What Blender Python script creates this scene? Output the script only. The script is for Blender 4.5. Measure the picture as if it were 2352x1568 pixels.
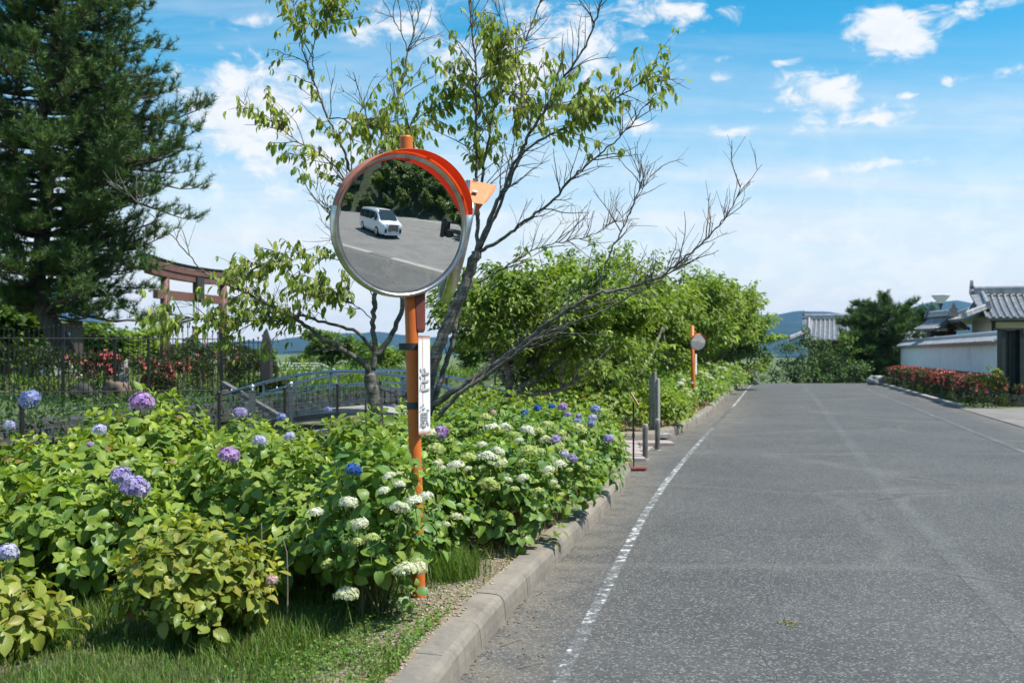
import bpy, math, random
import numpy as np
from mathutils import Vector, Matrix

# ------------------------------------------------------------------ clear
for _o in list(bpy.data.objects):
    bpy.data.objects.remove(_o)
SC = bpy.context.scene
COL = SC.collection
rng = np.random.default_rng(7)
random.seed(7)
R = math.radians

# ------------------------------------------------------------------ camera
FPX, CX, V0, H = 2286.67, 1176.0, 810.0, 1.58   # focal length, centre, horizon row (2352 px wide picture), eye height
cam_d = bpy.data.cameras.new('camera')
cam = bpy.data.objects.new('camera', cam_d)
COL.objects.link(cam)
cam.location = (0, 0, H)
cam.rotation_euler = (R(90), 0, 0)
cam_d.sensor_width = 36
cam_d.lens = 35
cam_d.shift_y = (V0 - 784.0) / 2352.0
cam_d.clip_end = 30000
cam_d.clip_start = 0.05
cam_d.dof.use_dof = True
cam_d.dof.focus_distance = 6.6
cam_d.dof.aperture_fstop = 3.5
SC.camera = cam

# ------------------------------------------------------------------ sun, sky, exposure
SUN_EL = R(60)
SUN_AZ = math.atan2(0.93, -0.34)               # clockwise from +Y
S_DIR = Vector((math.sin(SUN_AZ) * math.cos(SUN_EL), math.cos(SUN_AZ) * math.cos(SUN_EL), math.sin(SUN_EL)))
sun_d = bpy.data.lights.new('sun', 'SUN')
sun_d.energy = 4.8
sun_d.angle = R(0.53)
sun_d.color = (1.0, 0.955, 0.88)
sun = bpy.data.objects.new('sun', sun_d)
COL.objects.link(sun)
sun.rotation_euler = S_DIR.to_track_quat('Z', 'Y').to_euler()
sun.location = (20, -10, 40)

SC.view_settings.view_transform = 'Standard'
SC.view_settings.look = 'None'
SC.view_settings.exposure = 0.55
SC.view_settings.gamma = 1.0
SC.view_settings.use_curve_mapping = False
SC.cycles.use_denoising = True
SC.cycles.max_bounces = 6
SC.cycles.diffuse_bounces = 2
SC.cycles.glossy_bounces = 4
SC.cycles.transmission_bounces = 4
SC.cycles.transparent_max_bounces = 6
SC.cycles.volume_bounces = 0
SC.cycles.sample_clamp_indirect = 6.0
SC.cycles.caustics_reflective = False
SC.cycles.caustics_refractive = False


class NT:
    """small helper around a node tree"""
    def __init__(s, tree):
        s.t = tree
        s.n = tree.nodes
        s.l = tree.links

    def node(s, kind, **kw):
        nd = s.n.new(kind)
        for k, v in kw.items():
            setattr(nd, k, v)
        return nd

    def put(s, sock, v):
        if hasattr(v, 'is_output') or isinstance(v, bpy.types.NodeSocket):
            s.l.new(v, sock)
        elif v is not None:
            if hasattr(sock.default_value, '__len__') and not hasattr(v, '__len__'):
                v = (v,) * len(sock.default_value)
            if hasattr(sock.default_value, '__len__') and len(sock.default_value) == 4 and len(v) == 3:
                v = (*v, 1)
            sock.default_value = v

    def math(s, op, a, b=None, c=None, clamp=False):
        nd = s.node('ShaderNodeMath', operation=op, use_clamp=clamp)
        s.put(nd.inputs[0], a)
        if b is not None: s.put(nd.inputs[1], b)
        if c is not None: s.put(nd.inputs[2], c)
        return nd.outputs[0]

    def vmath(s, op, a, b=None, scale=None):
        nd = s.node('ShaderNodeVectorMath', operation=op)
        s.put(nd.inputs[0], a)
        if b is not None: s.put(nd.inputs[1], b)
        if scale is not None: s.put(nd.inputs['Scale'], scale)
        return nd.outputs['Value'] if op in ('DOT_PRODUCT', 'LENGTH', 'DISTANCE') else nd.outputs[0]

    def mix(s, fac, a, b, blend='MIX'):
        nd = s.node('ShaderNodeMix', data_type='RGBA', blend_type=blend)
        s.put(nd.inputs['Factor'], fac)
        s.put(nd.inputs['A'] if False else nd.inputs[6], a)
        s.put(nd.inputs[7], b)
        return nd.outputs[2]

    def noise(s, vec, scale, detail=4, rough=0.55, dist=0.0, color=False):
        nd = s.node('ShaderNodeTexNoise')
        s.put(nd.inputs['Vector'], vec)
        nd.inputs['Scale'].default_value = scale
        nd.inputs['Detail'].default_value = detail
        nd.inputs['Roughness'].default_value = rough
        nd.inputs['Distortion'].default_value = dist
        return nd.outputs['Color' if color else 'Fac']

    def voro(s, vec, scale, feature='F1', out='Distance', rand=1.0):
        nd = s.node('ShaderNodeTexVoronoi', feature=feature)
        s.put(nd.inputs['Vector'], vec)
        nd.inputs['Scale'].default_value = scale
        nd.inputs['Randomness'].default_value = rand
        return nd.outputs[out]

    def ramp(s, fac, stops, mode='LINEAR'):
        nd = s.node('ShaderNodeValToRGB')
        nd.color_ramp.interpolation = mode
        e = nd.color_ramp.elements
        while len(e) < len(stops):
            e.new(0.5)
        for i, (p, c) in enumerate(stops):
            e[i].position = p
            e[i].color = (*c, 1) if hasattr(c, '__len__') else (c, c, c, 1)
        s.put(nd.inputs['Fac'], fac)
        return nd.outputs['Color']

    def sstep(s, x, a, b):
        nd = s.node('ShaderNodeMapRange', interpolation_type='SMOOTHSTEP')
        s.put(nd.inputs['Value'], x)
        nd.inputs['From Min'].default_value = a
        nd.inputs['From Max'].default_value = b
        return nd.outputs['Result']

    def bump(s, h, strength=0.3, dist=0.01):
        nd = s.node('ShaderNodeBump')
        nd.inputs['Strength'].default_value = strength
        nd.inputs['Distance'].default_value = dist
        s.put(nd.inputs['Height'], h)
        return nd.outputs['Normal']


# world: physical sky with drifting cloud layers above it
W = bpy.data.worlds.new('World')
SC.world = W
W.use_nodes = True
wt = NT(W.node_tree)
wt.n.clear()
sky = wt.node('ShaderNodeTexSky', sky_type='NISHITA')
sky.sun_disc = False
sky.sun_elevation = SUN_EL
sky.sun_rotation = SUN_AZ
sky.altitude = 200
sky.air_density = 1.0
sky.dust_density = 0.6
sky.ozone_density = 2.2
tc = wt.node('ShaderNodeTexCoord').outputs['Generated']
sx = wt.node('ShaderNodeSeparateXYZ')
wt.l.new(tc, sx.inputs[0])
zc = wt.math('MAXIMUM', sx.outputs['Z'], 0.0)
den = wt.math('ADD', zc, 0.11)
px = wt.math('DIVIDE', sx.outputs['X'], den)
py = wt.math('DIVIDE', sx.outputs['Y'], den)
pl = wt.node('ShaderNodeCombineXYZ')
wt.put(pl.inputs[0], px); wt.put(pl.inputs[1], py)
plv = pl.outputs[0]
# cloud banks and puffs where they drift in this sky: (u, v, half width, half height, weight, tilt)
yf = wt.math('MAXIMUM', sx.outputs['Y'], 0.05)
ca_ = wt.math('DIVIDE', sx.outputs['X'], yf)
cb_ = wt.math('DIVIDE', sx.outputs['Z'], yf)
front = wt.sstep(sx.outputs['Y'], 0.15, 0.45)
BANKS = [(2045, 80, 85, 48, .80, 0), (2150, 45, 75, 34, .45, -.2), (1880, 215, 95, 44, .80, .1), (1990, 268, 150, 24, .5, -.12), (1755, 255, 42, 15, .6, -.1), (1690, 303, 75, 17, .5, 0), (1680, 130, 46, 12, .5, -.1),
         (1810, 143, 55, 10, .5, -.15), (1640, 190, 80, 26, .40, -.2), (2290, 165, 95, 16, .52, -.15), (2172, 187, 18, 12, .55, 0), (2085, 218, 40, 9, .5, 0), (2270, 15, 130, 24, .5, -.15), (1570, 32, 170, 40, .52, 0),
         (1250, 130, 270, 120, .50, 0), (880, 60, 140, 46, .5, -.25), (1020, 15, 120, 30, .4, -.2), (560, 265, 150, 105, .85, 0), (700, 350, 230, 95, .62, 0), (600, 55, 90, 22, .32, 0), (1960, 388, 230, 15, .42, -.15),
         (1480, 285, 60, 24, .5, 0), (420, 170, 60, 30, .4, 0), (1830, 300, 26, 14, .5, -.3)]
tot = None
for (u_, v_, su, sv, am, ti) in BANKS:
    da = wt.math('SUBTRACT', ca_, (u_ - CX) / FPX)
    db = wt.math('SUBTRACT', cb_, (V0 - v_) / FPX)
    dbt = wt.math('MULTIPLY_ADD', da, ti, db)
    q1 = wt.math('MULTIPLY', da, FPX / su); q2 = wt.math('MULTIPLY', dbt, FPX / sv)
    r2 = wt.math('MULTIPLY_ADD', q1, q1, wt.math('MULTIPLY', q2, q2))
    g = wt.math('MULTIPLY', wt.math('EXPONENT', wt.math('MULTIPLY', r2, -0.7)), am)
    tot = g if tot is None else wt.math('MAXIMUM', tot, g)
tot = wt.math('MULTIPLY', tot, front)
nv = wt.vmath('MULTIPLY', tc, (1.0, 1.0, 1.7))
fine = wt.noise(wt.vmath('ADD', nv, (1.7, 0.3, 0.2)), 30.0, 9, 0.62, 0.5)
med = wt.noise(wt.vmath('ADD', nv, (4.1, 2.2, 0.7)), 4.2, 5, 0.55, 0.3)
# elsewhere the same sort of scattered cloud, from noise alone
scat = wt.math('MULTIPLY', wt.sstep(med, 0.50, 0.72), wt.math('ADD', 0.30, wt.math('MULTIPLY', wt.math('SUBTRACT', 1.0, front), 0.5)))
dens = wt.math('ADD', wt.math('MAXIMUM', tot, scat), wt.math('ADD', wt.math('MULTIPLY', wt.math('SUBTRACT', fine, 0.5), 1.7), wt.math('MULTIPLY', wt.math('SUBTRACT', med, 0.5), 0.9)))
cm = wt.math('MULTIPLY', wt.sstep(dens, 0.26, 0.70), wt.sstep(wt.math('MAXIMUM', tot, scat), 0.03, 0.25))
strk = wt.node('ShaderNodeMapping')
strk.inputs['Rotation'].default_value = (0, 0, R(-24))
strk.inputs['Scale'].default_value = (0.5, 2.2, 1)
wt.l.new(plv, strk.inputs['Vector'])
cirr = wt.noise(strk.outputs[0], 0.9, 7, 0.6, 0.6)
low = wt.sstep(sx.outputs['Z'], 0.27, 0.07)
veil = wt.math('MULTIPLY', wt.sstep(cirr, 0.40, 0.70), wt.math('ADD', 0.34, wt.math('MULTIPLY', low, 0.42)))
hz = wt.math('MULTIPLY', wt.sstep(sx.outputs['Z'], 0.31, 0.04), 0.86)
inv = lambda q: wt.math('SUBTRACT', 1.0, q)
allc = inv(wt.math('MULTIPLY', wt.math('MULTIPLY', inv(wt.math('MULTIPLY', cm, 0.94)), inv(veil)), inv(hz)))
cshade = wt.mix(wt.sstep(fine, 0.38, 0.62), (6.1, 6.4, 6.8), (6.9, 6.95, 7.0))
hs = wt.node('ShaderNodeHueSaturation')
hs.inputs['Saturation'].default_value = 1.5
hs.inputs['Hue'].default_value = 0.477
hs.inputs['Value'].default_value = 1.25
wt.l.new(sky.outputs[0], hs.inputs['Color'])
skyc = wt.mix(allc, hs.outputs[0], cshade)
bg = wt.node('ShaderNodeBackground')
wt.put(bg.inputs['Color'], skyc)
bg.inputs['Strength'].default_value = 0.1
wo = wt.node('ShaderNodeOutputWorld')
wt.l.new(bg.outputs[0], wo.inputs['Surface'])


# ------------------------------------------------------------------ helpers
def P(u, v, Y):
    """point at depth Y seen at picture position (u, v)"""
    return np.array([(u - CX) / FPX * Y, Y, H - (v - V0) / FPX * Y])


def mesh_np(name, verts, polys, col=None, luv=None, smooth=False):
    """verts (N,3); polys: list of (M,k) int arrays"""
    me = bpy.data.meshes.new(name)
    verts = np.asarray(verts, dtype=np.float32).reshape(-1, 3)
    polys = [np.asarray(p, dtype=np.int32) for p in polys if len(p)]
    me.vertices.add(len(verts))
    me.vertices.foreach_set('co', verts.ravel())
    nl = sum(p.size for p in polys)
    npol = sum(len(p) for p in polys)
    me.loops.add(nl)
    me.polygons.add(npol)
    me.loops.foreach_set('vertex_index', np.concatenate([p.ravel() for p in polys]))
    sizes = np.concatenate([np.full(len(p), p.shape[1], np.int32) for p in polys])
    starts = np.concatenate([[0], np.cumsum(sizes)[:-1]]).astype(np.int32)
    me.polygons.foreach_set('loop_start', starts)
    if smooth:
        me.polygons.foreach_set('use_smooth', np.ones(npol, bool))
    if col is not None:
        a = me.attributes.new('col', 'FLOAT_COLOR', 'POINT')
        c = np.ones((len(verts), 4), np.float32)
        c[:, :3] = col
        a.data.foreach_set('color', c.ravel())
    if luv is not None:
        a = me.attributes.new('luv', 'FLOAT_VECTOR', 'POINT')
        c = np.zeros((len(verts), 3), np.float32)
        c[:, :2] = luv
        a.data.foreach_set('vector', c.ravel())
    me.update()
    me.validate()
    return me


def link(name, me, mat=None, parent=None, label=None, cat=None, group=None, kind=None):
    o = bpy.data.objects.new(name, me)
    COL.objects.link(o)
    if mat is not None and me is not None and not me.materials:
        me.materials.append(mat)
    if parent is not None:
        o.parent = parent
    if label: o['label'] = label
    if cat: o['category'] = cat
    if group: o['group'] = group
    if kind: o['kind'] = kind
    return o


def empty(name, loc, label, cat, group=None, rz=0.0):
    o = bpy.data.objects.new(name, None)
    COL.objects.link(o)
    o.location = loc
    o.rotation_euler = (0, 0, rz)
    o.empty_display_size = 0.2
    o['label'] = label
    o['category'] = cat
    if group: o['group'] = group
    return o


class MB:
    """collects shapes for ONE mesh object"""
    def __init__(s):
        s.v = []; s.f = []; s.n = 0; s.c = []

    def add(s, v, f, c=None):
        v = np.asarray(v, float).reshape(-1, 3)
        for q in f:
            s.f.append(tuple(int(i) + s.n for i in q))
        s.v.append(v); s.n += len(v)
        if c is not None:
            s.c.append(np.tile(np.asarray(c, float), (len(v), 1)))
        return s

    def box(s, c, size, rz=0.0, taper=1.0, rot=None):
        x, y, z = np.array(size) / 2.0
        v = np.array([[-x, -y, -z], [x, -y, -z], [x, y, -z], [-x, y, -z],
                      [-x * taper, -y * taper, z], [x * taper, -y * taper, z], [x * taper, y * taper, z], [-x * taper, y * taper, z]])
        if rot is not None:
            v = v @ np.array(rot).T
        elif rz:
            cz, sz = math.cos(rz), math.sin(rz)
            v = v @ np.array([[cz, -sz, 0], [sz, cz, 0], [0, 0, 1]]).T
        v = v + np.array(c)
        return s.add(v, [(0, 3, 2, 1), (4, 5, 6, 7), (0, 1, 5, 4), (1, 2, 6, 5), (2, 3, 7, 6), (3, 0, 4, 7)])

    def tube(s, pts, rad, sides=6, cap=True):
        pts = np.asarray(pts, float)
        n = len(pts)
        rad = np.broadcast_to(np.asarray(rad, float), (n,))
        tan = np.gradient(pts, axis=0)
        tan /= np.linalg.norm(tan, axis=1, keepdims=True) + 1e-9
        ref = np.array([0, 0, 1.0]) if abs(tan[0, 2]) < 0.9 else np.array([1.0, 0, 0])
        a = np.cross(tan[0], ref); a /= np.linalg.norm(a)
        ang = np.linspace(0, 2 * math.pi, sides, endpoint=False)
        vs = []
        for i in range(n):
            a = a - tan[i] * (a @ tan[i]); a /= np.linalg.norm(a) + 1e-9
            b = np.cross(tan[i], a)
            vs.append(pts[i] + rad[i] * (np.cos(ang)[:, None] * a + np.sin(ang)[:, None] * b))
        f = []
        for i in range(n - 1):
            for k in range(sides):
                k2 = (k + 1) % sides
                f.append((i * sides + k, i * sides + k2, (i + 1) * sides + k2, (i + 1) * sides + k))
        if cap:
            f.append(tuple(range(sides - 1, -1, -1)))
            f.append(tuple((n - 1) * sides + k for k in range(sides)))
        return s.add(np.concatenate(vs), f)

    def lathe(s, prof, c=(0, 0, 0), sides=24, rot=None, close=False):
        """prof: list of (r, z)"""
        ang = np.linspace(0, 2 * math.pi, sides, endpoint=False)
        vs = []
        for r, z in prof:
            vs.append(np.stack([r * np.cos(ang), r * np.sin(ang), np.full(sides, z)], 1))
        v = np.concatenate(vs)
        if rot is not None:
            v = v @ np.array(rot).T
        v = v + np.array(c)
        f = []
        m = len(prof)
        for i in range(m if close else m - 1):
            j = (i + 1) % m
            for k in range(sides):
                k2 = (k + 1) % sides
                f.append((i * sides + k, i * sides + k2, j * sides + k2, j * sides + k))
        if not close:
            if prof[0][0] > 1e-6: f.append(tuple(range(sides - 1, -1, -1)))
            if prof[-1][0] > 1e-6: f.append(tuple((m - 1) * sides + k for k in range(sides)))
        return s.add(v, f)

    def prism(s, poly, z0, z1):
        """poly: (n,2) counter-clockwise outline"""
        poly = np.asarray(poly, float)
        n = len(poly)
        v = np.concatenate([np.c_[poly, np.full(n, z0)], np.c_[poly, np.full(n, z1)]])
        f = [tuple(range(n - 1, -1, -1)), tuple(range(n, 2 * n))]
        f += [(i, (i + 1) % n, n + (i + 1) % n, n + i) for i in range(n)]
        return s.add(v, f)

    def mesh(s, name, smooth=False):
        me = bpy.data.meshes.new(name)
        v = np.concatenate(s.v) if s.v else np.zeros((0, 3))
        me.from_pydata(v.tolist(), [], s.f)
        if smooth:
            me.polygons.foreach_set('use_smooth', np.ones(len(me.polygons), bool))
        if s.c:
            a = me.attributes.new('col', 'FLOAT_COLOR', 'POINT')
            c = np.ones((len(v), 4), np.float32); c[:, :3] = np.concatenate(s.c)
            a.data.foreach_set('color', c.ravel())
        me.update()
        return me

    def build(s, name, mat, parent=None, smooth=False, bevel=0.0, **kw):
        me = s.mesh(name, smooth)
        if bevel:
            import bmesh
            bm = bmesh.new(); bm.from_mesh(me)
            bmesh.ops.bevel(bm, geom=[e for e in bm.edges], offset=bevel, segments=2, affect='EDGES', profile=0.6)
            bm.to_mesh(me); bm.free()
        return link(name, me, mat, parent, **kw)


def shift(o, parent_loc):
    """meshes are modelled in world space: bring them under a parent that stands at parent_loc"""
    o.location = -Vector(parent_loc)
    return o


def part(mb, name, mat, parent, smooth=False, bevel=0.0, label=None, kind=None):
    o = mb.build(name, mat, parent, smooth, bevel, label=label, kind=kind)
    r = parent
    off = Vector((0, 0, 0))
    while r is not None:
        off += Vector(r.location) if r.type == 'EMPTY' else Vector(r.location)
        r = r.parent
    o.location = -off
    return o


def part_me(me, name, mat, parent, label=None, kind=None):
    o = link(name, me, mat, parent, label=label, kind=kind)
    r = parent
    off = Vector((0, 0, 0))
    while r is not None:
        off += Vector(r.location)
        r = r.parent
    o.location = -off
    return o


def spline(pts, n):
    """Catmull-Rom through pts (k,d) -> (n,d)"""
    p = np.asarray(pts, float)
    k = len(p)
    if k < 3:
        t = np.linspace(0, 1, n)[:, None]
        return p[0] * (1 - t) + p[-1] * t
    seg = np.r_[0, np.cumsum(np.linalg.norm(np.diff(p[:, :3], axis=0), axis=1) + 1e-6)]
    tt = np.linspace(0, seg[-1], n)
    i = np.clip(np.searchsorted(seg, tt, side='right') - 1, 0, k - 2)
    t = ((tt - seg[i]) / (seg[i + 1] - seg[i]))[:, None]
    p0 = p[np.maximum(i - 1, 0)]; p1 = p[i]; p2 = p[i + 1]; p3 = p[np.minimum(i + 2, k - 1)]
    return 0.5 * ((2 * p1) + (-p0 + p2) * t + (2 * p0 - 5 * p1 + 4 * p2 - p3) * t ** 2 + (-p0 + 3 * p1 - 3 * p2 + p3) * t ** 3)


def unit(a):
    a = np.asarray(a, float)
    return a / (np.linalg.norm(a, axis=-1, keepdims=True) + 1e-9)


# ------------------------------------------------------------------ materials
MATS = {}


def mat_new(name):
    m = bpy.data.materials.new(name)
    m.use_nodes = True
    t = NT(m.node_tree)
    b = t.n['Principled BSDF']
    MATS[name] = m
    return m, t, b


def geo_pos(t):
    return t.node('ShaderNodeNewGeometry').outputs['Position']


def obj_pos(t):
    return t.node('ShaderNodeTexCoord').outputs['Object']


def plain(name, col, rough=0.5, metal=0.0, var=0.12, scale=6.0, bump=0.0, spec=0.5, stain=None, coat=0.0):
    m, t, b = mat_new(name)
    pos = obj_pos(t)
    n = t.noise(pos, scale, 6, 0.6)
    c1 = tuple(max(0, x * (1 - var)) for x in col)
    c2 = tuple(min(1, x * (1 + var)) for x in col)
    c = t.mix(t.sstep(n, 0.3, 0.7), c1, c2)
    if stain:
        n2 = t.noise(pos, scale * 0.35, 7, 0.7, 0.4)
        c = t.mix(t.math('MULTIPLY', t.sstep(n2, 0.5, 0.72), 0.6), c, stain)
    t.put(b.inputs['Base Color'], c)
    b.inputs['Roughness'].default_value = rough
    b.inputs['Metallic'].default_value = metal
    b.inputs['Specular IOR Level'].default_value = spec
    b.inputs['Coat Weight'].default_value = coat
    if bump:
        t.put(b.inputs['Normal'], t.bump(t.noise(pos, scale * 5, 5, 0.65), bump, 0.01))
    return m


def asphalt_nodes(t, pos, base=(0.074, 0.0745, 0.072)):
    """aged asphalt: exposed aggregate, tyre-worn tone, wandering cracks"""
    grain = t.voro(pos, 92.0, out='Color')
    gs = t.node('ShaderNodeSeparateColor'); t.put(gs.inputs[0], grain)
    stone = gs.outputs[0]
    fine = t.noise(pos, 60, 4, 0.7)
    patch = t.noise(pos, 0.55, 5, 0.6, 0.3)
    mid = t.noise(pos, 5.0, 5, 0.65)
    dark = tuple(x * 0.82 for x in base); lite = tuple(x * 1.16 for x in base)
    c = t.mix(t.sstep(patch, 0.32, 0.68), dark, lite)
    c = t.mix(t.math('MULTIPLY', t.sstep(mid, 0.4, 0.75), 0.3), c, (0.125, 0.122, 0.115))
    c = t.mix(t.math('MULTIPLY', t.sstep(stone, 0.76, 0.97), 0.6), c, (0.26, 0.26, 0.25))
    c = t.mix(t.math('MULTIPLY', t.sstep(stone, 0.30, 0.08), 0.6), c, (0.035, 0.036, 0.038))
    c = t.mix(t.math('MULTIPLY', t.sstep(fine, 0.55, 0.78), 0.25), c, (0.20, 0.197, 0.19))
    wob = t.vmath('ADD', pos, t.vmath('SCALE', t.noise(pos, 1.4, 5, 0.6, color=True), scale=0.55))
    crack = t.voro(wob, 0.23, feature='DISTANCE_TO_EDGE')
    ck = t.sstep(crack, 0.011, 0.002)
    ck = t.math('MULTIPLY', ck, t.sstep(t.noise(pos, 0.33, 2), 0.52, 0.62))
    halo = t.math('MULTIPLY', t.sstep(crack, 0.03, 0.006), 0.12)
    c = t.mix(halo, c, (0.25, 0.235, 0.21))
    c = t.mix(t.math('MULTIPLY', ck, 0.55), c, (0.03, 0.03, 0.03))
    h = t.math('ADD', t.math('MULTIPLY', stone, 0.7), t.math('MULTIPLY', fine, 0.6))
    return c, h


m, t, b = mat_new('asphalt')
pos = geo_pos(t)
c, h = asphalt_nodes(t, pos)
# silt washed against the kerb line: attribute 'col'.r carries the distance band
at = t.node('ShaderNodeAttribute', attribute_name='col')
ss = t.node('ShaderNodeSeparateColor'); t.put(ss.inputs[0], at.outputs['Color'])
silt = t.math('MULTIPLY', ss.outputs[0], t.sstep(t.noise(pos, 3.2, 6, 0.65), 0.30, 0.62))
c = t.mix(t.math('MULTIPLY', silt, 0.62), c, (0.27, 0.225, 0.165))
t.put(b.inputs['Base Color'], c)
b.inputs['Roughness'].default_value = 0.82
b.inputs['Specular IOR Level'].default_value = 0.35
t.put(b.inputs['Normal'], t.bump(h, 0.55, 0.006))

m, t, b = mat_new('lot_asphalt')
pos = geo_pos(t)
c, h = asphalt_nodes(t, pos, base=(0.15, 0.146, 0.136))  # same asphalt with a paler base, standing for its sunlit look in the mirror
t.put(b.inputs['Base Color'], c)
b.inputs['Roughness'].default_value = 0.85
t.put(b.inputs['Normal'], t.bump(h, 0.5, 0.006))

m, t, b = mat_new('road_paint')
pos = geo_pos(t)
c, h = asphalt_nodes(t, pos)
at = t.node('ShaderNodeAttribute', attribute_name='col')
ss = t.node('ShaderNodeSeparateColor'); t.put(ss.inputs[0], at.outputs['Color'])
# ridged wear: transverse stripes plus aggregate wear; channel r = how much paint is left, g = edge
luv = t.node('ShaderNodeAttribute', attribute_name='luv').outputs['Vector']
lx = t.node('ShaderNodeSeparateXYZ'); t.put(lx.inputs[0], luv)
cw = t.noise(t.vmath('MULTIPLY', luv, (0.7, 15.0, 0.0)), 1.0, 3, 0.65)
wear = t.noise(pos, 9.0, 6, 0.7)
ww = t.noise(pos, 1.3, 3, 0.6)
left_ = t.math('ADD', t.math('MULTIPLY', cw, 1.0), t.math('ADD', t.math('MULTIPLY', wear, 0.75), t.math('MULTIPLY', ww, 0.5)))
left_ = t.math('ADD', left_, t.math('SUBTRACT', ss.outputs[0], 0.5))
edge = t.math('ABSOLUTE', lx.outputs['X'])
left_ = t.math('SUBTRACT', left_, t.math('MULTIPLY', t.sstep(edge, 0.6, 1.0), 0.35))
pm = t.math('MULTIPLY', t.sstep(left_, 0.88, 1.06), t.math('ADD', 0.55, t.math('MULTIPLY', t.sstep(t.noise(pos, 70, 3, 0.7), 0.35, 0.6), 0.45)))
pm = t.math('MAXIMUM', pm, t.math('MULTIPLY', t.sstep(left_, 0.60, 1.0), 0.10))
paint = t.mix(t.noise(pos, 30, 4, 0.7), (0.48, 0.48, 0.47), (0.66, 0.66, 0.65))
t.put(b.inputs['Base Color'], t.mix(pm, c, paint))
b.inputs['Roughness'].default_value = 0.75
t.put(b.inputs['Normal'], t.bump(h, 0.5, 0.005))

m, t, b = mat_new('worn_line')
pos = geo_pos(t)
c, h = asphalt_nodes(t, pos)
at = t.node('ShaderNodeAttribute', attribute_name='col')
ss = t.node('ShaderNodeSeparateColor'); t.put(ss.inputs[0], at.outputs['Color'])
luv = t.node('ShaderNodeAttribute', attribute_name='luv').outputs['Vector']
lx = t.node('ShaderNodeSeparateXYZ'); t.put(lx.inputs[0], luv)
edge = t.sstep(t.math('ADD', t.math('ABSOLUTE', lx.outputs['X']), t.math('MULTIPLY', t.noise(pos, 6, 5, 0.7), 0.9)), 1.2, 0.55)
pale = t.math('MULTIPLY', edge, t.math('MULTIPLY', t.sstep(t.noise(pos, 0.7, 4, 0.6), 0.40, 0.70), 0.2))
c = t.mix(pale, c, (0.19, 0.187, 0.175))
rem = t.math('MULTIPLY', t.sstep(t.math('ADD', t.noise(pos, 9, 5, 0.7), ss.outputs[0]), 0.70, 0.78), edge)
c = t.mix(rem, c, (0.40, 0.40, 0.385))
t.put(b.inputs['Base Color'], c)
b.inputs['Roughness'].default_value = 0.82
t.put(b.inputs['Normal'], t.bump(h, 0.5, 0.005))

m, t, b = mat_new('kerb_concrete')
pos = geo_pos(t)
n1 = t.noise(pos, 2.2, 6, 0.65, 0.3); n2 = t.noise(pos, 26, 5, 0.7)
oi = t.node('ShaderNodeObjectInfo').outputs['Random']
c = t.mix(t.sstep(n1, 0.35, 0.68), (0.27, 0.235, 0.185), (0.17, 0.15, 0.125))
c = t.mix(t.math('MULTIPLY', t.sstep(n2, 0.5, 0.75), 0.5), c, (0.36, 0.315, 0.25))
sz = t.node('ShaderNodeSeparateXYZ'); t.put(sz.inputs[0], pos)
strk_ = t.noise(t.vmath('MULTIPLY', pos, (14, 14, 1.2)), 1.0, 4, 0.6)
c = t.mix(t.math('MULTIPLY', t.sstep(strk_, 0.5, 0.7), 0.42), c, (0.12, 0.115, 0.105))
ls = t.noise(pos, 11, 4, 0.6)
c = t.mix(t.math('MULTIPLY', t.sstep(ls, 0.70, 0.76), 0.6), c, (0.45, 0.26, 0.09))
c = t.mix(t.math('MULTIPLY', oi, 0.22), c, (0.13, 0.125, 0.115))
t.put(b.inputs['Base Color'], c)
b.inputs['Roughness'].default_value = 0.9
t.put(b.inputs['Normal'], t.bump(t.noise(pos, 45, 6, 0.75), 0.4, 0.008))

m, t, b = mat_new('soil')
pos = geo_pos(t)
n1 = t.noise(pos, 1.6, 6, 0.65, 0.3); n2 = t.noise(pos, 40, 5, 0.75); v = t.voro(pos, 55, out='Color')
vs = t.node('ShaderNodeSeparateColor'); t.put(vs.inputs[0], v)
c = t.mix(t.sstep(n1, 0.35, 0.65), (0.26, 0.20, 0.135), (0.15, 0.115, 0.075))
c = t.mix(t.math('MULTIPLY', t.sstep(vs.outputs[0], 0.6, 0.95), 0.6), c, (0.42, 0.36, 0.28))
c = t.mix(t.math('MULTIPLY', t.sstep(n2, 0.52, 0.7), 0.5), c, (0.09, 0.07, 0.05))
at = t.node('ShaderNodeAttribute', attribute_name='col')
ss = t.node('ShaderNodeSeparateColor'); t.put(ss.inputs[0], at.outputs['Color'])
hum_shade = t.math('MULTIPLY', ss.outputs[0], t.sstep(t.noise(pos, 2.5, 5, 0.6), 0.2, 0.5))  # humus tone that also darkens the soil for the shade under the bushes
c = t.mix(hum_shade, c, t.mix(n2, (0.035, 0.045, 0.015), (0.07, 0.085, 0.028)))
t.put(b.inputs['Base Color'], c)
b.inputs['Roughness'].default_value = 0.95
t.put(b.inputs['Normal'], t.bump(t.math('ADD', vs.outputs[0], n2), 0.7, 0.012))

m, t, b = mat_new('turf')
pos = geo_pos(t)
n1 = t.noise(pos, 0.8, 6, 0.65, 0.3); n2 = t.noise(pos, 14, 6, 0.75)
c = t.mix(t.sstep(n1, 0.35, 0.65), (0.075, 0.125, 0.03), (0.115, 0.14, 0.045))
c = t.mix(t.math('MULTIPLY', t.sstep(n2, 0.5, 0.7), 0.6), c, (0.04, 0.07, 0.015))
t.put(b.inputs['Base Color'], c)
b.inputs['Roughness'].default_value = 0.95
t.put(b.inputs['Normal'], t.bump(n2, 0.8, 0.05))


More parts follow.
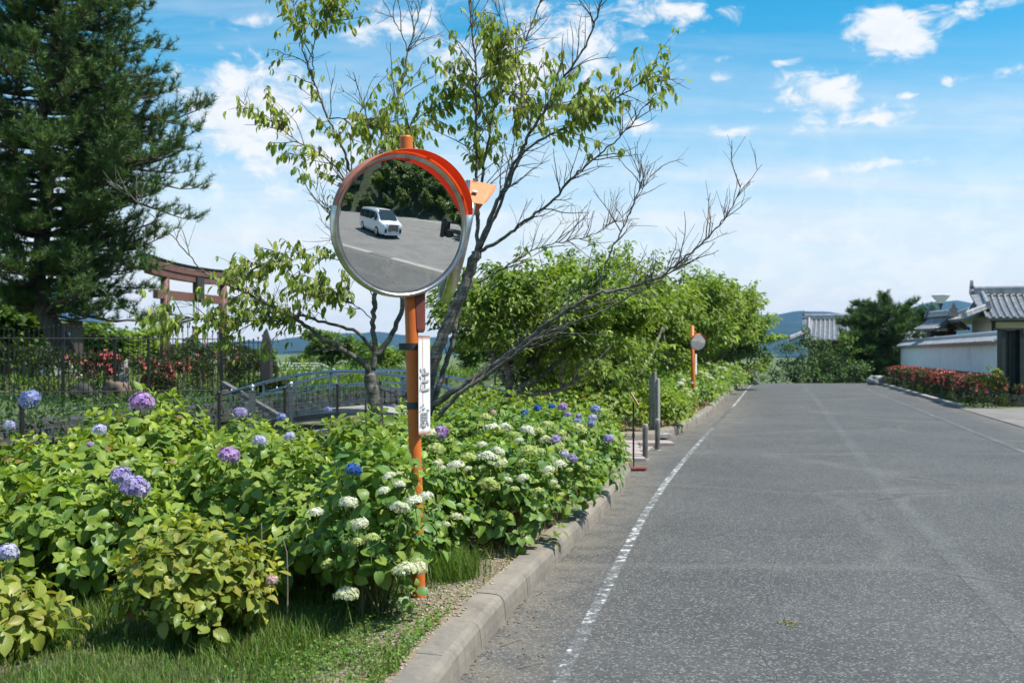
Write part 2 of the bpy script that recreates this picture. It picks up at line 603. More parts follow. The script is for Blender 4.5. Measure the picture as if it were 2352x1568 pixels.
def leaf_mat(name, trans=0.35, rough=0.42, vein=True, tcol=(1.5, 1.45, 0.55), varo=0.22, spec=0.4):
    m, t, b = mat_new(name)
    at = t.node('ShaderNodeAttribute', attribute_name='col').outputs['Color']
    oi = t.node('ShaderNodeObjectInfo').outputs['Random']
    c = t.mix(t.math('MULTIPLY', oi, varo), at, t.mix(1.0, at, (0.55, 0.72, 0.6), 'MULTIPLY'))
    if vein:
        luv = t.node('ShaderNodeAttribute', attribute_name='luv').outputs['Vector']
        lx = t.node('ShaderNodeSeparateXYZ'); t.put(lx.inputs[0], luv)
        ax = t.math('ABSOLUTE', lx.outputs['X'])
        ph = t.math('FRACT', t.math('MULTIPLY', t.math('SUBTRACT', lx.outputs['Y'], t.math('MULTIPLY', ax, 0.26)), 8.0))
        vv = t.math('ABSOLUTE', t.math('SUBTRACT', ph, 0.5))
        vm = t.math('MAXIMUM', t.sstep(vv, 0.11, 0.02), t.sstep(ax, 0.09, 0.03))
        c = t.mix(t.math('MULTIPLY', vm, 0.34), c, t.mix(1.0, c, (1.75, 1.55, 1.5), 'MULTIPLY'))
        gp = geo_pos(t)
        spot = t.math('MULTIPLY', t.sstep(t.noise(gp, 38, 3, 0.6), 0.68, 0.74), 0.55)
        c = t.mix(spot, c, (0.16, 0.10, 0.035))
        c = t.mix(t.math('MULTIPLY', t.sstep(t.noise(gp, 9, 3, 0.6), 0.35, 0.7), 0.35), c, t.mix(1.0, c, (0.72, 0.80, 0.75), 'MULTIPLY'))
        t.put(b.inputs['Normal'], t.bump(t.math('SUBTRACT', 1.0, vm), 0.35, 0.004))
    t.put(b.inputs['Base Color'], c)
    b.inputs['Roughness'].default_value = rough
    b.inputs['Specular IOR Level'].default_value = spec
    tr = t.node('ShaderNodeBsdfTranslucent')
    t.put(tr.inputs['Color'], t.mix(1.0, c, tcol, 'MULTIPLY'))
    mx = t.node('ShaderNodeMixShader')
    mx.inputs[0].default_value = trans
    t.l.new(b.outputs[0], mx.inputs[1]); t.l.new(tr.outputs[0], mx.inputs[2])
    out = t.n['Material Output']
    t.l.new(mx.outputs[0], out.inputs['Surface'])
    return m


leaf_mat('hydrangea_leaf', 0.34, 0.4)
leaf_mat('cherry_leaf', 0.46, 0.38)
leaf_mat('tree_leaf', 0.40, 0.45, vein=False)
leaf_mat('dark_leaf', 0.25, 0.5, vein=False)
leaf_mat('needle', 0.15, 0.5, vein=False, tcol=(1.2, 1.3, 0.6))
leaf_mat('grass_blade', 0.35, 0.5, vein=False)
leaf_mat('petal', 0.30, 0.6, vein=False, tcol=(1.05, 1.05, 1.05), varo=0.12, spec=0.2)
leaf_mat('azalea_petal', 0.25, 0.5, vein=False, tcol=(1.1, 1.0, 1.0))


def bark(name, c1, c2, band=0.0, scale=14):
    m, t, b = mat_new(name)
    pos = geo_pos(t)
    n1 = t.noise(t.vmath('MULTIPLY', pos, (1, 1, 0.35)) if not band else pos, scale, 6, 0.7)
    c = t.mix(t.sstep(n1, 0.32, 0.7), c1, c2)
    h = n1
    if band:
        bd = t.noise(t.vmath('MULTIPLY', pos, (4.0, 4.0, 42.0)), 1.0, 3, 0.6)
        c = t.mix(t.math('MULTIPLY', t.sstep(bd, 0.52, 0.64), band), c, (0.30, 0.27, 0.23))
        lich = t.noise(pos, 7, 5, 0.7)
        c = t.mix(t.math('MULTIPLY', t.sstep(lich, 0.56, 0.7), 0.5), c, (0.28, 0.275, 0.24))
        h = t.math('ADD', n1, bd)
    t.put(b.inputs['Base Color'], c)
    b.inputs['Roughness'].default_value = 0.88
    t.put(b.inputs['Normal'], t.bump(h, 0.7, 0.012))
    return m


bark('cherry_bark', (0.06, 0.053, 0.045), (0.18, 0.162, 0.138), band=0.5)
bark('twig_bark', (0.075, 0.066, 0.056), (0.22, 0.20, 0.17), scale=25)
bark('pine_bark', (0.04, 0.03, 0.024), (0.12, 0.09, 0.068), scale=9)
bark('stem_green', (0.09, 0.12, 0.03), (0.16, 0.14, 0.06), scale=30)
bark('dead_stem', (0.16, 0.13, 0.10), (0.30, 0.26, 0.21), scale=30)


def paint_mat(name, col, dark, rust, rough=0.42):
    m, t, b = mat_new(name)
    pos = obj_pos(t)
    n = t.noise(pos, 3.0, 6, 0.65, 0.3); n2 = t.noise(pos, 22, 6, 0.75, 0.4); n3 = t.noise(pos, 9, 5, 0.7)
    c = t.mix(t.sstep(n, 0.3, 0.7), dark, col)
    c = t.mix(t.math('MULTIPLY', t.sstep(n3, 0.55, 0.75), 0.35), c, tuple(min(1, x * 1.15 + 0.08) for x in col))
    c = t.mix(t.sstep(n2, 0.65, 0.72), c, rust)
    stk = t.noise(t.vmath('MULTIPLY', pos, (38.0, 38.0, 2.2)), 1.0, 4, 0.65)
    c = t.mix(t.math('MULTIPLY', t.sstep(stk, 0.56, 0.72), 0.45), c, rust)
    t.put(b.inputs['Base Color'], c)
    t.put(b.inputs['Roughness'], t.math('ADD', rough - 0.08, t.math('MULTIPLY', n3, 0.25)))
    t.put(b.inputs['Normal'], t.bump(n2, 0.12, 0.004))
    return m


paint_mat('orange_paint', (0.66, 0.165, 0.022), (0.52, 0.115, 0.018), (0.16, 0.05, 0.025))
paint_mat('faded_orange', (0.74, 0.27, 0.11), (0.66, 0.20, 0.07), (0.45, 0.17, 0.09), 0.55)
paint_mat('rust_red', (0.27, 0.075, 0.05), (0.20, 0.05, 0.035), (0.10, 0.04, 0.03), 0.6)
# the hood: sun-bleached plastic that lets some light through
m, t, b = mat_new('hood_plastic')
pos = obj_pos(t)
n = t.noise(pos, 5, 6, 0.7, 0.3)
c = t.mix(t.sstep(n, 0.35, 0.65), (0.74, 0.15, 0.035), (0.80, 0.21, 0.06))
t.put(b.inputs['Base Color'], c)
b.inputs['Roughness'].default_value = 0.5
tr = t.node('ShaderNodeBsdfTranslucent'); tr.inputs['Color'].default_value = (0.95, 0.10, 0.02, 1)
mx = t.node('ShaderNodeMixShader'); mx.inputs[0].default_value = 0.4
t.l.new(b.outputs[0], mx.inputs[1]); t.l.new(tr.outputs[0], mx.inputs[2])
t.l.new(mx.outputs[0], t.n['Material Output'].inputs['Surface'])

m, t, b = mat_new('hood_faded')
pos = obj_pos(t)
n = t.noise(pos, 5, 6, 0.7, 0.3); n2 = t.noise(pos, 30, 5, 0.7)
c = t.mix(t.sstep(n, 0.35, 0.65), (0.56, 0.24, 0.155), (0.64, 0.31, 0.21))
c = t.mix(t.math('MULTIPLY', t.sstep(n2, 0.6, 0.75), 0.5), c, (0.30, 0.15, 0.11))
t.put(b.inputs['Base Color'], c)
b.inputs['Roughness'].default_value = 0.7
tr = t.node('ShaderNodeBsdfTranslucent'); tr.inputs['Color'].default_value = (0.95, 0.10, 0.02, 1)
mx = t.node('ShaderNodeMixShader'); mx.inputs[0].default_value = 0.4
t.l.new(b.outputs[0], mx.inputs[1]); t.l.new(tr.outputs[0], mx.inputs[2])
t.l.new(mx.outputs[0], t.n['Material Output'].inputs['Surface'])

m, t, b = mat_new('mirror_face')
pos = obj_pos(t)
b.inputs['Base Color'].default_value = (0.86, 0.87, 0.86, 1)
b.inputs['Metallic'].default_value = 1.0
t.put(b.inputs['Roughness'], t.math('MULTIPLY', t.sstep(t.noise(pos, 4, 6, 0.7), 0.55, 0.85), 0.05))
plain('chrome', (0.56, 0.56, 0.54), 0.32, 1.0, 0.2, 12, stain=(0.30, 0.28, 0.22))
plain('zinc', (0.25, 0.265, 0.27), 0.45, 1.0, 0.15, 14)
plain('blue_steel', (0.30, 0.36, 0.43), 0.26, 1.0, 0.08, 5)
plain('mirror_back', (0.20, 0.27, 0.32), 0.45, 0.3, 0.2, 6, stain=(0.12, 0.12, 0.11))
plain('black_iron', (0.017, 0.017, 0.018), 0.5, 0.2, 0.25, 8)
plain('clamp_grey', (0.05, 0.055, 0.055), 0.55, 0.4, 0.2, 12)
plain('rubber', (0.03, 0.03, 0.032), 0.6)
plain('concrete', (0.33, 0.315, 0.285), 0.9, 0, 0.16, 3, 0.3, stain=(0.18, 0.17, 0.15))
plain('lit_pillar_stone', (0.48, 0.455, 0.41), 0.9, 0, 0.12, 2.5, 0.25, stain=(0.30, 0.28, 0.25))
plain('gutter_concrete', (0.29, 0.275, 0.25), 0.9, 0, 0.12, 2.5, 0.25, stain=(0.2, 0.19, 0.17))
plain('driveway_concrete', (0.19, 0.175, 0.155), 0.9, 0, 0.14, 1.5, 0.2, stain=(0.12, 0.11, 0.1))
plain('forest_floor', (0.03, 0.045, 0.018), 1.0, 0, 0.3, 0.6)
plain('crack_fill', (0.045, 0.043, 0.04), 0.95)
plain('paver_stone', (0.34, 0.285, 0.27), 0.85, 0, 0.16, 5, 0.3, stain=(0.24, 0.2, 0.19))
plain('granite', (0.31, 0.305, 0.29), 0.85, 0, 0.25, 9, 0.4, stain=(0.17, 0.17, 0.155))
plain('dark_stone', (0.05, 0.051, 0.047), 0.9, 0, 0.35, 3, 0.5, stain=(0.06, 0.065, 0.05))
plain('brown_stone', (0.17, 0.13, 0.095), 0.9, 0, 0.3, 4, 0.5)
plain('torii_red', (0.15, 0.067, 0.055), 0.65, 0, 0.18, 2.5, 0.15, stain=(0.10, 0.05, 0.042))
plain('torii_black', (0.035, 0.03, 0.03), 0.6)
plain('weathered_wood', (0.13, 0.122, 0.112), 0.85, 0, 0.3, 8, 0.4)
plain('dark_wood', (0.055, 0.04, 0.032), 0.7, 0, 0.3, 6, 0.2)
plain('door_wood', (0.20, 0.085, 0.045), 0.6, 0, 0.2, 4)
plain('plaster', (0.85, 0.85, 0.84), 0.9, 0, 0.05, 2.5, 0.08, stain=(0.60, 0.60, 0.58))
plain('cream_plaster', (0.66, 0.63, 0.56), 0.9, 0, 0.06, 1.2)
plain('roof_tile', (0.30, 0.305, 0.315), 0.30, 0.0, 0.28, 4, 0.2, 0.7)
plain('dark_tile', (0.14, 0.145, 0.155), 0.38, 0.0, 0.25, 4, 0.2, 0.6)
plain('gate_paint', (0.028, 0.036, 0.036), 0.5, 0.1, 0.2, 3)
plain('blue_roof', (0.08, 0.17, 0.30), 0.4, 0.2, 0.15, 1.5)
plain('white_paint', (0.78, 0.78, 0.77), 0.5, 0, 0.05, 4)
plain('white_wall', (0.62, 0.63, 0.64), 0.8, 0, 0.08, 2)
plain('lamp_glass', (0.82, 0.83, 0.82), 0.35, 0, 0.02, 3)
plain('car_white', (0.80, 0.80, 0.80), 0.22, 0.0, 0.01, 1, coat=0.8)
plain('car_glass', (0.025, 0.04, 0.045), 0.06, 0.0, 0.1, 1, spec=0.8)
plain('car_dark', (0.02, 0.02, 0.022), 0.35, 0.1, 0.1, 3)
plain('headlamp', (0.62, 0.66, 0.68), 0.12, 0.6, 0.1, 20)
plain('lamp_red', (0.45, 0.02, 0.02), 0.2)
plain('faded_print', (0.32, 0.325, 0.33), 0.6, 0, 0.25, 40)
plain('board_print', (0.55, 0.30, 0.18), 0.6, 0, 0.4, 14)
plain('leaf_litter', (0.23, 0.12, 0.055), 0.9, 0, 0.4, 12)
plain('pebble', (0.36, 0.325, 0.28), 0.9, 0, 0.35, 20)
plain('straw', (0.44, 0.33, 0.17), 0.85, 0, 0.3, 20)
plain('grate_iron', (0.10, 0.105, 0.10), 0.6, 0.5, 0.2, 20)
m, t, b = mat_new('hazed_forest')
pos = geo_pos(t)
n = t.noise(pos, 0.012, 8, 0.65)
t.put(b.inputs['Base Color'], t.mix(t.sstep(n, 0.35, 0.65), (0.022, 0.05, 0.065), (0.036, 0.072, 0.08)))  # forest colour shifted to blue, so part of the distance haze is painted
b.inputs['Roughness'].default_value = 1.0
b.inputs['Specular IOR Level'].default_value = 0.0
m, t, b = mat_new('water')
pos = geo_pos(t)
b.inputs['Base Color'].default_value = (0.06, 0.075, 0.055, 1)
b.inputs['Roughness'].default_value = 0.06
t.put(b.inputs['Normal'], t.bump(t.noise(pos, 3, 4, 0.5), 0.15, 0.02))
# sign plate: white enamel, rust bleeding along the fold and the ends
m, t, b = mat_new('sign_enamel')
luv = t.node('ShaderNodeAttribute', attribute_name='luv').outputs['Vector']
lx = t.node('ShaderNodeSeparateXYZ'); t.put(lx.inputs[0], luv)
pos = obj_pos(t)
n = t.noise(pos, 18, 6, 0.7, 0.3); n2 = t.noise(pos, 4, 4, 0.6)
fold = t.sstep(t.math('ADD', t.math('ABSOLUTE', t.math('ADD', lx.outputs['X'], 0.03)), t.math('MULTIPLY', n, 0.10)), 0.17, 0.06)
endd = t.math('MINIMUM', lx.outputs['Y'], t.math('SUBTRACT', 1.0, lx.outputs['Y']))
ends = t.sstep(t.math('ADD', endd, t.math('MULTIPLY', n2, 0.06)), 0.085, 0.03)
rm = t.math('MAXIMUM', t.math('MULTIPLY', fold, 0.75), ends)
c = t.mix(rm, t.mix(n2, (0.74, 0.74, 0.73), (0.82, 0.82, 0.81)), t.mix(n, (0.20, 0.05, 0.02), (0.52, 0.17, 0.06)))
t.put(b.inputs['Base Color'], c)
b.inputs['Roughness'].default_value = 0.45


def M(n):
    return MATS[n]


# ------------------------------------------------------------------ lines of the place
def interp(pts):
    p = np.array(sorted(pts, key=lambda q: q[1]), float)
    def fn(y):
        y = np.asarray(y, float)
        x = np.interp(y, p[:, 1], p[:, 0])
        lo = p[0, 0] + (y - p[0, 1]) * 0.2
        return np.where(y < p[0, 1], lo, x)
    return fn


KERB1 = [(-0.33, 4.4), (-0.27, 4.754), (-0.051, 5.847), (0.324, 7.405), (0.594, 8.49), (1.007, 10.18), (1.364, 11.83), (1.52, 12.6)]
kx1 = interp(KERB1)
KERB2 = [(2.69, 17.95), (3.05, 18.8), (3.62, 20.5), (4.24, 22.55), (4.926, 24.8), (7.74, 35.6), (11.05, 48.0), (14.8, 62.0), (25.0, 100.0)]
kx2 = interp(KERB2)
LINE = [(0.13, 4.2), (0.271, 5.0), (0.4225, 5.72), (0.644, 6.73), (0.933, 8.08), (1.291, 9.71), (1.883, 12.17), (2.69, 15.25), (4.39, 21.6), (6.94, 30.9), (11.2, 46.9), (15.3, 62.4), (25.6, 101)]
lx1 = interp(LINE)


def rx1(y):          # white line on the far side of the carriageway
    return 3.98 + 0.264 * np.asarray(y, float)


def rx2(y):          # edge of the asphalt there
    return 5.22 + 0.264 * np.asarray(y, float)


def drop(y):         # the road tips over a crest and goes downhill
    y = np.asarray(y, float)
    d = np.maximum(y - 50.0, 0)
    return -np.where(d < 20, 0.0042 * d ** 2, 1.68 + (d - 20) * 0.15 * np.exp(-(d - 20) / 60.0) * 0 + np.minimum((d - 20) * 0.12, 6.0))


FW = -9.51           # fence along the canal: x = FW + 0.3 y


def fx(y):
    return FW + 0.3 * np.asarray(y, float)


def fbm2(x, y, s=1.0, seed=0):
    r = np.random.default_rng(100 + seed)
    out = 0
    for k in range(4):
        a = r.uniform(0, 6.28, 4); fq = s * (1.9 ** k)
        out = out + (np.sin(x * fq * 1.1 + y * fq * 0.5 + a[0]) * np.cos(y * fq * 0.93 - x * fq * 0.37 + a[1])) * 0.55 ** k
    return out


def strip(name, ys, xl, xr, zf, n, mat, attr=None, kind='structure', ts=None):
    ys = np.asarray(ys, float)
    t = np.linspace(0, 1, n + 1) if ts is None else np.asarray(ts)
    n = len(t) - 1
    a = xl(ys)[:, None]; b_ = xr(ys)[:, None]
    X = a + (b_ - a) * t[None, :]
    Y = np.repeat(ys[:, None], n + 1, 1)
    Z = zf(X, Y)
    v = np.stack([X, Y, Z], -1).reshape(-1, 3)
    i = np.arange(len(ys) - 1)[:, None] * (n + 1) + np.arange(n)[None, :]
    q = np.stack([i, i + 1, i + n + 2, i + n + 1], -1).reshape(-1, 4)
    col = None
    if attr is not None:
        col = attr(X, Y).reshape(-1, 1).repeat(3, 1)
    luv = np.stack([np.repeat((t * 2 - 1)[None, :], len(ys), 0), np.repeat(ys[:, None], n + 1, 1)], -1).reshape(-1, 2)
    me = mesh_np(name, v, [q], col, luv, smooth=True)
    return link(name, me, M(mat), kind=kind)


# base terrain, laid out along the canal so that its banks are sharp
def gz(w, y):
    z = np.where(w > FW - 0.25, -0.10, np.where(w > FW - 3.6, -1.45, 0.30))
    z = np.where(w < FW - 30, 0.2 + 0.1 * fbm2(w, y, 0.05), z)
    dd = drop(y)
    left_ = np.clip((FW - w) / 30.0, 0, 1)
    z = z + dd * (1 - 0.75 * left_)
    return z


wv = np.r_[-6000, -2500, -900, -300, -150, -90, -60, -45, -38, -30, -24, -20, -16.5, FW - 3.9, FW - 3.62, FW - 3.58, FW - 2, FW - 0.27, FW - 0.23,
           -7, -4, 0, 4, 8, 12, 20, 30, 45, 70, 120, 300, 900, 2500, 6000]
yv = np.r_[-6000, -2000, -600, -200, -120, -80, -50, -30, -15, -5, 0, 5, 10, 15, 20, 25, 30, 35, 40, 45, 50, 53, 56, 60, 64, 70, 80, 95, 120, 160, 240, 500, 1500, 6000]
WW, YY = np.meshgrid(wv, yv)
XX = WW + 0.3 * np.clip(YY, -120, 160)
ZZ = gz(WW, YY)
ni, nj = len(wv), len(yv)
ii = np.arange(nj - 1)[:, None] * ni + np.arange(ni - 1)[None, :]
link('ground', mesh_np('ground', np.stack([XX, YY, ZZ], -1).reshape(-1, 3), [np.stack([ii, ii + 1, ii + ni + 1, ii + ni], -1).reshape(-1, 4)]), M('turf'), kind='structure')


# road and the wide asphalt court on its far side (it runs on behind the camera)
def left_edge(y):
    y = np.asarray(y, float)
    gap = np.interp(y, [12.6, 13.2, 13.9, 14.2, 17.2, 17.95], [1.52, 1.58, 1.6, 1.72, 2.60, 2.69])
    x = np.where(y < 12.6, kx1(y), np.where(y > 17.95, kx2(y), gap))
    return x - 0.06


ys = np.r_[np.linspace(-60, 3, 26), np.linspace(3.3, 20, 80), np.linspace(20.5, 70, 70), np.linspace(72, 120, 20)]


def silt_at(X, Y):
    d = X - left_edge(Y)
    s = np.clip(1.0 - d / 0.75, 0, 1) ** 1.2
    far = np.exp(-((Y - 26) / 9.0) ** 2) * np.clip(1.0 - d / 1.5, 0, 1)
    dr = rx2(Y) - X
    return np.clip(np.maximum(s * 0.75, far) + np.clip(1 - dr / 0.6, 0, 1) * 0.5, 0, 1)


strip('road', ys, left_edge, rx2, lambda X, Y: drop(Y) + 0.0 * X, 0, 'asphalt', silt_at, ts=np.r_[0, 0.02, 0.05, 0.08, 0.12, 0.18, 0.25, 0.35, 0.5, 0.7, 0.85, 0.92, 0.96, 1])
ysb = np.r_[np.linspace(-70, 10, 20), np.linspace(11, 18.6, 8)]
strip('parking_lot', ysb, lambda y: rx2(y) + 0.42, lambda y: rx2(y) + 75, lambda X, Y: 0.0 * X - 0.004, 8, 'lot_asphalt')

# painted lines (4 mm above the asphalt)
ys_l = np.arange(2.0, 75, 0.25)


def left_amount(X, Y):
    # less paint left at the near end and where silt covers it
    a = np.interp(Y, [2, 5.2, 6.2, 8.5, 10, 13, 15.5, 16.5, 21, 22, 24.5, 30, 45, 75], [0.06, 0.18, 0.22, 0.32, 0.24, 0.32, 0.24, 0.28, 0.2, -0.3, -0.2, 0.34, 0.30, 0.2])
    return a


strip('edge_line', ys_l, lambda y: lx1(y) - 0.052, lambda y: lx1(y) + 0.052, lambda X, Y: drop(Y) + 0.004, 4, 'road_paint', left_amount)
strip('edge_line', np.arange(14, 75, 0.4), lambda y: rx1(y) - 0.07, lambda y: rx1(y) + 0.07, lambda X, Y: drop(Y) + 0.004, 4, 'road_paint',
      lambda X, Y: 0.06 + 0.18 * np.sin(Y * 1.9) * np.sin(Y * 0.7))
strip('centre_line', np.arange(3, 60, 0.3), lambda y: (lx1(y) + rx1(y)) / 2 - 0.11, lambda y: (lx1(y) + rx1(y)) / 2 + 0.11, lambda X, Y: drop(Y) + 0.0015, 4, 'worn_line',
      lambda X, Y: np.where((Y > 16) & ((Y % 9.5) < 1.3), 0.10, -0.1))

# one wandering crack, sand in it, and the weed growing there
CR = [(1820, 1235), (1795, 1255), (1776, 1300), (1770, 1340), (1779, 1380), (1800, 1415), (1791, 1440), (1757, 1470), (1746, 1500), (1775, 1540), (1795, 1580), (1790, 1640)]
cp_ = np.array([[(u - CX) * H / (v - V0), FPX * H / (v - V0), 0] for u, v in CR])
cs_ = spline(cp_, 120); cs_[:, :2] += rng.normal(0, 0.006, (120, 2))
tn = unit(np.gradient(cs_, axis=0)); nr = np.stack([-tn[:, 1], tn[:, 0], 0 * tn[:, 0]], 1)
for nm, hw_, zz_, mt in (('crack_sand', 0.035, 0.0015, 'worn_line'), ('crack', 0.002, 0.0025, 'crack_fill')):
    ww_ = hw_ * (0.6 + 0.7 * rng.random(120))[:, None]
    V = np.stack([cs_ - nr * ww_, cs_, cs_ + nr * ww_], 1); V[..., 2] = zz_
    ii = np.arange(119)[:, None] * 3 + np.arange(2)[None, :]
    link(nm, mesh_np(nm, V.reshape(-1, 3), [np.stack([ii, ii + 1, ii + 4, ii + 3], -1).reshape(-1, 4)], np.zeros((360, 3)) + 0.02, np.tile([[-1, 0], [0, 0], [1, 0]], (120, 1))), M(mt), kind='structure')

# planting beds
def bed_z(X, Y):
    s = kx1(Y) - X
    return 0.115 + 0.02 * fbm2(X, Y, 2.3) + 0.006 * fbm2(X, Y, 9, 3) - 0.012 * np.maximum(s - 1.5, 0)


strip('planting_bed', np.linspace(-6, 13.55, 110), fx, lambda y: np.minimum(kx1(y), 1.52 - np.maximum(0, (y - 12.7)) * 1.2) - 0.165, bed_z, 0, 'soil', lambda X, Y: np.clip((kx1(Y) - X - 0.40) / 0.45, 0, 1), ts=1 - np.linspace(1, 0, 46) ** 1.6)


def bed2_z(X, Y):
    s = kx2(Y) - X
    return 0.115 + 0.02 * fbm2(X, Y, 1.3) + 0.05 * np.clip(s - 0.4, 0, 3) + drop(Y)


strip('planting_bed', np.linspace(18.1, 75, 70), fx, lambda y: kx2(y) - 0.165, bed2_z, 24, 'soil', lambda X, Y: np.clip((kx2(Y) - X - 0.9) / 0.8, 0, 1))

# kerb stones: each a rounded block; near run, the turn into the footpath, far run
kerb = empty('kerb', (0, 0, 0), 'concrete kerb edging the flower bed beside the road', 'kerb')
del kerb['label'], kerb['category']
kerb['kind'] = 'structure'


def kerb_stones(path, step, hgt=0.15, width=0.18):
    path = np.asarray(path, float)
    seg = np.r_[0, np.cumsum(np.linalg.norm(np.diff(path, axis=0), axis=1))]
    n = max(1, int(seg[-1] / step))
    cuts = np.linspace(0, seg[-1], n + 1)
    gap = 0.0012
    for k in range(n):
        a, b_ = cuts[k] + gap, cuts[k + 1] - gap
        tt = np.linspace(a, b_, 3)
        pts = np.stack([np.interp(tt, seg, path[:, 0]), np.interp(tt, seg, path[:, 1])], 1)
        tan = unit(np.gradient(pts, axis=0))
        nor = np.stack([-tan[:, 1], tan[:, 0]], 1)      # to the bed side (left of travel)
        hz_ = hgt + random.uniform(-0.004, 0.004)
        off = random.uniform(-0.004, 0.004)
        # profile: road face slightly battered, rounded nose, flat top, inner face
        prof = [(0.0, -0.03), (0.004, hz_ * 0.35), (0.012, hz_ * 0.72), (0.028, hz_ * 0.90), (0.055, hz_ * 0.985), (0.085, hz_), (width, hz_ + 0.004), (width + 0.002, -0.03)]
        v = []
        for i in range(3):
            zb = float(drop(pts[i, 1]))
            for (o_, z_) in prof:
                v.append((pts[i, 0] + nor[i, 0] * (o_ + off), pts[i, 1] + nor[i, 1] * (o_ + off), z_ + zb))
        m_ = len(prof)
        f = []
        for i in range(2):
            for j in range(m_ - 1):
                f.append((i * m_ + j, (i + 1) * m_ + j, (i + 1) * m_ + j + 1, i * m_ + j + 1))
        f.append(tuple(range(m_ - 1, -1, -1))); f.append(tuple(2 * m_ + j for j in range(m_)))
        mb = MB().add(v, [tuple(reversed(q)) for q in f])
        o = mb.build('kerb_stone', M('kerb_concrete'), kerb, smooth=False)


yk = np.linspace(-3.0, 12.6, 60)
corner1 = [(1.545, 12.95), (1.53, 13.25), (1.42, 13.52), (1.2, 13.68), (0.9, 13.74), (0.4, 13.76), (-1.2, 13.78), (-3.4, 13.8)]
kerb_stones(np.r_[np.stack([kx1(yk), yk], 1), np.array(corner1)], 0.6)
yk2 = np.linspace(18.3, 62, 60)
corner2 = [(-2.4, 17.45), (0.4, 17.46), (1.5, 17.5), (2.1, 17.58), (2.5, 17.78)]
kerb_stones(np.r_[np.array(corner2), np.stack([kx2(yk2), yk2], 1)], 0.6, 0.17)

# footpath of square pavers leading to the bridge, between the two beds
path = link('footpath', None, kind='structure')
pv_me = []
for k in range(4):
    mb = MB(); mb.box((0, 0, 0.012), (0.585, 0.585, 0.06))
    me = mb.mesh('paver'); me.materials.append(M('paver_stone')); pv_me.append(me)
for i in range(10):
    for j in range(6):
        x = -2.6 + i * 0.6 + 0.17 * j * 0.3
        y = 14.12 + j * 0.6
        if x > float(np.interp(y, [13.8, 17.5], [1.45, 2.60])): continue
        o = link('paver', random.choice(pv_me), None, path)
        o.location = (x, y, 0.012 + random.uniform(-0.004, 0.004))
        o.rotation_euler = (random.uniform(-.004, .004), random.uniform(-.004, .004), random.uniform(-.006, .006))
mb = MB(); mb.prism([(-3.1, 13.82), (1.56, 13.82), (2.56, 17.44), (-2.3, 17.44)], -0.2, 0.0)
o = mb.build('joint_bed', M('concrete'), path)

# concrete gutter strip on the far side of the road, with an iron grate in it
gut = link('gutter', None, kind='structure')
for k, y in enumerate(np.arange(-14, 18.4, 1.2)):
    is_grate = abs(y + 0.8) < 0.3
    ya, yb = y + 0.004, y + 1.196
    v = [(float(rx2(ya)) + 0.004, ya, -0.03), (float(rx2(ya)) + 0.42, ya, -0.03), (float(rx2(yb)) + 0.42, yb, -0.03), (float(rx2(yb)) + 0.004, yb, -0.03)]
    zt = 0.012
    v += [(p_[0], p_[1], zt) for p_ in v]
    mb = MB().add(v, [(0, 3, 2, 1), (4, 5, 6, 7), (0, 1, 5, 4), (1, 2, 6, 5), (2, 3, 7, 6), (3, 0, 4, 7)])
    mb.build('grate' if is_grate else 'gutter_slab', M('grate_iron' if is_grate else 'gutter_concrete'), gut)

# driveway apron to the temple gate and the low kerb in front of the hedges
mb = MB()
mb.add([(float(rx2(18.8)) + 0.02, 18.8, 0.012), (25, 16.5, 0.03), (28, 27.5, 0.10), (float(rx2(28.3)) + 0.02, 28.3, 0.012)], [(0, 1, 2, 3)])
mb.build('driveway', M('driveway_concrete'), kind='structure')
rk = link('road_edging', None, kind='structure')
for y in np.arange(28.4, 60, 2.0):
    y2 = y + 1.98
    p = [(float(rx2(y)) + 0.01, y), (float(rx2(y)) + 0.19, y), (float(rx2(y2)) + 0.19, y2), (float(rx2(y2)) + 0.01, y2)]
    v = [(a, b_, -0.1 + float(drop(b_))) for a, b_ in p] + [(a, b_, 0.09 + float(drop(b_))) for a, b_ in p]
    MB().add(v, [(0, 3, 2, 1), (4, 5, 6, 7), (0, 1, 5, 4), (1, 2, 6, 5), (2, 3, 7, 6), (3, 0, 4, 7)]).build('edging_slab', M('concrete'), rk)

# canal: water, near wall, and the stone revetment of the shrine bank built of single stones
yc = np.linspace(-30, 160, 40)
strip('canal_water', yc, lambda y: fx(y) - 3.6, lambda y: fx(y) - 0.25, lambda X, Y: -1.05 + drop(Y), 2, 'water')
strip('canal_bed_wall', yc, lambda y: fx(y) - 0.24, lambda y: fx(y) - 0.02, lambda X, Y: 0.06 + drop(Y) * 0.25, 1, 'concrete')
rev = empty('stone_revetment', (float(fx(20)) - 3.6, 20, -1.4), 'dark stone retaining wall along the canal below the iron fence', 'stone wall')
stn = []
for k in range(6):
    r_ = np.random.default_rng(k)
    mb = MB(); mb.box((0, 0, 0), (1, 1, 1))
    me = mb.mesh('stone')
    import bmesh
    bm = bmesh.new(); bm.from_mesh(me)
    bmesh.ops.bevel(bm, geom=list(bm.edges), offset=0.14, segments=1, affect='EDGES')
    for vtx in bm.verts:
        vtx.co += Vector(r_.uniform(-0.07, 0.07, 3))
    bm.to_mesh(me); bm.free()
    me.materials.append(M('dark_stone')); stn.append(me)
y = 12.0
row = 0
for row in range(4):
    y = 11.0 + row * 0.3
    while y < 34:
        L = random.uniform(0.5, 0.95)
        o = link('stone', random.choice(stn), None, rev)
        hh = 0.46
        loc = Vector((float(fx(y + L / 2)) - 3.66 + random.uniform(-0.04, 0.05), y + L / 2, -1.12 + row * 0.45))
        o.location = loc - Vector(rev.location)
        o.scale = (0.42, L * 0.98, hh * 0.97)
        o.rotation_euler = (0, 0, -math.atan(0.3) + random.uniform(-.05, .05))
        y += L

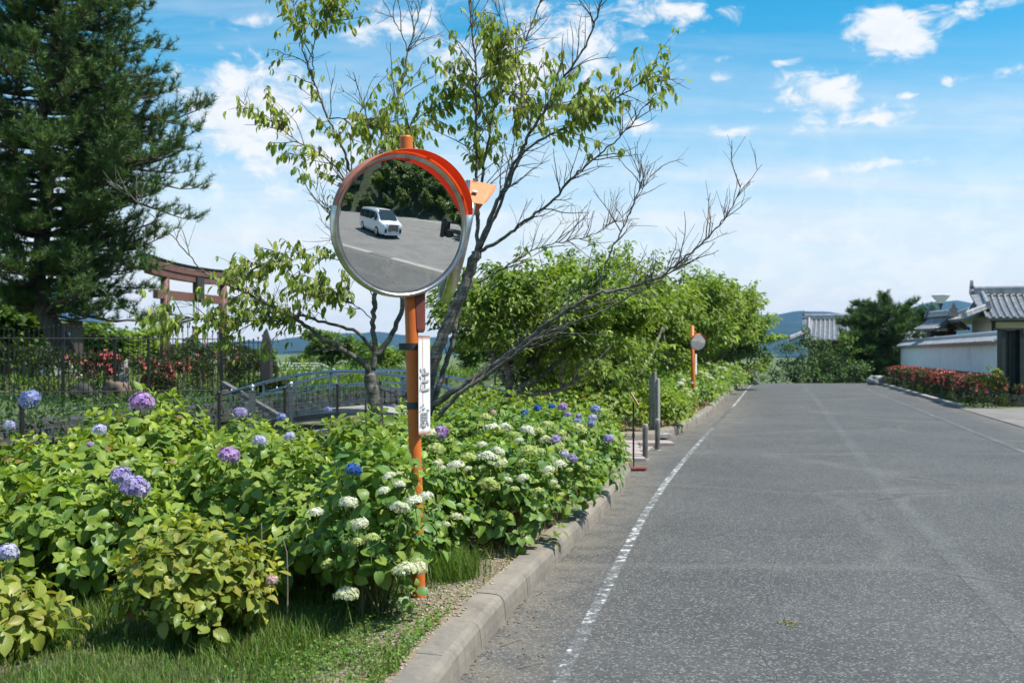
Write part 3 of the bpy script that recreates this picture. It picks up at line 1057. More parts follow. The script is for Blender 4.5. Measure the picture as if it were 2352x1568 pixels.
# far mountains, several ridges
def ridge(name, y0, prof, depth, seed, label=None):
    """prof: (u, v) skyline in the picture"""
    us = np.linspace(-900, 3300, 260)
    p = np.array(prof, float)
    vv = np.interp(us, p[:, 0], p[:, 1])
    r_ = np.random.default_rng(seed)
    for k in range(5):
        vv += 5.0 / (k + 1) ** 0.9 * np.sin(us * 0.0065 * 1.9 ** k + r_.uniform(0, 6.28))
    X = (us - CX) / FPX * y0
    Zt = H - (vv - V0) / FPX * y0
    rows = []
    m_ = 14
    for j in range(m_):
        t_ = j / (m_ - 1)
        # from crest forward to the foot, with spurs
        fwd = t_ ** 0.8 * depth
        spur = 0.16 * depth * np.sin(X / y0 * 26 + seed) * t_
        Z = -6 + (Zt + 6) * (1 - t_) ** 1.25 + (fbm2(X / y0 * 18, t_ * 5 + X * 0, 2.0, seed) * 0.07 * Zt * math.sin(t_ * math.pi))
        rows.append(np.stack([X, np.full_like(X, y0) - fwd + spur, Z], 1))
    back = np.stack([X, np.full_like(X, y0 + depth), np.full_like(X, -6.0)], 1)
    v = np.concatenate([back] + rows)
    n_ = len(us)
    i = np.arange(m_)[:, None] * n_ + np.arange(n_ - 1)[None, :]
    q = np.stack([i, i + n_, i + n_ + 1, i + 1], -1).reshape(-1, 4)
    return link(name, mesh_np(name, v, [q], smooth=True), M('hazed_forest'), kind='structure')


ridge('mountains', 4200, [(-900, 780), (300, 790), (600, 786), (700, 780), (900, 762), (1000, 770), (1300, 760), (1700, 735), (1800, 722), (1900, 716), (2000, 712), (2150, 690), (2200, 686), (2280, 700), (2352, 700), (3300, 690)], 1300, 3)
ridge('foothills', 2500, [(-900, 800), (500, 800), (760, 798), (1000, 795), (1600, 782), (1780, 752), (1850, 745), (1960, 738), (2100, 735), (2200, 742), (2352, 740), (3300, 730)], 700, 8)


# ------------------------------------------------------------------ leaves
ROWS = np.array([0.0, 0.22, 0.50, 0.78, 1.0])
WID = {'hydrangea': np.array([0, .40, .5, .33, 0]), 'cherry': np.array([0, .36, .5, .36, 0])}
# template: 11 points (base, 3 x 3, tip)
LT = np.array([0] + [1, 1, 1, 2, 2, 2, 3, 3, 3] + [4])
LS = np.array([0] + [-1, 0, 1] * 3 + [0.0])
LQ4 = np.array([(1, 2, 5, 4), (2, 3, 6, 5), (4, 5, 8, 7), (5, 6, 9, 8)])
LQ3 = np.array([(0, 2, 1), (0, 3, 2), (7, 8, 10), (8, 9, 10)])


def leaf_verts(pos, D, N, L, Wd, fold, bend, wid, wave=None):
    """vectorised leaves -> (n,11,3)"""
    n = len(pos)
    D = unit(D); S = unit(np.cross(D, N)); N = np.cross(S, D)
    t = ROWS[LT][None, :]
    s = (LS * wid[LT])[None, :] * Wd[:, None]
    bb = np.maximum(np.abs(bend), 1e-3)[:, None] * np.sign(bend + 1e-9)[:, None]
    y = np.sin(bb * t) / bb
    z = -(1 - np.cos(bb * t)) / bb
    z = z + fold[:, None] * np.abs(s) / np.maximum(L[:, None], 1e-6)
    if wave is not None:
        z = z + wave * np.abs(LS)[None, :]
    return (pos[:, None, :] + S[:, None, :] * s[..., None] + D[:, None, :] * (y * L[:, None])[..., None]
            + N[:, None, :] * (z * L[:, None])[..., None])


def leaf_mesh(name, V, colr):
    n = len(V)
    base = (np.arange(n) * 11)[:, None, None]
    q4 = (LQ4[None] + base).reshape(-1, 4)
    q3 = (LQ3[None] + base).reshape(-1, 3)
    col = np.repeat(colr, 11, axis=0)
    luv = np.tile(np.stack([LS, ROWS[LT]], 1), (n, 1))
    return mesh_np(name, V.reshape(-1, 3), [q4, q3], col, luv, smooth=True)


DQ = np.array([(0, 1, 3, 2)])


def small_leaves(name, pos, D, N, L, Wd, col, fold=0.3):
    """cheap leaf: folded diamond, 2 triangles"""
    n = len(pos)
    D = unit(D); S = unit(np.cross(D, N)); N = np.cross(S, D)
    V = np.empty((n, 4, 3))
    mid = pos + D * (L * 0.45)[:, None]
    V[:, 0] = pos
    V[:, 1] = mid + S * (Wd * 0.5)[:, None] + N * (Wd * fold)[:, None]
    V[:, 2] = mid - S * (Wd * 0.5)[:, None] + N * (Wd * fold)[:, None]
    V[:, 3] = pos + D * L[:, None] - N * (L * 0.12)[:, None]
    b = (np.arange(n) * 4)[:, None]
    t1 = np.concatenate([b + np.array([[0, 1, 3]]), b + np.array([[0, 3, 2]])])
    return mesh_np(name, V.reshape(-1, 3), [t1], np.repeat(col, 4, axis=0))


LEAF_OBJ = {}


def leaf_variants(kind, palette, ratio, wid, n=7, bend=(0.3, 1.1), fold=(0.15, 0.5)):
    """unit-length leaf meshes shared by the leaves that are objects of their own"""
    out = []
    for k in range(n):
        cc = np.array(palette[k % len(palette)], float)
        V = leaf_verts(np.zeros((1, 3)), np.array([[0, 1.0, 0]]), np.array([[0, 0, 1.0]]), np.ones(1), np.array([ratio * rng.uniform(.9, 1.1)]),
                       np.array([rng.uniform(*fold)]), np.array([rng.uniform(*bend)]), wid, rng.normal(0, 0.02, (1, 11)))
        me = leaf_mesh('leaf', V, cc[None])
        me.materials.append(M('hydrangea_leaf' if kind != 'cherry' else 'cherry_leaf'))
        out.append(me)
    LEAF_OBJ[kind] = out
    return out


def leaf_objects(kind, parent, pos, D, N, L):
    base = Vector(parent.location)
    D = unit(D); S = unit(np.cross(D, N)); N = np.cross(S, D)
    for i in range(len(pos)):
        o = bpy.data.objects.new('leaf', random.choice(LEAF_OBJ[kind]))
        COL.objects.link(o)
        o.parent = parent
        l = float(L[i])
        m4 = Matrix(((S[i, 0] * l, D[i, 0] * l, N[i, 0] * l, pos[i, 0] - base[0]),
                     (S[i, 1] * l, D[i, 1] * l, N[i, 1] * l, pos[i, 1] - base[1]),
                     (S[i, 2] * l, D[i, 2] * l, N[i, 2] * l, pos[i, 2] - base[2]), (0, 0, 0, 1)))
        o.matrix_local = m4


GREEN = [(0.187, 0.2834, 0.0393), (0.231, 0.3263, 0.0502), (0.154, 0.249, 0.0393), (0.2859, 0.3692, 0.0626), (0.198, 0.2919, 0.0538), (0.1319, 0.2233, 0.0449), (0.2531, 0.3435, 0.0538)]
LIME = [(0.2374, 0.2892, 0.045), (0.279, 0.3214, 0.055), (0.2078, 0.2732, 0.045), (0.3205, 0.3374, 0.065), (0.1662, 0.241, 0.04), (0.2968, 0.2892, 0.06), (0.2493, 0.2999, 0.05)]
ANNA = [(0.1597, 0.2696, 0.0508), (0.1315, 0.2451, 0.0508), (0.2066, 0.3104, 0.058), (0.1127, 0.2205, 0.0508), (0.1785, 0.294, 0.0551), (0.2629, 0.343, 0.0653), (0.1409, 0.2533, 0.058)]
CHER = [(0.2341, 0.3202, 0.0655), (0.2991, 0.3843, 0.0764), (0.1952, 0.2669, 0.0568), (0.3641, 0.4268, 0.0874), (0.2602, 0.3416, 0.0698), (0.4163, 0.4055, 0.0874), (0.2213, 0.2987, 0.0655)]
leaf_variants('mop', GREEN, 0.66, WID['hydrangea'])
leaf_variants('lime', LIME, 0.66, WID['hydrangea'], bend=(0.2, 0.9))
leaf_variants('anna', ANNA, 0.74, WID['hydrangea'], bend=(0.5, 1.4))
leaf_variants('cherry', CHER, 0.40, WID['cherry'], bend=(0.3, 1.2), fold=(0.3, 0.8))

# ------------------------------------------------------------------ flower heads
FL = {}
FCOL = {'purple': [(0.46, 0.26, 0.56), (0.56, 0.36, 0.64), (0.38, 0.22, 0.52), (0.62, 0.45, 0.70)],
        'violet': [(0.36, 0.30, 0.58), (0.46, 0.39, 0.65), (0.31, 0.25, 0.53), (0.57, 0.50, 0.71)],
        'blue': [(0.24, 0.29, 0.58), (0.32, 0.37, 0.64), (0.20, 0.24, 0.52), (0.44, 0.48, 0.70)],
        'deepblue': [(0.035, 0.13, 0.42), (0.05, 0.18, 0.50), (0.03, 0.10, 0.36), (0.08, 0.22, 0.52)],
        'pale': [(0.52, 0.52, 0.72), (0.62, 0.60, 0.76), (0.44, 0.44, 0.68), (0.70, 0.68, 0.80)],
        'white': [(0.72, 0.73, 0.54), (0.78, 0.78, 0.64), (0.63, 0.68, 0.42), (0.80, 0.80, 0.70)],
        'cream': [(0.64, 0.66, 0.40), (0.70, 0.70, 0.48), (0.56, 0.62, 0.30), (0.74, 0.74, 0.56)],
        'lime': [(0.44, 0.54, 0.15), (0.52, 0.58, 0.22), (0.36, 0.48, 0.11), (0.58, 0.62, 0.30)],
        'pink': [(0.66, 0.42, 0.40), (0.72, 0.52, 0.48), (0.60, 0.36, 0.34), (0.74, 0.60, 0.54)]}


def flower_mesh(kind, seed):
    r_ = np.random.default_rng(seed)
    dome = kind in ('white', 'cream', 'lime')
    n = 150 if dome else 95
    i = np.arange(n) + 0.5
    zz = 1 - i / n * (1.05 if dome else 1.62)
    th = i * 2.399963
    rr = np.sqrt(np.maximum(0, 1 - zz ** 2))
    d = np.stack([rr * np.cos(th), rr * np.sin(th), zz], 1)
    d = unit(d + r_.normal(0, 0.07, d.shape))
    ctr = d * (np.array([0.5, 0.5, 0.34]) if dome else np.array([0.5, 0.5, 0.42])) * r_.uniform(0.84, 1.05, (n, 1))
    lump = 1 + 0.10 * np.sin(d[:, :1] * 5 + seed) * np.cos(d[:, 1:2] * 6)
    ctr = ctr * lump
    V = []; Q = []; C = []
    pal = np.array(FCOL[kind])
    for k in range(n):
        nd = unit(d[k] + r_.normal(0, 0.25, 3))
        e1 = unit(np.cross(nd, r_.normal(0, 1, 3))); e2 = np.cross(nd, e1)
        a = (0.085 if dome else 0.125) * r_.uniform(0.8, 1.15); w = a * 0.52
        cc = pal[r_.integers(len(pal))] * r_.uniform(0.85, 1.1)
        for q in range(4):
            g = q * math.pi / 2
            f1 = e1 * math.cos(g) + e2 * math.sin(g); f2 = np.cross(nd, f1)
            b0 = len(V)
            V += [ctr[k], ctr[k] + f1 * a * .62 + f2 * w + nd * a * .16, ctr[k] + f1 * a + nd * a * .05, ctr[k] + f1 * a * .62 - f2 * w + nd * a * .16]
            C += [cc * 0.85, cc, np.minimum(cc * 1.06, 1), cc]
            Q.append((b0, b0 + 1, b0 + 2, b0 + 3))
    # stalk
    mb = MB(); mb.tube([(0, 0, 0.1), (0.02, 0, -0.4), (0.03, 0.02, -1.3)], [0.035, 0.03, 0.028], 5)
    sv = np.concatenate(mb.v); b0 = len(V)
    V = np.concatenate([np.array(V), sv]); C = np.concatenate([np.array(C), np.tile([[0.14, 0.19, 0.05]], (len(sv), 1))])
    q5 = [f for f in mb.f if len(f) == 4]
    me = mesh_np('flower_head', V, [np.array(Q), np.array(q5) + b0], C)
    me.materials.append(M('petal'))
    return me


for k in FCOL:
    FL[k] = [flower_mesh(k, s) for s in range(2)]


# ------------------------------------------------------------------ hydrangeas
BUSHES = []


def shoot_leaves(tips, axis, L0, tiers, r_):
    """opposite leaf pairs below each shoot tip"""
    n = len(tips)
    ref = unit(np.cross(axis, r_.normal(0, 1, (n, 3))))
    ref2 = np.cross(axis, ref)
    pos = []; D = []; N = []; L = []; T = []
    back = [0.0, 0.035, 0.085, 0.15, 0.22]
    inc = [28, 58, 82, 100, 112]
    sz = [0.5, 0.82, 1.0, 1.06, 0.95]
    for k in range(tiers):
        for s in (0, 1):
            ang = k * math.pi / 2 + s * math.pi + r_.normal(0, 0.22, n)
            rad = ref * np.cos(ang)[:, None] + ref2 * np.sin(ang)[:, None]
            ic = np.radians(inc[k] + r_.normal(0, 11, n))
            d = axis * np.cos(ic)[:, None] + rad * np.sin(ic)[:, None]
            d[:, 2] -= 0.10 * k * 0.6
            nn = axis * np.sin(ic)[:, None] - rad * np.cos(ic)[:, None] + r_.normal(0, 0.22, (n, 3))
            pos.append(tips - axis * back[k] * (L0 / 0.13) + rad * 0.012)
            D.append(d); N.append(nn)
            L.append(L0 * sz[k] * r_.uniform(0.75, 1.2, n))
            T.append(np.full(n, k))
    return [np.concatenate(a) for a in (pos, D, N, L, T)]


def hydrangea(cx_, cy_, rx, ry, h, kind, nshoot, nobj, label, L0=0.13, z0=None, tiers=4, group='hydrangea bushes in the flower bed', seed=0, low=False):
    r_ = np.random.default_rng(1000 + seed)
    zb = (0.10 if z0 is None else z0)
    e = empty('hydrangea_bush', (cx_, cy_, zb), label, 'bush', group)
    c = np.array([cx_, cy_, zb])
    # dome of shoot tips (golden spiral over the upper part of the ellipsoid)
    i = np.arange(nshoot) + 0.5
    zz = 1 - i / nshoot * 1.25
    th = i * 2.399963 + r_.uniform(0, 6.28)
    rr = np.sqrt(np.maximum(0, 1 - np.minimum(zz, 1) ** 2))
    d = np.stack([rr * np.cos(th), rr * np.sin(th), zz], 1)
    d = unit(d + r_.normal(0, 0.10, d.shape))
    lump = 1 + 0.10 * np.sin(d[:, 0] * 4 + seed) * np.cos(d[:, 1] * 5 + seed * 2) + r_.normal(0, 0.06, nshoot)
    lump = np.where(r_.random(nshoot) < 0.22, lump * r_.uniform(0.6, 0.85, nshoot), lump)
    cz = h * 0.45
    tips = c + np.array([0, 0, cz]) + d * np.array([rx, ry, h - cz]) * lump[:, None]
    tips[:, 2] = np.maximum(tips[:, 2], zb + 0.10 + r_.uniform(0, 0.1, nshoot))
    axis = unit(d * np.array([0.75, 0.75, 0.35]) + np.array([0, 0, 0.75]) + r_.normal(0, 0.16, d.shape))
    pos, D, N, L, T = shoot_leaves(tips, axis, L0, tiers, r_)
    n = len(pos)
    pal = np.array({'mop': GREEN, 'lime': LIME, 'anna': ANNA}[kind])
    colr = pal[r_.integers(len(pal), size=n)] * r_.uniform(0.82, 1.18, (n, 1))
    young = (T == 0)
    colr[young] = colr[young] * np.array([1.45, 1.3, 1.0])
    if kind == 'lime':
        sick = r_.random(n) < 0.03
        colr[sick] = np.array([0.34, 0.17, 0.05]) * r_.uniform(0.7, 1.2, (sick.sum(), 1))
    else:
        sick = r_.random(n) < 0.012
        colr[sick] = np.array([0.24, 0.17, 0.05])
    # which leaves show largest: facing the camera, near it, on the outside
    toc = unit(np.array([0, 0, H]) - pos)
    outw = unit(pos - (c + np.array([0, 0, h * 0.35])))
    score = (outw * toc).sum(1) + 0.25 * outw[:, 2] + L / L0 * 0.35 + r_.normal(0, 0.12, n)
    pick = np.argsort(-score)[:nobj]
    rest = np.setdiff1d(np.arange(n), pick)
    ratio = 0.74 if kind == 'anna' else 0.66
    bend = r_.uniform(0.25, 1.2 if kind != 'anna' else 1.5, n)
    if low:
        me = small_leaves('foliage', pos, D, N, L, L * ratio, colr)
        me.materials.append(M('tree_leaf'))
    else:
        V = leaf_verts(pos[rest], D[rest], N[rest], L[rest], L[rest] * ratio * r_.uniform(.85, 1.1, len(rest)), r_.uniform(0.12, 0.5, len(rest)), bend[rest],
                       WID['hydrangea'], r_.normal(0, 0.02, (len(rest), 11)))
        me = leaf_mesh('foliage', V, colr[rest])
        me.materials.append(M('hydrangea_leaf'))
        leaf_objects(kind, e, pos[pick], D[pick], N[pick], L[pick])
    part_me(me, 'foliage', None, e, kind='stuff')
    # stems
    mb = MB()
    for k in r_.choice(nshoot, min(nshoot, 34 if not low else 10), replace=False):
        p0 = c + np.array([r_.normal(0, rx * 0.16), r_.normal(0, ry * 0.16), -0.04])
        mid = (p0 + tips[k]) / 2 + np.array([0, 0, h * 0.12])
        mb.tube(spline([p0, mid, tips[k]], 6), np.linspace(0.006, 0.0035, 6), 4, cap=False)
    part(mb, 'stems', M('stem_green'), e)
    BUSHES.append((e, c + np.array([0, 0, cz]), np.array([rx, ry, h - cz])))
    return e


HB = [
    # cx, cy, rx, ry, h, kind, shoots, leaf objects, label, L0
    (-1.63, 5.15, 0.40, 0.36, 0.62, 'lime', 128, 290, 'low yellow-green hydrangea bush with browned leaves in front of the big bushes', 0.092),
    (-2.50, 4.82, 0.34, 0.30, 0.42, 'lime', 41, 180, 'small hydrangea plant in the grass at the bottom left corner', 0.110),
    (-0.76, 5.55, 0.34, 0.34, 0.98, 'anna', 87, 240, 'leggy cream-flowered hydrangea growing at the foot of the orange pole', 0.097),
    (-2.95, 6.75, 0.82, 0.62, 0.92, 'mop', 228, 280, 'broad dark hydrangea bush with twin violet flower heads, behind the corner plant', 0.114),
    (-2.72, 7.45, 0.60, 0.60, 1.12, 'mop', 228, 240, 'tall hydrangea bush topped by a pink-purple flower head', 0.114),
    (-1.72, 6.80, 0.74, 0.58, 0.92, 'mop', 197, 240, 'hydrangea bush with a single deep blue flower head left of the pole', 0.109),
    (-3.75, 7.35, 0.78, 0.70, 0.80, 'mop', 183, 160, 'hydrangea bush at the left picture edge by the wire fence, pale heads', 0.114),
    (-0.85, 6.95, 0.62, 0.55, 0.86, 'anna', 152, 160, 'hydrangea bush with small white heads directly behind the orange pole', 0.101),
    (-0.12, 7.55, 0.52, 0.55, 0.84, 'anna', 167, 280, 'white-flowered hydrangea bush beside the kerb, first right of the pole', 0.101),
    (0.18, 8.75, 0.58, 0.62, 0.90, 'anna', 167, 220, 'hydrangea bush by the kerb covered in lime-green heads', 0.101),
    (0.52, 10.25, 0.58, 0.66, 0.92, 'anna', 152, 180, 'hydrangea bush by the kerb with a very large pale lime head', 0.101),
    (0.80, 11.75, 0.52, 0.62, 0.90, 'mop', 136, 140, 'violet-flowered hydrangea bush at the kerb corner by the footpath', 0.101),
    (-1.15, 8.35, 0.72, 0.66, 0.98, 'mop', 167, 120, 'bright leafy hydrangea bush in front of the small cherry trunk', 0.106),
    (-0.45, 8.75, 0.62, 0.60, 0.98, 'anna', 152, 120, 'hydrangea bush with white heads behind the sign plate', 0.101),
    (-0.25, 10.0, 0.68, 0.70, 1.00, 'anna', 136, 90, 'hydrangea bush between the cherry trunks and the lime heads', 0.101),
    (0.10, 11.5, 0.66, 0.66, 1.02, 'mop', 122, 80, 'hydrangea bush with dark blue heads near the footpath', 0.101),
    (-3.05, 8.75, 0.85, 0.70, 0.70, 'mop', 167, 80, 'flowerless hydrangea bush along the wire fence behind the tall bush', 0.106),
    (-2.3, 8.75, 0.80, 0.70, 0.90, 'mop', 167, 80, 'hydrangea bush with a violet head in front of the zinc bridge post', 0.106),
    (-1.2, 10.1, 0.80, 0.74, 0.80, 'mop', 136, 60, 'hydrangea bush with pale blue heads right behind the small cherry trunk', 0.106),
    (-2.62, 6.02, 0.70, 0.46, 0.74, 'mop', 158, 260, 'lower front part of the hydrangea mass, directly behind the corner plant and grass', 0.113),
    (-3.55, 6.25, 0.70, 0.50, 0.78, 'mop', 146, 160, 'hydrangea bush with a pale head cut by the left picture edge', 0.113),
    (-1.12, 6.12, 0.46, 0.42, 0.74, 'mop', 122, 200, 'leafy hydrangea bush between the low yellow-green bush and the pole', 0.106),
    (-4.45, 8.75, 0.80, 0.70, 0.58, 'mop', 122, 40, 'hydrangea bush close under the wire fence at the far left', 0.106),
    (-0.9, 11.6, 0.75, 0.70, 0.98, 'mop', 106, 40, 'hydrangea bush in shade at the end of the bridge railing', 0.106),
]
for k, a in enumerate(HB):
    hydrangea(*a[:9], L0=a[9], seed=k, tiers=(3 if a[6] < 40 else 4))

# flower heads where the photograph shows them: found on the bush surface along the line of sight
FLOWERS = [(69, 917, 48, 'blue'), (326, 924, 54, 'purple'), (24, 977, 28, 'pale'), (228, 988, 32, 'pale'), (208, 1021, 16, 'purple'), (551, 950, 34, 'violet'), (647, 958, 22, 'blue'),
           (597, 1012, 32, 'pale'), (665, 1002, 24, 'pale'), (528, 1046, 46, 'purple'), (280, 1095, 50, 'violet'), (310, 1119, 60, 'violet'), (812, 1079, 36, 'deepblue'), (18, 1268, 46, 'pale'),
           (801, 1155, 38, 'white'), (726, 1178, 34, 'white'), (826, 1205, 36, 'cream'), (820, 1245, 34, 'lime'), (754, 1296, 30, 'lime'), (794, 1367, 50, 'cream'), (625, 1332, 28, 'pink'), (754, 942, 18, 'blue')]
_Z7 = [(490, 195, 38, 'cream'), (560, 180, 34, 'purple'), (533, 273, 38, 'lime'), (800, 98, 30, 'lime'), (845, 165, 36, 'white'), (912, 158, 32, 'white'), (957, 197, 28, 'lime'), (1042, 173, 36, 'white'),
       (1100, 175, 28, 'lime'), (1137, 222, 26, 'cream'), (1222, 187, 28, 'lime'), (1313, 163, 42, 'lime'), (1150, 140, 28, 'lime'), (1197, 220, 26, 'violet'), (1210, 265, 30, 'lime'), (1240, 215, 16, 'lime'),
       (1350, 238, 17, 'cream'), (1390, 283, 15, 'lime'), (1358, 308, 15, 'lime'), (785, 250, 24, 'white'), (877, 287, 30, 'white'), (1045, 287, 40, 'lime'), (1110, 288, 24, 'lime'), (990, 228, 22, 'white'),
       (815, 322, 42, 'white'), (708, 322, 36, 'lime'), (895, 357, 30, 'cream'), (1013, 350, 24, 'lime'), (543, 350, 22, 'cream'), (567, 375, 15, 'white'), (645, 367, 36, 'white'), (708, 385, 20, 'cream'),
       (930, 443, 19, 'cream'), (1013, 433, 26, 'white'), (1155, 387, 26, 'white'), (1150, 420, 22, 'lime'), (1215, 358, 30, 'white'), (1270, 390, 18, 'lime'), (1360, 377, 19, 'lime'), (1180, 457, 18, 'cream'),
       (1205, 480, 13, 'lime'), (1100, 508, 26, 'lime'), (967, 497, 22, 'lime'), (825, 478, 48, 'lime'), (1088, 450, 13, 'lime'), (1225, 525, 17, 'lime'), (645, 648, 26, 'cream'), (590, 690, 18, 'cream'),
       (272, 427, 30, 'white'), (328, 467, 26, 'white'), (243, 505, 28, 'white'), (45, 573, 38, 'white'), (333, 603, 40, 'white'), (412, 565, 40, 'white'), (470, 540, 34, 'white'), (115, 692, 36, 'white'),
       (175, 770, 36, 'lime'), (90, 795, 28, 'lime'), (365, 945, 52, 'cream'), (435, 930, 38, 'cream'), (45, 1078, 44, 'cream'), (1025, 75, 22, 'deepblue'), (1098, 45, 20, 'deepblue'), (1175, 35, 16, 'deepblue'),
       (1235, 38, 22, 'purple'), (1262, 80, 16, 'violet'), (1323, 88, 14, 'violet'), (1313, 125, 22, 'blue'), (1402, 98, 20, 'pale'), (1413, 52, 24, 'blue'), (1393, 130, 18, 'blue'), (1490, 215, 24, 'violet'),
       (1245, 298, 20, 'pale'), (1293, 325, 22, 'violet'), (850, 70, 15, 'pink')]
FLOWERS += [(781 + .4143 * x, 918.75 + .4143 * y, s, k) for x, y, s, k in _Z7]


def bush_hit(u, v):
    o = np.array([0, 0, H]); d = np.array([(u - CX) / FPX, 1.0, -(v - V0) / FPX])
    best = None; near = (1e9, None, None)
    for e, c, r_ in BUSHES:
        oc = (o - c) / r_; dd = d / r_
        A = dd @ dd; B = oc @ dd; C_ = oc @ oc - 1.10
        disc = B * B - A * C_
        tc_ = -B / A
        miss = np.linalg.norm(oc + dd * tc_)
        if miss < near[0] and tc_ > 0: near = (miss, tc_, e)
        if disc < 0: continue
        t_ = (-B - math.sqrt(disc)) / A
        if t_ > 0 and (best is None or t_ < best[0]): best = (t_, e)
    return best if best else (near[1], near[2])


for (u, v, s, k) in FLOWERS:
    Y_, e = bush_hit(u, v)
    p = P(u, v, Y_ - 0.09)
    o = link('flower_head', random.choice(FL[k]), None, e)
    o.location = Vector(p) - Vector(e.location)
    sc = s / FPX * Y_ * (1.08 if k in ('white', 'cream', 'lime') else 0.98)
    o.scale = (sc, sc, sc)
    o.rotation_euler = (random.uniform(-0.1, 0.5), random.uniform(-0.3, 0.3), random.uniform(0, 6.28))

# bare dead stems sticking out of the front bush
ds = []
for (u1, v1, u2, v2, Y_) in [(400, 1420, 372, 1270, 5.3), (610, 1330, 600, 1200, 5.4), (560, 1300, 568, 1225, 5.5), (520, 1300, 510, 1230, 5.4), (660, 1330, 648, 1230, 5.3), (45, 1560, 40, 1470, 4.7), (480, 1280, 462, 1225, 5.4)]:
    e_ = empty('dead_stem', tuple(P(u1, v1, Y_)), 'bare grey stalk', 'stalk', 'bare dead stalks around the low bush')
    mb = MB(); pp = np.array([P(u1, v1, Y_), P((u1 + u2) / 2 + random.uniform(-6, 6), (v1 + v2) / 2, Y_), P(u2, v2, Y_)])
    pp[0, 2] -= 0.28 if v1 < 1500 else 0.12
    mb.tube(spline(pp, 6), np.linspace(0.0045, 0.003, 6), 5)
    part(mb, 'stalk', M('dead_stem'), e_)
    ds.append(e_)
for e_, l_ in zip(ds, ['pale bare stalk curving up left of the low yellow-green bush', 'tallest grey stalk rising above the low yellow-green bush', 'short grey stalk over the middle of the low bush',
                       'thin grey stalk over the left top of the low bush', 'grey stalk at the right shoulder of the low bush', 'dark bent stalk beside the corner plant at bottom left', 'short pale stalk behind the left top of the low bush']):
    e_['label'] = l_
    del e_['group']


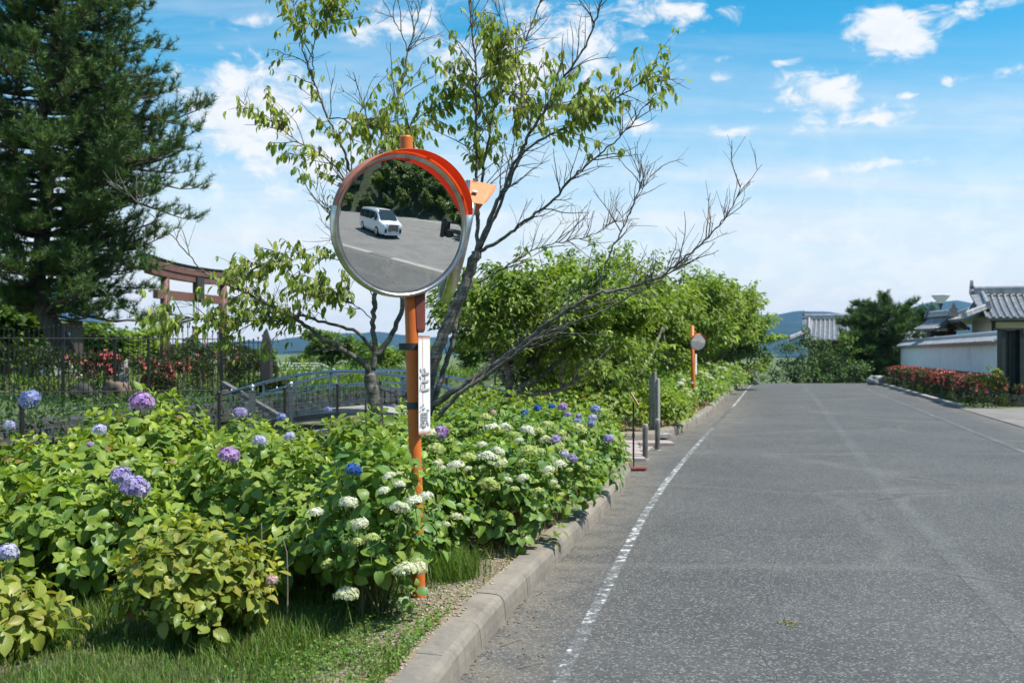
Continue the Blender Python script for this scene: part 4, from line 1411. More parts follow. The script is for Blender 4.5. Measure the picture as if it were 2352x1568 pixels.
# ------------------------------------------------------------------ sparse cherry trees behind the mirror
def cherry(name, base, limbs, label, seed, nobj=150):
    """limbs: (points [(u, v)], Y start, Y end, r start, r end, leafiness, twig density, leaf range)"""
    r_ = np.random.default_rng(seed)
    root = empty(name, tuple(base), label, 'tree')
    LP = []; LD = []; LN = []; LL = []
    for li, (uv, Y0, Y1, ra, rb, leafy, twig, lr) in enumerate(limbs):
        uvs = spline(np.array([(a, b_, 0) for a, b_ in uv], float), max(10, len(uv) * 5))[:, :2]
        n = len(uvs)
        tt = np.linspace(0, 1, n)
        pts = np.array([P(uvs[i, 0], uvs[i, 1], Y0 + (Y1 - Y0) * tt[i]) for i in range(n)])
        pts[1:-1] += r_.normal(0, 0.006, (n - 2, 3))
        rad = (ra + (rb - ra) * tt ** 0.65) * (0.90 if li == 0 else 0.66)
        mb = MB(); mb.tube(pts, rad, 9 if ra > 0.03 else 6)
        tm = MB()
        seg = np.r_[0, np.cumsum(np.linalg.norm(np.diff(pts, axis=0), axis=1))]
        Ltot = seg[-1]
        tan = unit(np.gradient(pts, axis=0))
        ntw = int(Ltot * (17 if leafy > 0.3 else 11) * twig)
        for k in range(ntw):
            s = r_.uniform(0.12 if li else 0.6, 1.0) ** 0.8 * Ltot
            p0 = np.array([np.interp(s, seg, pts[:, j]) for j in range(3)])
            tg = unit(np.array([np.interp(s, seg, tan[:, j]) for j in range(3)]))
            side = unit(np.cross(tg, r_.normal(0, 1, 3)))
            fr = s / Ltot
            d = unit(tg * r_.uniform(0.5, 1.0) + side * r_.uniform(0.5, 0.9) + np.array([0, -0.05, 0.22]))
            ln = r_.uniform(0.12, 0.62) * (1.1 - 0.45 * fr) * (1.25 if ra > 0.03 else 0.9)
            m_ = 5
            q = [p0]
            dd = d.copy()
            for j in range(m_):
                dd = unit(dd + r_.normal(0, 0.13, 3) + np.array([0, 0, 0.05 if leafy < 0.2 else -0.04]))
                q.append(q[-1] + dd * ln / m_)
            q = np.array(q)
            tm.tube(q, np.linspace(0.0050, 0.0020, m_ + 1) * (1.2 if ln > 0.4 else 1.0), 4, cap=False)
            nodes = [q[-1], q[-2], q[3], q[2]]
            for _ in range(int(r_.integers(1, 5))):
                j = int(r_.integers(1, m_))
                d2 = unit(dd + unit(r_.normal(0, 1, 3)) * 0.85 + np.array([0, 0, 0.15]))
                l2 = r_.uniform(0.05, 0.26)
                e2 = q[j] + d2 * l2
                tm.tube(np.array([q[j], (q[j] + e2) / 2 + r_.normal(0, 0.01, 3), e2]), [0.0028, 0.0022, 0.0017], 3, cap=False)
                nodes.append(e2)
            inside = lr[0] <= fr <= lr[1]
            if inside and r_.random() < leafy:
                for nd in nodes:
                    for _ in range(int(r_.integers(1, 5))):
                        az = r_.uniform(0, 6.28)
                        out = np.array([math.cos(az), math.sin(az), 0])
                        LP.append(nd + r_.normal(0, 0.012, 3))
                        LD.append(out * r_.uniform(0.25, 0.75) + np.array([0, 0, -r_.uniform(0.35, 1.0)]) + dd * 0.25)
                        LN.append(out * 0.8 + np.array([0, 0, 0.45]) + r_.normal(0, 0.25, 3))
                        LL.append(r_.uniform(0.05, 0.105))
        br = part(mb, 'trunk' if li == 0 else 'branch', M('cherry_bark'), root, smooth=True)
        if ntw:
            part(tm, 'twigs', M('twig_bark'), br, kind='stuff')
    LP = np.array(LP); LD = np.array(LD); LN = np.array(LN); LL = np.array(LL)
    n = len(LP)
    pal = np.array(CHER)
    colr = pal[r_.integers(len(pal), size=n)] * r_.uniform(0.85, 1.2, (n, 1))
    order = np.argsort(-LL * (9.0 / LP[:, 1]))
    pick = order[:nobj]; rest = order[nobj:]
    V = leaf_verts(LP[rest], LD[rest], LN[rest], LL[rest], LL[rest] * 0.40, r_.uniform(0.3, 0.8, len(rest)), r_.uniform(0.2, 1.2, len(rest)), WID['cherry'])
    me = leaf_mesh('foliage', V, colr[rest]); me.materials.append(M('cherry_leaf'))
    part_me(me, 'foliage', None, root, kind='stuff')
    leaf_objects('cherry', root, LP[pick], LD[pick], LN[pick], LL[pick])
    return root


ALL = (0.0, 1.0)
A_LIMBS = [
    ([(872, 1080), (868, 1000), (862, 930), (853, 885), (849, 858)], 9.5, 9.5, 0.095, 0.072, 0, 0, ALL),
    ([(849, 868), (838, 838), (810, 818), (775, 796), (739, 778), (700, 745), (670, 728), (643, 714), (588, 684), (532, 659)], 9.5, 8.9, 0.052, 0.014, 0.85, 0.75, (0.5, 1)),
    ([(532, 659), (464, 618), (395, 541), (334, 483), (296, 445), (254, 416)], 8.9, 8.6, 0.014, 0.004, 0.12, 0.55, (0, 0.3)),
    ([(856, 805), (827, 767), (780, 748), (739, 739), (681, 723), (623, 736), (532, 735), (444, 731), (384, 717)], 9.5, 8.8, 0.030, 0.006, 0.95, 1.15, (0.35, 1)),
    ([(855, 850), (862, 806), (857, 761), (859, 717), (862, 640), (850, 560), (818, 450), (803, 393), (783, 330), (753, 272), (733, 219), (715, 174), (700, 126), (687, 76), (680, 38), (672, -8)],
     9.5, 9.3, 0.048, 0.006, 0.75, 0.7, (0.5, 0.95)),
    ([(715, 174), (717, 151), (721, 113), (728, 76), (748, 45), (768, 4)], 9.35, 9.2, 0.010, 0.005, 0.95, 1.5, ALL),
    ([(850, 640), (835, 520), (800, 430), (770, 385), (728, 348), (690, 330), (652, 302), (614, 275), (571, 254)], 9.5, 9.0, 0.020, 0.004, 0.85, 0.9, (0.45, 1)),
    ([(753, 272), (785, 272), (816, 275), (841, 290), (879, 302), (905, 330)], 9.3, 9.0, 0.012, 0.005, 1.0, 1.9, ALL),
    ([(860, 717), (862, 560), (858, 420), (853, 353), (838, 252), (823, 209), (811, 166)], 9.6, 9.9, 0.026, 0.008, 0.25, 0.45, (0.6, 0.8)),
    ([(862, 820), (880, 800), (909, 749), (925, 690), (905, 560), (880, 430), (866, 350), (891, 277), (916, 214), (929, 164), (937, 121), (954, 58), (969, -6)], 9.5, 9.9, 0.046, 0.007, 0.55, 0.65, (0.5, 0.8)),
    ([(937, 121), (924, 83), (901, 40), (876, -6)], 9.85, 9.8, 0.010, 0.006, 0.0, 0.5, ALL),
    ([(880, 420), (899, 333), (930, 300), (959, 275), (1005, 242), (1055, 219)], 9.7, 9.3, 0.018, 0.005, 0.95, 1.5, (0.3, 1)),
    ([(865, 640), (780, 597), (698, 593), (643, 601), (571, 606)], 9.4, 9.0, 0.010, 0.004, 0.9, 1.2, (0.25, 1)),
    ([(866, 700), (800, 560), (760, 500), (725, 440), (718, 415)], 9.7, 10.0, 0.010, 0.003, 0.08, 1.6, ALL),
    ([(858, 735), (800, 690), (760, 670), (735, 655)], 9.4, 9.0, 0.010, 0.004, 1.0, 2.0, ALL),
    ([(868, 890), (905, 905), (940, 910), (985, 905)], 9.5, 9.4, 0.014, 0.006, 0.0, 1.0, ALL),
]
B_LIMBS = [
    ([(955, 1090), (966, 985), (980, 900), (992, 845), (1020, 765), (1040, 712), (1062, 675), (1076, 628), (1094, 578)], 9.2, 9.3, 0.075, 0.055, 0, 0, ALL),
    ([(1094, 582), (1098, 500), (1095, 411), (1093, 277), (1093, 151), (1087, 101), (1080, 25), (1077, -8)], 9.3, 9.2, 0.032, 0.010, 0.65, 1.0, (0.2, 0.8)),
    ([(1096, 575), (1130, 493), (1153, 441), (1176, 395), (1219, 302), (1244, 264), (1289, 189), (1322, 144), (1350, 93), (1370, 43), (1384, -8)], 9.3, 8.9, 0.038, 0.010, 0.30, 0.95, (0.25, 0.5)),
    ([(1097, 520), (1106, 420), (1113, 363), (1126, 302), (1133, 252), (1163, 196), (1186, 141), (1214, 78), (1234, 20), (1244, -8)], 9.4, 9.6, 0.030, 0.010, 0.65, 1.0, (0.2, 0.65)),
    ([(1219, 302), (1206, 239), (1191, 176), (1181, 126), (1156, 63), (1136, -4)], 9.1, 9.3, 0.016, 0.006, 0.3, 0.95, (0, 0.5)),
    ([(1100, 572), (1140, 490), (1174, 410), (1206, 348), (1269, 307), (1345, 275), (1383, 247), (1446, 207), (1520, 168)], 9.3, 8.7, 0.030, 0.006, 0.80, 0.95, (0.5, 1)),
    ([(1098, 580), (1144, 555), (1188, 520), (1232, 490), (1276, 455), (1311, 411), (1370, 360), (1420, 320), (1446, 292), (1471, 257), (1501, 227)], 9.3, 8.6, 0.030, 0.005, 0.06, 1.15, (0.5, 1)),
    ([(1098, 650), (1165, 611), (1232, 572), (1306, 552), (1364, 540), (1408, 508)], 9.3, 9.6, 0.018, 0.004, 0.0, 1.9, ALL),
    ([(972, 975), (990, 935), (1078, 877), (1150, 828), (1215, 778), (1262, 737), (1335, 693), (1373, 672), (1420, 666), (1481, 649), (1525, 631), (1563, 602), (1613, 555), (1643, 529), (1672, 490), (1692, 455), (1705, 420)],
     9.2, 8.3, 0.058, 0.004, 0.0, 0.95, ALL),
    ([(978, 985), (1050, 910), (1110, 868), (1168, 825), (1221, 785), (1291, 751), (1350, 728), (1420, 696), (1481, 663), (1514, 646), (1590, 590)], 9.1, 8.4, 0.040, 0.006, 0.0, 0.75, ALL),
    ([(1373, 672), (1382, 631), (1402, 581), (1434, 517), (1458, 458), (1470, 426), (1471, 373)], 8.75, 8.7, 0.018, 0.004, 0.0, 0.95, ALL),
    ([(1440, 500), (1461, 456), (1490, 410), (1506, 372)], 8.7, 8.6, 0.009, 0.003, 0.0, 0.7, ALL),
    ([(985, 960), (1005, 890), (1019, 850), (1040, 780), (1052, 725), (1066, 670)], 9.3, 9.5, 0.042, 0.034, 0, 0.5, ALL),
    ([(1093, 200), (1120, 160), (1145, 120), (1160, 100)], 9.2, 9.0, 0.012, 0.004, 0.95, 2.6, ALL),
    ([(1244, 264), (1275, 240), (1310, 250), (1345, 262)], 9.0, 8.8, 0.010, 0.004, 1.0, 2.8, ALL),
    ([(1133, 252), (1170, 215), (1200, 230), (1215, 250)], 9.4, 9.2, 0.010, 0.004, 0.9, 2.4, ALL),
]
cherry('cherry_tree', P(870, 1100, 9.5), A_LIMBS, 'slender cherry tree with drooping leaves, forked trunk left of the orange pole', 11, 150)
cherry('cherry_tree', P(960, 1100, 9.2), B_LIMBS, 'half-bare cherry tree with long dead branches reaching right over the road edge', 12, 150)


# ------------------------------------------------------------------ full trees
def crown_leaves(c, rad, n, ls, pal, r_, clumps=60, cr=0.34, droop=0.5, name='crown', mat='tree_leaf', flat=1.0, ratio=0.5, shellbias=0.55):
    """leaves in clumps spread through an ellipsoid"""
    rad = np.asarray(rad, float); c = np.asarray(c, float)
    nl = 11
    ld = unit(r_.normal(0, 1, (nl, 3)))
    lc = c + ld * rad * r_.uniform(0.30, 0.78, (nl, 1))
    lr_ = r_.uniform(0.26, 0.52, nl)
    li = r_.integers(nl, size=clumps)
    d = unit(r_.normal(0, 1, (clumps, 3)))
    cc = lc[li] + d * rad * (lr_[li] * r_.uniform(0.55, 1.1, clumps))[:, None]
    tone = r_.uniform(0.74, 1.2, clumps) * r_.uniform(0.85, 1.12, nl)[li]
    sz = cr * np.mean(rad) * r_.uniform(0.5, 1.2, clumps)
    # shoots that stick out of the outline
    ns = clumps // 3
    s0 = cc[r_.integers(clumps, size=ns)]
    sd = unit((s0 - c) / rad + np.array([0, 0, 0.45]) + r_.normal(0, 0.3, (ns, 3)))
    sl = np.mean(rad) * r_.uniform(0.14, 0.36, ns)
    st = (np.linspace(0.15, 1, 5)[None, :, None] * (sd * sl[:, None])[:, None, :] + s0[:, None, :]).reshape(-1, 3)
    allc_ = np.concatenate([cc, st]); allsz = np.concatenate([sz, np.full(len(st), 0.055 * np.mean(rad))])
    alltone = np.concatenate([tone, np.repeat(r_.uniform(0.95, 1.3, ns), 5)])
    ci = np.where(r_.random(n) < 0.80, r_.integers(clumps, size=n), clumps + r_.integers(len(st), size=n))
    off = unit(r_.normal(0, 1, (n, 3))) * (r_.random((n, 1)) ** 0.5) * np.array([1, 1, 0.62 * flat])
    pos = allc_[ci] + off * allsz[ci][:, None]
    tone = alltone
    out = unit(off + 0.6 * (pos - c) / rad)
    D = out * np.array([1, 1, 0.25]) + np.array([0, 0, -1.0]) * droop + r_.normal(0, 0.35, (n, 3))
    N = out * 0.55 + np.array([0, 0, 0.8]) + r_.normal(0, 0.35, (n, 3))
    L = ls * r_.uniform(0.65, 1.25, n)
    pal = np.array(pal)
    col = pal[r_.integers(len(pal), size=n)] * (tone[ci] * r_.uniform(0.85, 1.15, n))[:, None]
    me = small_leaves(name, pos, D, N, L, L * ratio, col)
    me.materials.append(M(mat))
    return me, cc


FRESH = [(0.1725, 0.2624, 0.0437), (0.21, 0.3008, 0.0517), (0.135, 0.2176, 0.0368), (0.2475, 0.3264, 0.0633), (0.1125, 0.1856, 0.0322)]
DEEP = [(0.06, 0.126, 0.033), (0.078, 0.15, 0.0385), (0.048, 0.102, 0.0308), (0.096, 0.168, 0.044)]
WOOD2 = [(0.062, 0.125, 0.04), (0.08, 0.15, 0.048), (0.05, 0.10, 0.035), (0.095, 0.165, 0.055)]
WOOD = [(0.102, 0.18, 0.033), (0.132, 0.216, 0.0385), (0.078, 0.144, 0.0275), (0.156, 0.228, 0.0495)]


def leafy_tree(name, base, c, rad, n, ls, pal, label, seed, trunk_r=0.11, lean=(0, 0), clumps=60, cr=0.34, mat='tree_leaf', group=None, limbs=7, droop=0.5, ratio=0.5, barkm='cherry_bark'):
    r_ = np.random.default_rng(seed)
    base = np.array(base, float); c = np.array(c, float); rad = np.array(rad, float)
    root = empty(name, tuple(base), label, 'tree', group)
    me, cc = crown_leaves(c, rad, n, ls, pal, r_, clumps, cr, droop, mat=mat, ratio=ratio)
    part_me(me, 'crown', None, root, kind='stuff')
    fork = base + (c - base) * np.array([0.35, 0.35, 0.0]) + np.array([0, 0, max(0.5, (c[2] - rad[2] - base[2]) * 0.8 + 0.25)])
    mb = MB()
    mb.tube(spline([base - np.array([0, 0, 0.2]), base * 0.5 + fork * 0.5 + r_.normal(0, 0.05, 3) * np.array([1, 1, 0]), fork], 8), np.linspace(trunk_r * 1.25, trunk_r * 0.85, 8), 10)
    tr = part(mb, 'trunk', M(barkm), root, smooth=True)
    ends = cc[r_.choice(len(cc), min(limbs, len(cc)), replace=False)]
    for e_ in ends:
        mb = MB()
        mid = fork * 0.45 + e_ * 0.55 + np.array([0, 0, -0.15 * rad[2]])
        pts = spline([fork, mid, e_], 8)
        mb.tube(pts, np.linspace(trunk_r * 0.55, trunk_r * 0.1, 8), 6)
        for _ in range(3):
            k = int(r_.integers(3, 7))
            e2 = pts[k] + unit(r_.normal(0, 1, 3) + np.array([0, 0, 0.6])) * 0.35 * np.mean(rad)
            mb.tube(spline([pts[k], (pts[k] + e2) / 2 + r_.normal(0, 0.05, 3), e2], 5), np.linspace(trunk_r * 0.22, trunk_r * 0.05, 5), 5)
        part(mb, 'branch', M(barkm), root, smooth=True)
    return root


G_ROW = 'leafy cherry trees in a row along the footway'
leafy_tree('cherry_tree', (-0.1, 14.9, 0.1), (0.2, 15.6, 2.15), (1.9, 1.6, 1.25), 17000, 0.11, FRESH, 'leafy cherry tree with dark trunk just right of the half-bare one', 21, 0.13, clumps=190, cr=0.24, group=G_ROW)
leafy_tree('cherry_tree', (1.3, 20.3, 0.2), (1.65, 19.8, 2.15), (1.95, 1.6, 1.45), 16000, 0.115, FRESH, 'leafy cherry tree behind the information board and the stone post', 22, 0.13, clumps=190, cr=0.24, group=G_ROW)
leafy_tree('cherry_tree', (2.75, 22.6, 0.2), (2.9, 25.4, 2.4), (2.2, 2.2, 1.7), 15000, 0.13, FRESH, 'leafy cherry tree on a leaning trunk behind the small far mirror', 23, 0.16, clumps=180, cr=0.24, group=G_ROW)
leafy_tree('cherry_tree', (5.0, 31.0, 0.2), (5.5, 31.5, 2.55), (2.4, 2.4, 1.85), 15000, 0.145, FRESH, 'leafy cherry tree overhanging the kerb right of the small far mirror', 24, 0.15, clumps=180, cr=0.23, group=G_ROW)
leafy_tree('cherry_tree', (6.6, 37.0, 0.2), (7.0, 37.0, 2.55), (2.5, 2.3, 1.9), 14000, 0.16, FRESH, 'leafy cherry tree between the far mirror and the last tree of the row', 34, 0.15, clumps=180, cr=0.22, group=G_ROW)
leafy_tree('cherry_tree', (8.4, 42.5, 0.2), (9.0, 43.0, 2.35), (2.6, 2.6, 1.95), 14000, 0.17, FRESH, 'last leafy cherry tree of the row, nearest the crest of the road', 25, 0.16, clumps=180, cr=0.22, group=G_ROW)
leafy_tree('spreading_tree', (18.6, 60.0, -4.0), (17.4, 58.5, -0.15), (3.5, 2.8, 2.3), 16000, 0.17, WOOD2, 'dark green spreading tree beyond the crest of the road', 26, 0.2, clumps=130, cr=0.24, mat='dark_leaf', limbs=12, droop=0.2)
leafy_tree('slim_tree', (24.2, 57.5, -0.5), (24.2, 57.5, 3.6), (0.55, 0.55, 1.6), 2200, 0.16, DEEP, 'slim dark conifer-like tree between the round pine and the street lamp', 27, 0.07, clumps=34, cr=0.4, mat='dark_leaf', limbs=6, droop=-0.6)
leafy_tree('young_tree', (18.9, 58.0, -0.6), (19.4, 57.6, 1.9), (0.65, 0.5, 1.2), 600, 0.15, WOOD, 'small yellow-green tree against the left side of the round pine', 28, 0.05, clumps=30, cr=0.3, limbs=6)
leafy_tree('young_tree', (20.9, 55.0, -0.4), (20.9, 55.0, 0.1), (0.6, 0.5, 0.5), 350, 0.15, WOOD, 'light green sapling at the foot of the round pine', 29, 0.03, clumps=20, cr=0.35, limbs=4)


# ------------------------------------------------------------------ pines
def tuft_mesh(name, pos, axis, r_, needles=22, ln=0.13, w=0.010, pal=None):
    n = len(pos)
    m_ = n * needles
    p = np.repeat(pos, needles, 0); a = np.repeat(unit(axis), needles, 0)
    sd = unit(np.cross(a, r_.normal(0, 1, (m_, 3))))
    th = np.radians(r_.uniform(18, 75, m_))
    d = a * np.cos(th)[:, None] + sd * np.sin(th)[:, None]
    L = ln * r_.uniform(0.7, 1.2, m_)
    s = unit(np.cross(d, r_.normal(0, 1, (m_, 3)))) * (w / 2)
    st = p + a * (r_.uniform(-0.5, 0.5, m_) * ln * 0.7)[:, None]
    V = np.stack([st - s, st + s, st + d * L[:, None]], 1).reshape(-1, 3)
    tri = np.arange(m_ * 3).reshape(-1, 3)
    pal = np.array(pal)
    col = np.repeat(pal[r_.integers(len(pal), size=n)] * r_.uniform(0.75, 1.25, (n, 1)), needles * 3, 0)
    me = mesh_np(name, V, [tri], col)
    me.materials.append(M('needle'))
    return me


PINE = [(0.0673, 0.1312, 0.0275), (0.0899, 0.1621, 0.0351), (0.0524, 0.108, 0.0275), (0.1123, 0.185, 0.0376)]


def pine(base, trunk, tr, branches, label, seed, ln, w, needles, spacing):
    """trunk: points; branches: (origin, direction, length)"""
    r_ = np.random.default_rng(seed)
    root = empty('pine_tree', tuple(base), label, 'tree')
    mb = MB()
    pts = spline(trunk, 26)
    mb.tube(pts, np.linspace(tr, tr * 0.12, 26), 12)
    part(mb, 'trunk', M('pine_bark'), root, smooth=True)
    TP = []; TA = []
    for (o_, d_, l_) in branches:
        mb = MB()
        q = [np.array(o_)]; dd = unit(np.array(d_))
        m_ = max(6, int(l_ / 0.3))
        for j in range(m_):
            f_ = j / m_
            dd = unit(dd + r_.normal(0, 0.10, 3) + np.array([0, 0, -0.04 + 0.16 * f_]))
            q.append(q[-1] + dd * l_ / m_)
        q = np.array(q)
        mb.tube(q, np.linspace(0.018 + 0.016 * l_, 0.008, len(q)), 6, cap=False)
        for j in range(1, len(q)):
            f_ = j / m_
            if f_ < 0.25: continue
            for sgn in (-1, 1, 0):
                if r_.random() < 0.18: continue
                lat = unit(np.cross(dd, [0, 0, 1])) * sgn
                d2 = unit(dd * 0.7 + lat * r_.uniform(0.6, 1.1) + np.array([0, 0, 0.1 if sgn else 0.65]) + r_.normal(0, 0.15, 3))
                l2 = r_.uniform(0.3, 0.85) * (0.55 + 0.12 * l_) * (1.15 - 0.5 * f_)
                k2 = max(3, int(l2 / spacing))
                s_ = [q[j]]
                for z_ in range(k2):
                    d2 = unit(d2 + np.array([0, 0, 0.10]) + r_.normal(0, 0.08, 3))
                    s_.append(s_[-1] + d2 * l2 / k2)
                s_ = np.array(s_)
                mb.tube(s_[[0, len(s_) // 2, -1]], [0.012, 0.009, 0.006], 4, cap=False)
                for z_ in range(max(1, int(k2 * 0.35)), k2 + 1):
                    TP.append(s_[z_] + r_.normal(0, 0.03, 3)); TA.append(d2 + np.array([0, 0, 0.35]))
        for z_ in range(3):
            TP.append(q[-1] + r_.normal(0, 0.05, 3)); TA.append(dd + np.array([0, 0, 0.5]))
        part(mb, 'branch', M('pine_bark'), root)
    me = tuft_mesh('needles', np.array(TP), np.array(TA), r_, needles, ln, w, PINE)
    part_me(me, 'needles', None, root, kind='stuff')
    return root


# big pine inside the shrine fence
YP = 27.0
tk = np.array([P(150, 812, YP), P(135, 775, YP), P(112, 735, YP), P(92, 690, YP), P(85, 640, YP), P(98, 540, YP), P(108, 420, YP), P(95, 300, YP), P(112, 170, YP), P(128, 40, YP), P(130, -110, YP)])
tsp = spline(tk, 120)
r_ = np.random.default_rng(5)
br = []
# right-hand outline of the crown in the picture: (v, u)
ol = np.array([(-120, 300), (0, 395), (60, 405), (100, 385), (130, 400), (200, 430), (250, 478), (300, 470), (350, 465), (420, 440), (480, 425), (520, 410), (560, 385), (610, 360), (650, 370), (690, 400), (720, 300)], float)
lo = np.array([(-120, 60), (0, -60), (120, -110), (250, -140), (400, -150), (520, -150), (600, -90), (680, 10), (720, 40)], float)
for v_ in np.linspace(-115, 690, 66):
    i = int(np.argmin(np.abs(tsp[:, 2] - P(0, v_ + 30, YP)[2])))
    o_ = tsp[i]
    Rr = max(0.8, (np.interp(v_, ol[:, 0], ol[:, 1]) / 1.0 - (o_[0] / YP * FPX + CX)) / FPX * YP)
    Lr = max(0.8, ((o_[0] / YP * FPX + CX) - np.interp(v_, lo[:, 0], lo[:, 1])) / FPX * YP)
    for k in range(5):
        az = r_.uniform(0, 6.28) if k > 1 else r_.choice([r_.normal(0, 0.35), r_.normal(math.pi, 0.4)])
        rr = (Rr if math.cos(az) > 0 else Lr)
        ln_ = rr * (0.72 + 0.28 * abs(math.cos(az))) * r_.uniform(0.62, 1.06) * (0.86 + 0.16 * math.sin(v_ * 0.075))
        br.append((o_, (math.cos(az), math.sin(az), r_.uniform(0.0, 0.22)), ln_ * 1.0))
pine(P(150, 812, YP), tk, 0.27, br, 'tall dark pine tree with a leaning trunk behind the iron fence', 31, 0.18, 0.018, 17, 0.12)

# round pine at the far end of the plaster wall
YQ = 62.0
ctr = P(2028, 775, YQ)
tk2 = np.array([P(2044, 905, YQ), P(2040, 860, YQ), P(2030, 810, YQ), P(2038, 760, YQ), P(2040, 705, YQ)])
tsp2 = spline(tk2, 60)
br = []
ol2 = np.array([(672, 40), (700, 70), (730, 98), (760, 112), (800, 112), (840, 92), (870, 64)], float)
for v_ in np.linspace(695, 880, 40):
    i = int(np.argmin(np.abs(tsp2[:, 2] - P(0, min(v_ + 12, 900), YQ)[2])))
    rr = np.interp(v_, ol2[:, 0], ol2[:, 1]) / FPX * YQ
    for k in range(3):
        az = r_.uniform(0, 6.28)
        br.append((tsp2[i], (math.cos(az), math.sin(az), r_.uniform(0.05, 0.3)), rr * r_.uniform(0.75, 1.0)))
pine(P(2030, 905, YQ), tk2, 0.2, br, 'dense round-headed pine tree at the far end of the white plaster wall', 32, 0.28, 0.032, 16, 0.15)


# ------------------------------------------------------------------ lettering helper
def text_verts(body, bold=0.0):
    cu = bpy.data.curves.new('lettering', 'FONT')
    cu.body = body
    cu.align_x = 'CENTER'; cu.align_y = 'CENTER'
    cu.offset = bold
    ob = bpy.data.objects.new('lettering', cu)
    COL.objects.link(ob)
    bpy.context.view_layer.update()
    me = bpy.data.meshes.new_from_object(ob.evaluated_get(bpy.context.evaluated_depsgraph_get()))
    v = np.empty(len(me.vertices) * 3); me.vertices.foreach_get('co', v); v = v.reshape(-1, 3)
    f = [tuple(p.vertices) for p in me.polygons]
    bpy.data.objects.remove(ob); bpy.data.curves.remove(cu); bpy.data.meshes.remove(me)
    v[:, :2] -= (v[:, :2].max(0) + v[:, :2].min(0)) / 2
    v[:, :2] /= max(1e-6, np.ptp(v[:, 1]))
    return v, f


def frame(n, up=(0, 0, 1)):
    n = unit(n); x = unit(np.cross(up, n)); y = np.cross(n, x)
    return np.stack([x, y, n], 1)     # columns: right (seen from the front, to the left hand of the viewer), up, normal


# ------------------------------------------------------------------ convex traffic mirrors
def mirror_panel(parent, c, n, rad=0.4, hood='hood_plastic', R_=3.0, sides=64, depth=0.15, outer=None, span=78):
    """a convex mirror: reflecting face, rim, back plate and visor; returns the rim part (parent of the others)"""
    c = np.array(c, float); F = frame(n)
    k = rad / 0.4
    rim = MB()
    rim.lathe([(rad * 0.985, -0.030 * k), (rad * 0.99, -0.016 * k), (rad * 1.012, -0.010 * k), (rad * 1.04, -0.016 * k), (rad * 1.048, -0.03 * k), (rad * 1.05, -0.075 * k), (rad * 1.03, -0.085 * k), (rad * 0.96, -0.075 * k), (rad * 0.96, -0.030 * k)], c, sides, F, close=True)
    rim_o = part(rim, 'rim', M('chrome'), parent, smooth=True)
    fc = MB()
    rr = np.linspace(0, rad * 0.995, 22)
    zz = np.sqrt(R_ ** 2 - rr ** 2) - R_
    fc.lathe([(max(a, 1e-7), b_) for a, b_ in zip(rr, zz)], c, sides, F)
    face = part(fc, 'mirror_face', M('mirror_face'), rim_o, smooth=True)
    bk = MB()
    bk.lathe([(rad * 1.04, -0.070 * k), (rad * 0.8, -0.10 * k), (rad * 0.5, -0.118 * k), (rad * 0.25, -0.125 * k), (1e-6, -0.128 * k)], c, sides, F)
    part(bk, 'back_plate', M('mirror_back'), rim_o, smooth=True)
    # visor along the upper edge
    hd = MB()
    ph = np.radians(np.linspace(-span, span, 41))
    V = []
    for p_ in ph:
        d_ = depth * k * (max(0.0, math.cos(p_ * 90 / (span + 2))) ** 0.55) + 0.012
        for (r0, z0) in ((rad * 1.054, -0.06 * k), (rad * 1.06, 0.0), (rad * 1.07, d_ * 0.5), (rad * 1.075, d_), (rad * 1.067, d_), (rad * 1.062, d_ * 0.5), (rad * 1.052, 0.0)):
            V.append(c + F @ np.array([r0 * math.sin(p_), r0 * math.cos(p_), z0]))
    m_ = 7
    f = []
    for i in range(len(ph) - 1):
        for j in range(m_ - 1):
            f.append((i * m_ + j, i * m_ + j + 1, (i + 1) * m_ + j + 1, (i + 1) * m_ + j))
    f += [tuple(range(m_)), tuple((len(ph) - 1) * m_ + j for j in range(m_ - 1, -1, -1))]
    hd.add(V, f)
    ho = part(hd, 'hood', M(hood), rim_o, smooth=True)
    if outer:
        ho.data.materials.append(M(outer))
        for fi in range((len(ph) - 1) * (m_ - 1)):
            if fi % (m_ - 1) < 3: ho.data.polygons[fi].material_index = 1
    for p_ in np.radians([-span * 0.8, -20, 20, span * 0.8]):
        cl = MB()
        pc = c + F @ np.array([rad * 1.09 * math.sin(p_), rad * 1.09 * math.cos(p_), -0.03 * k])
        cl.box(pc, (0.022 * k, 0.014 * k, 0.03 * k), rot=F @ np.array([[math.cos(-p_), -math.sin(-p_), 0], [math.sin(-p_), math.cos(-p_), 0], [0, 0, 1]]))
        part(cl, 'hood_clip', M('zinc'), rim_o)
    return rim_o, F


PB = P(963, 1376, 5.92); PT = P(933, 315, 5.92)
tm_ = empty('traffic_mirror', tuple(PB), 'orange convex traffic mirror on a leaning pole at the kerb, white van in its glass', 'traffic mirror', 'convex traffic mirrors')
up = unit(PT - PB)


def on_pole(z):
    return PB + (PT - PB) * ((z - PB[2]) / (PT[2] - PB[2]))


mb = MB(); mb.tube([PB - up * 0.3, PB + up * 0.02, on_pole(1.2), on_pole(2.2), PT - up * 0.004, PT], [0.038, 0.038, 0.038, 0.038, 0.038, 0.036], 28)
part(mb, 'pole', M('orange_paint'), tm_, smooth=False)
mb = MB(); mb.tube([PT - up * 0.002, PT + up * 0.006], [0.0365, 0.030], 28)
part(mb, 'pole_cap', M('orange_paint'), tm_)
MC = P(928, 518, 5.75)
yaw, tl = R(29), R(7.0)
MN = np.array([math.sin(yaw) * math.cos(tl), -math.cos(yaw) * math.cos(tl), -math.sin(tl)])
rim_o, MF = mirror_panel(tm_, MC, MN, outer='hood_faded', depth=0.12)
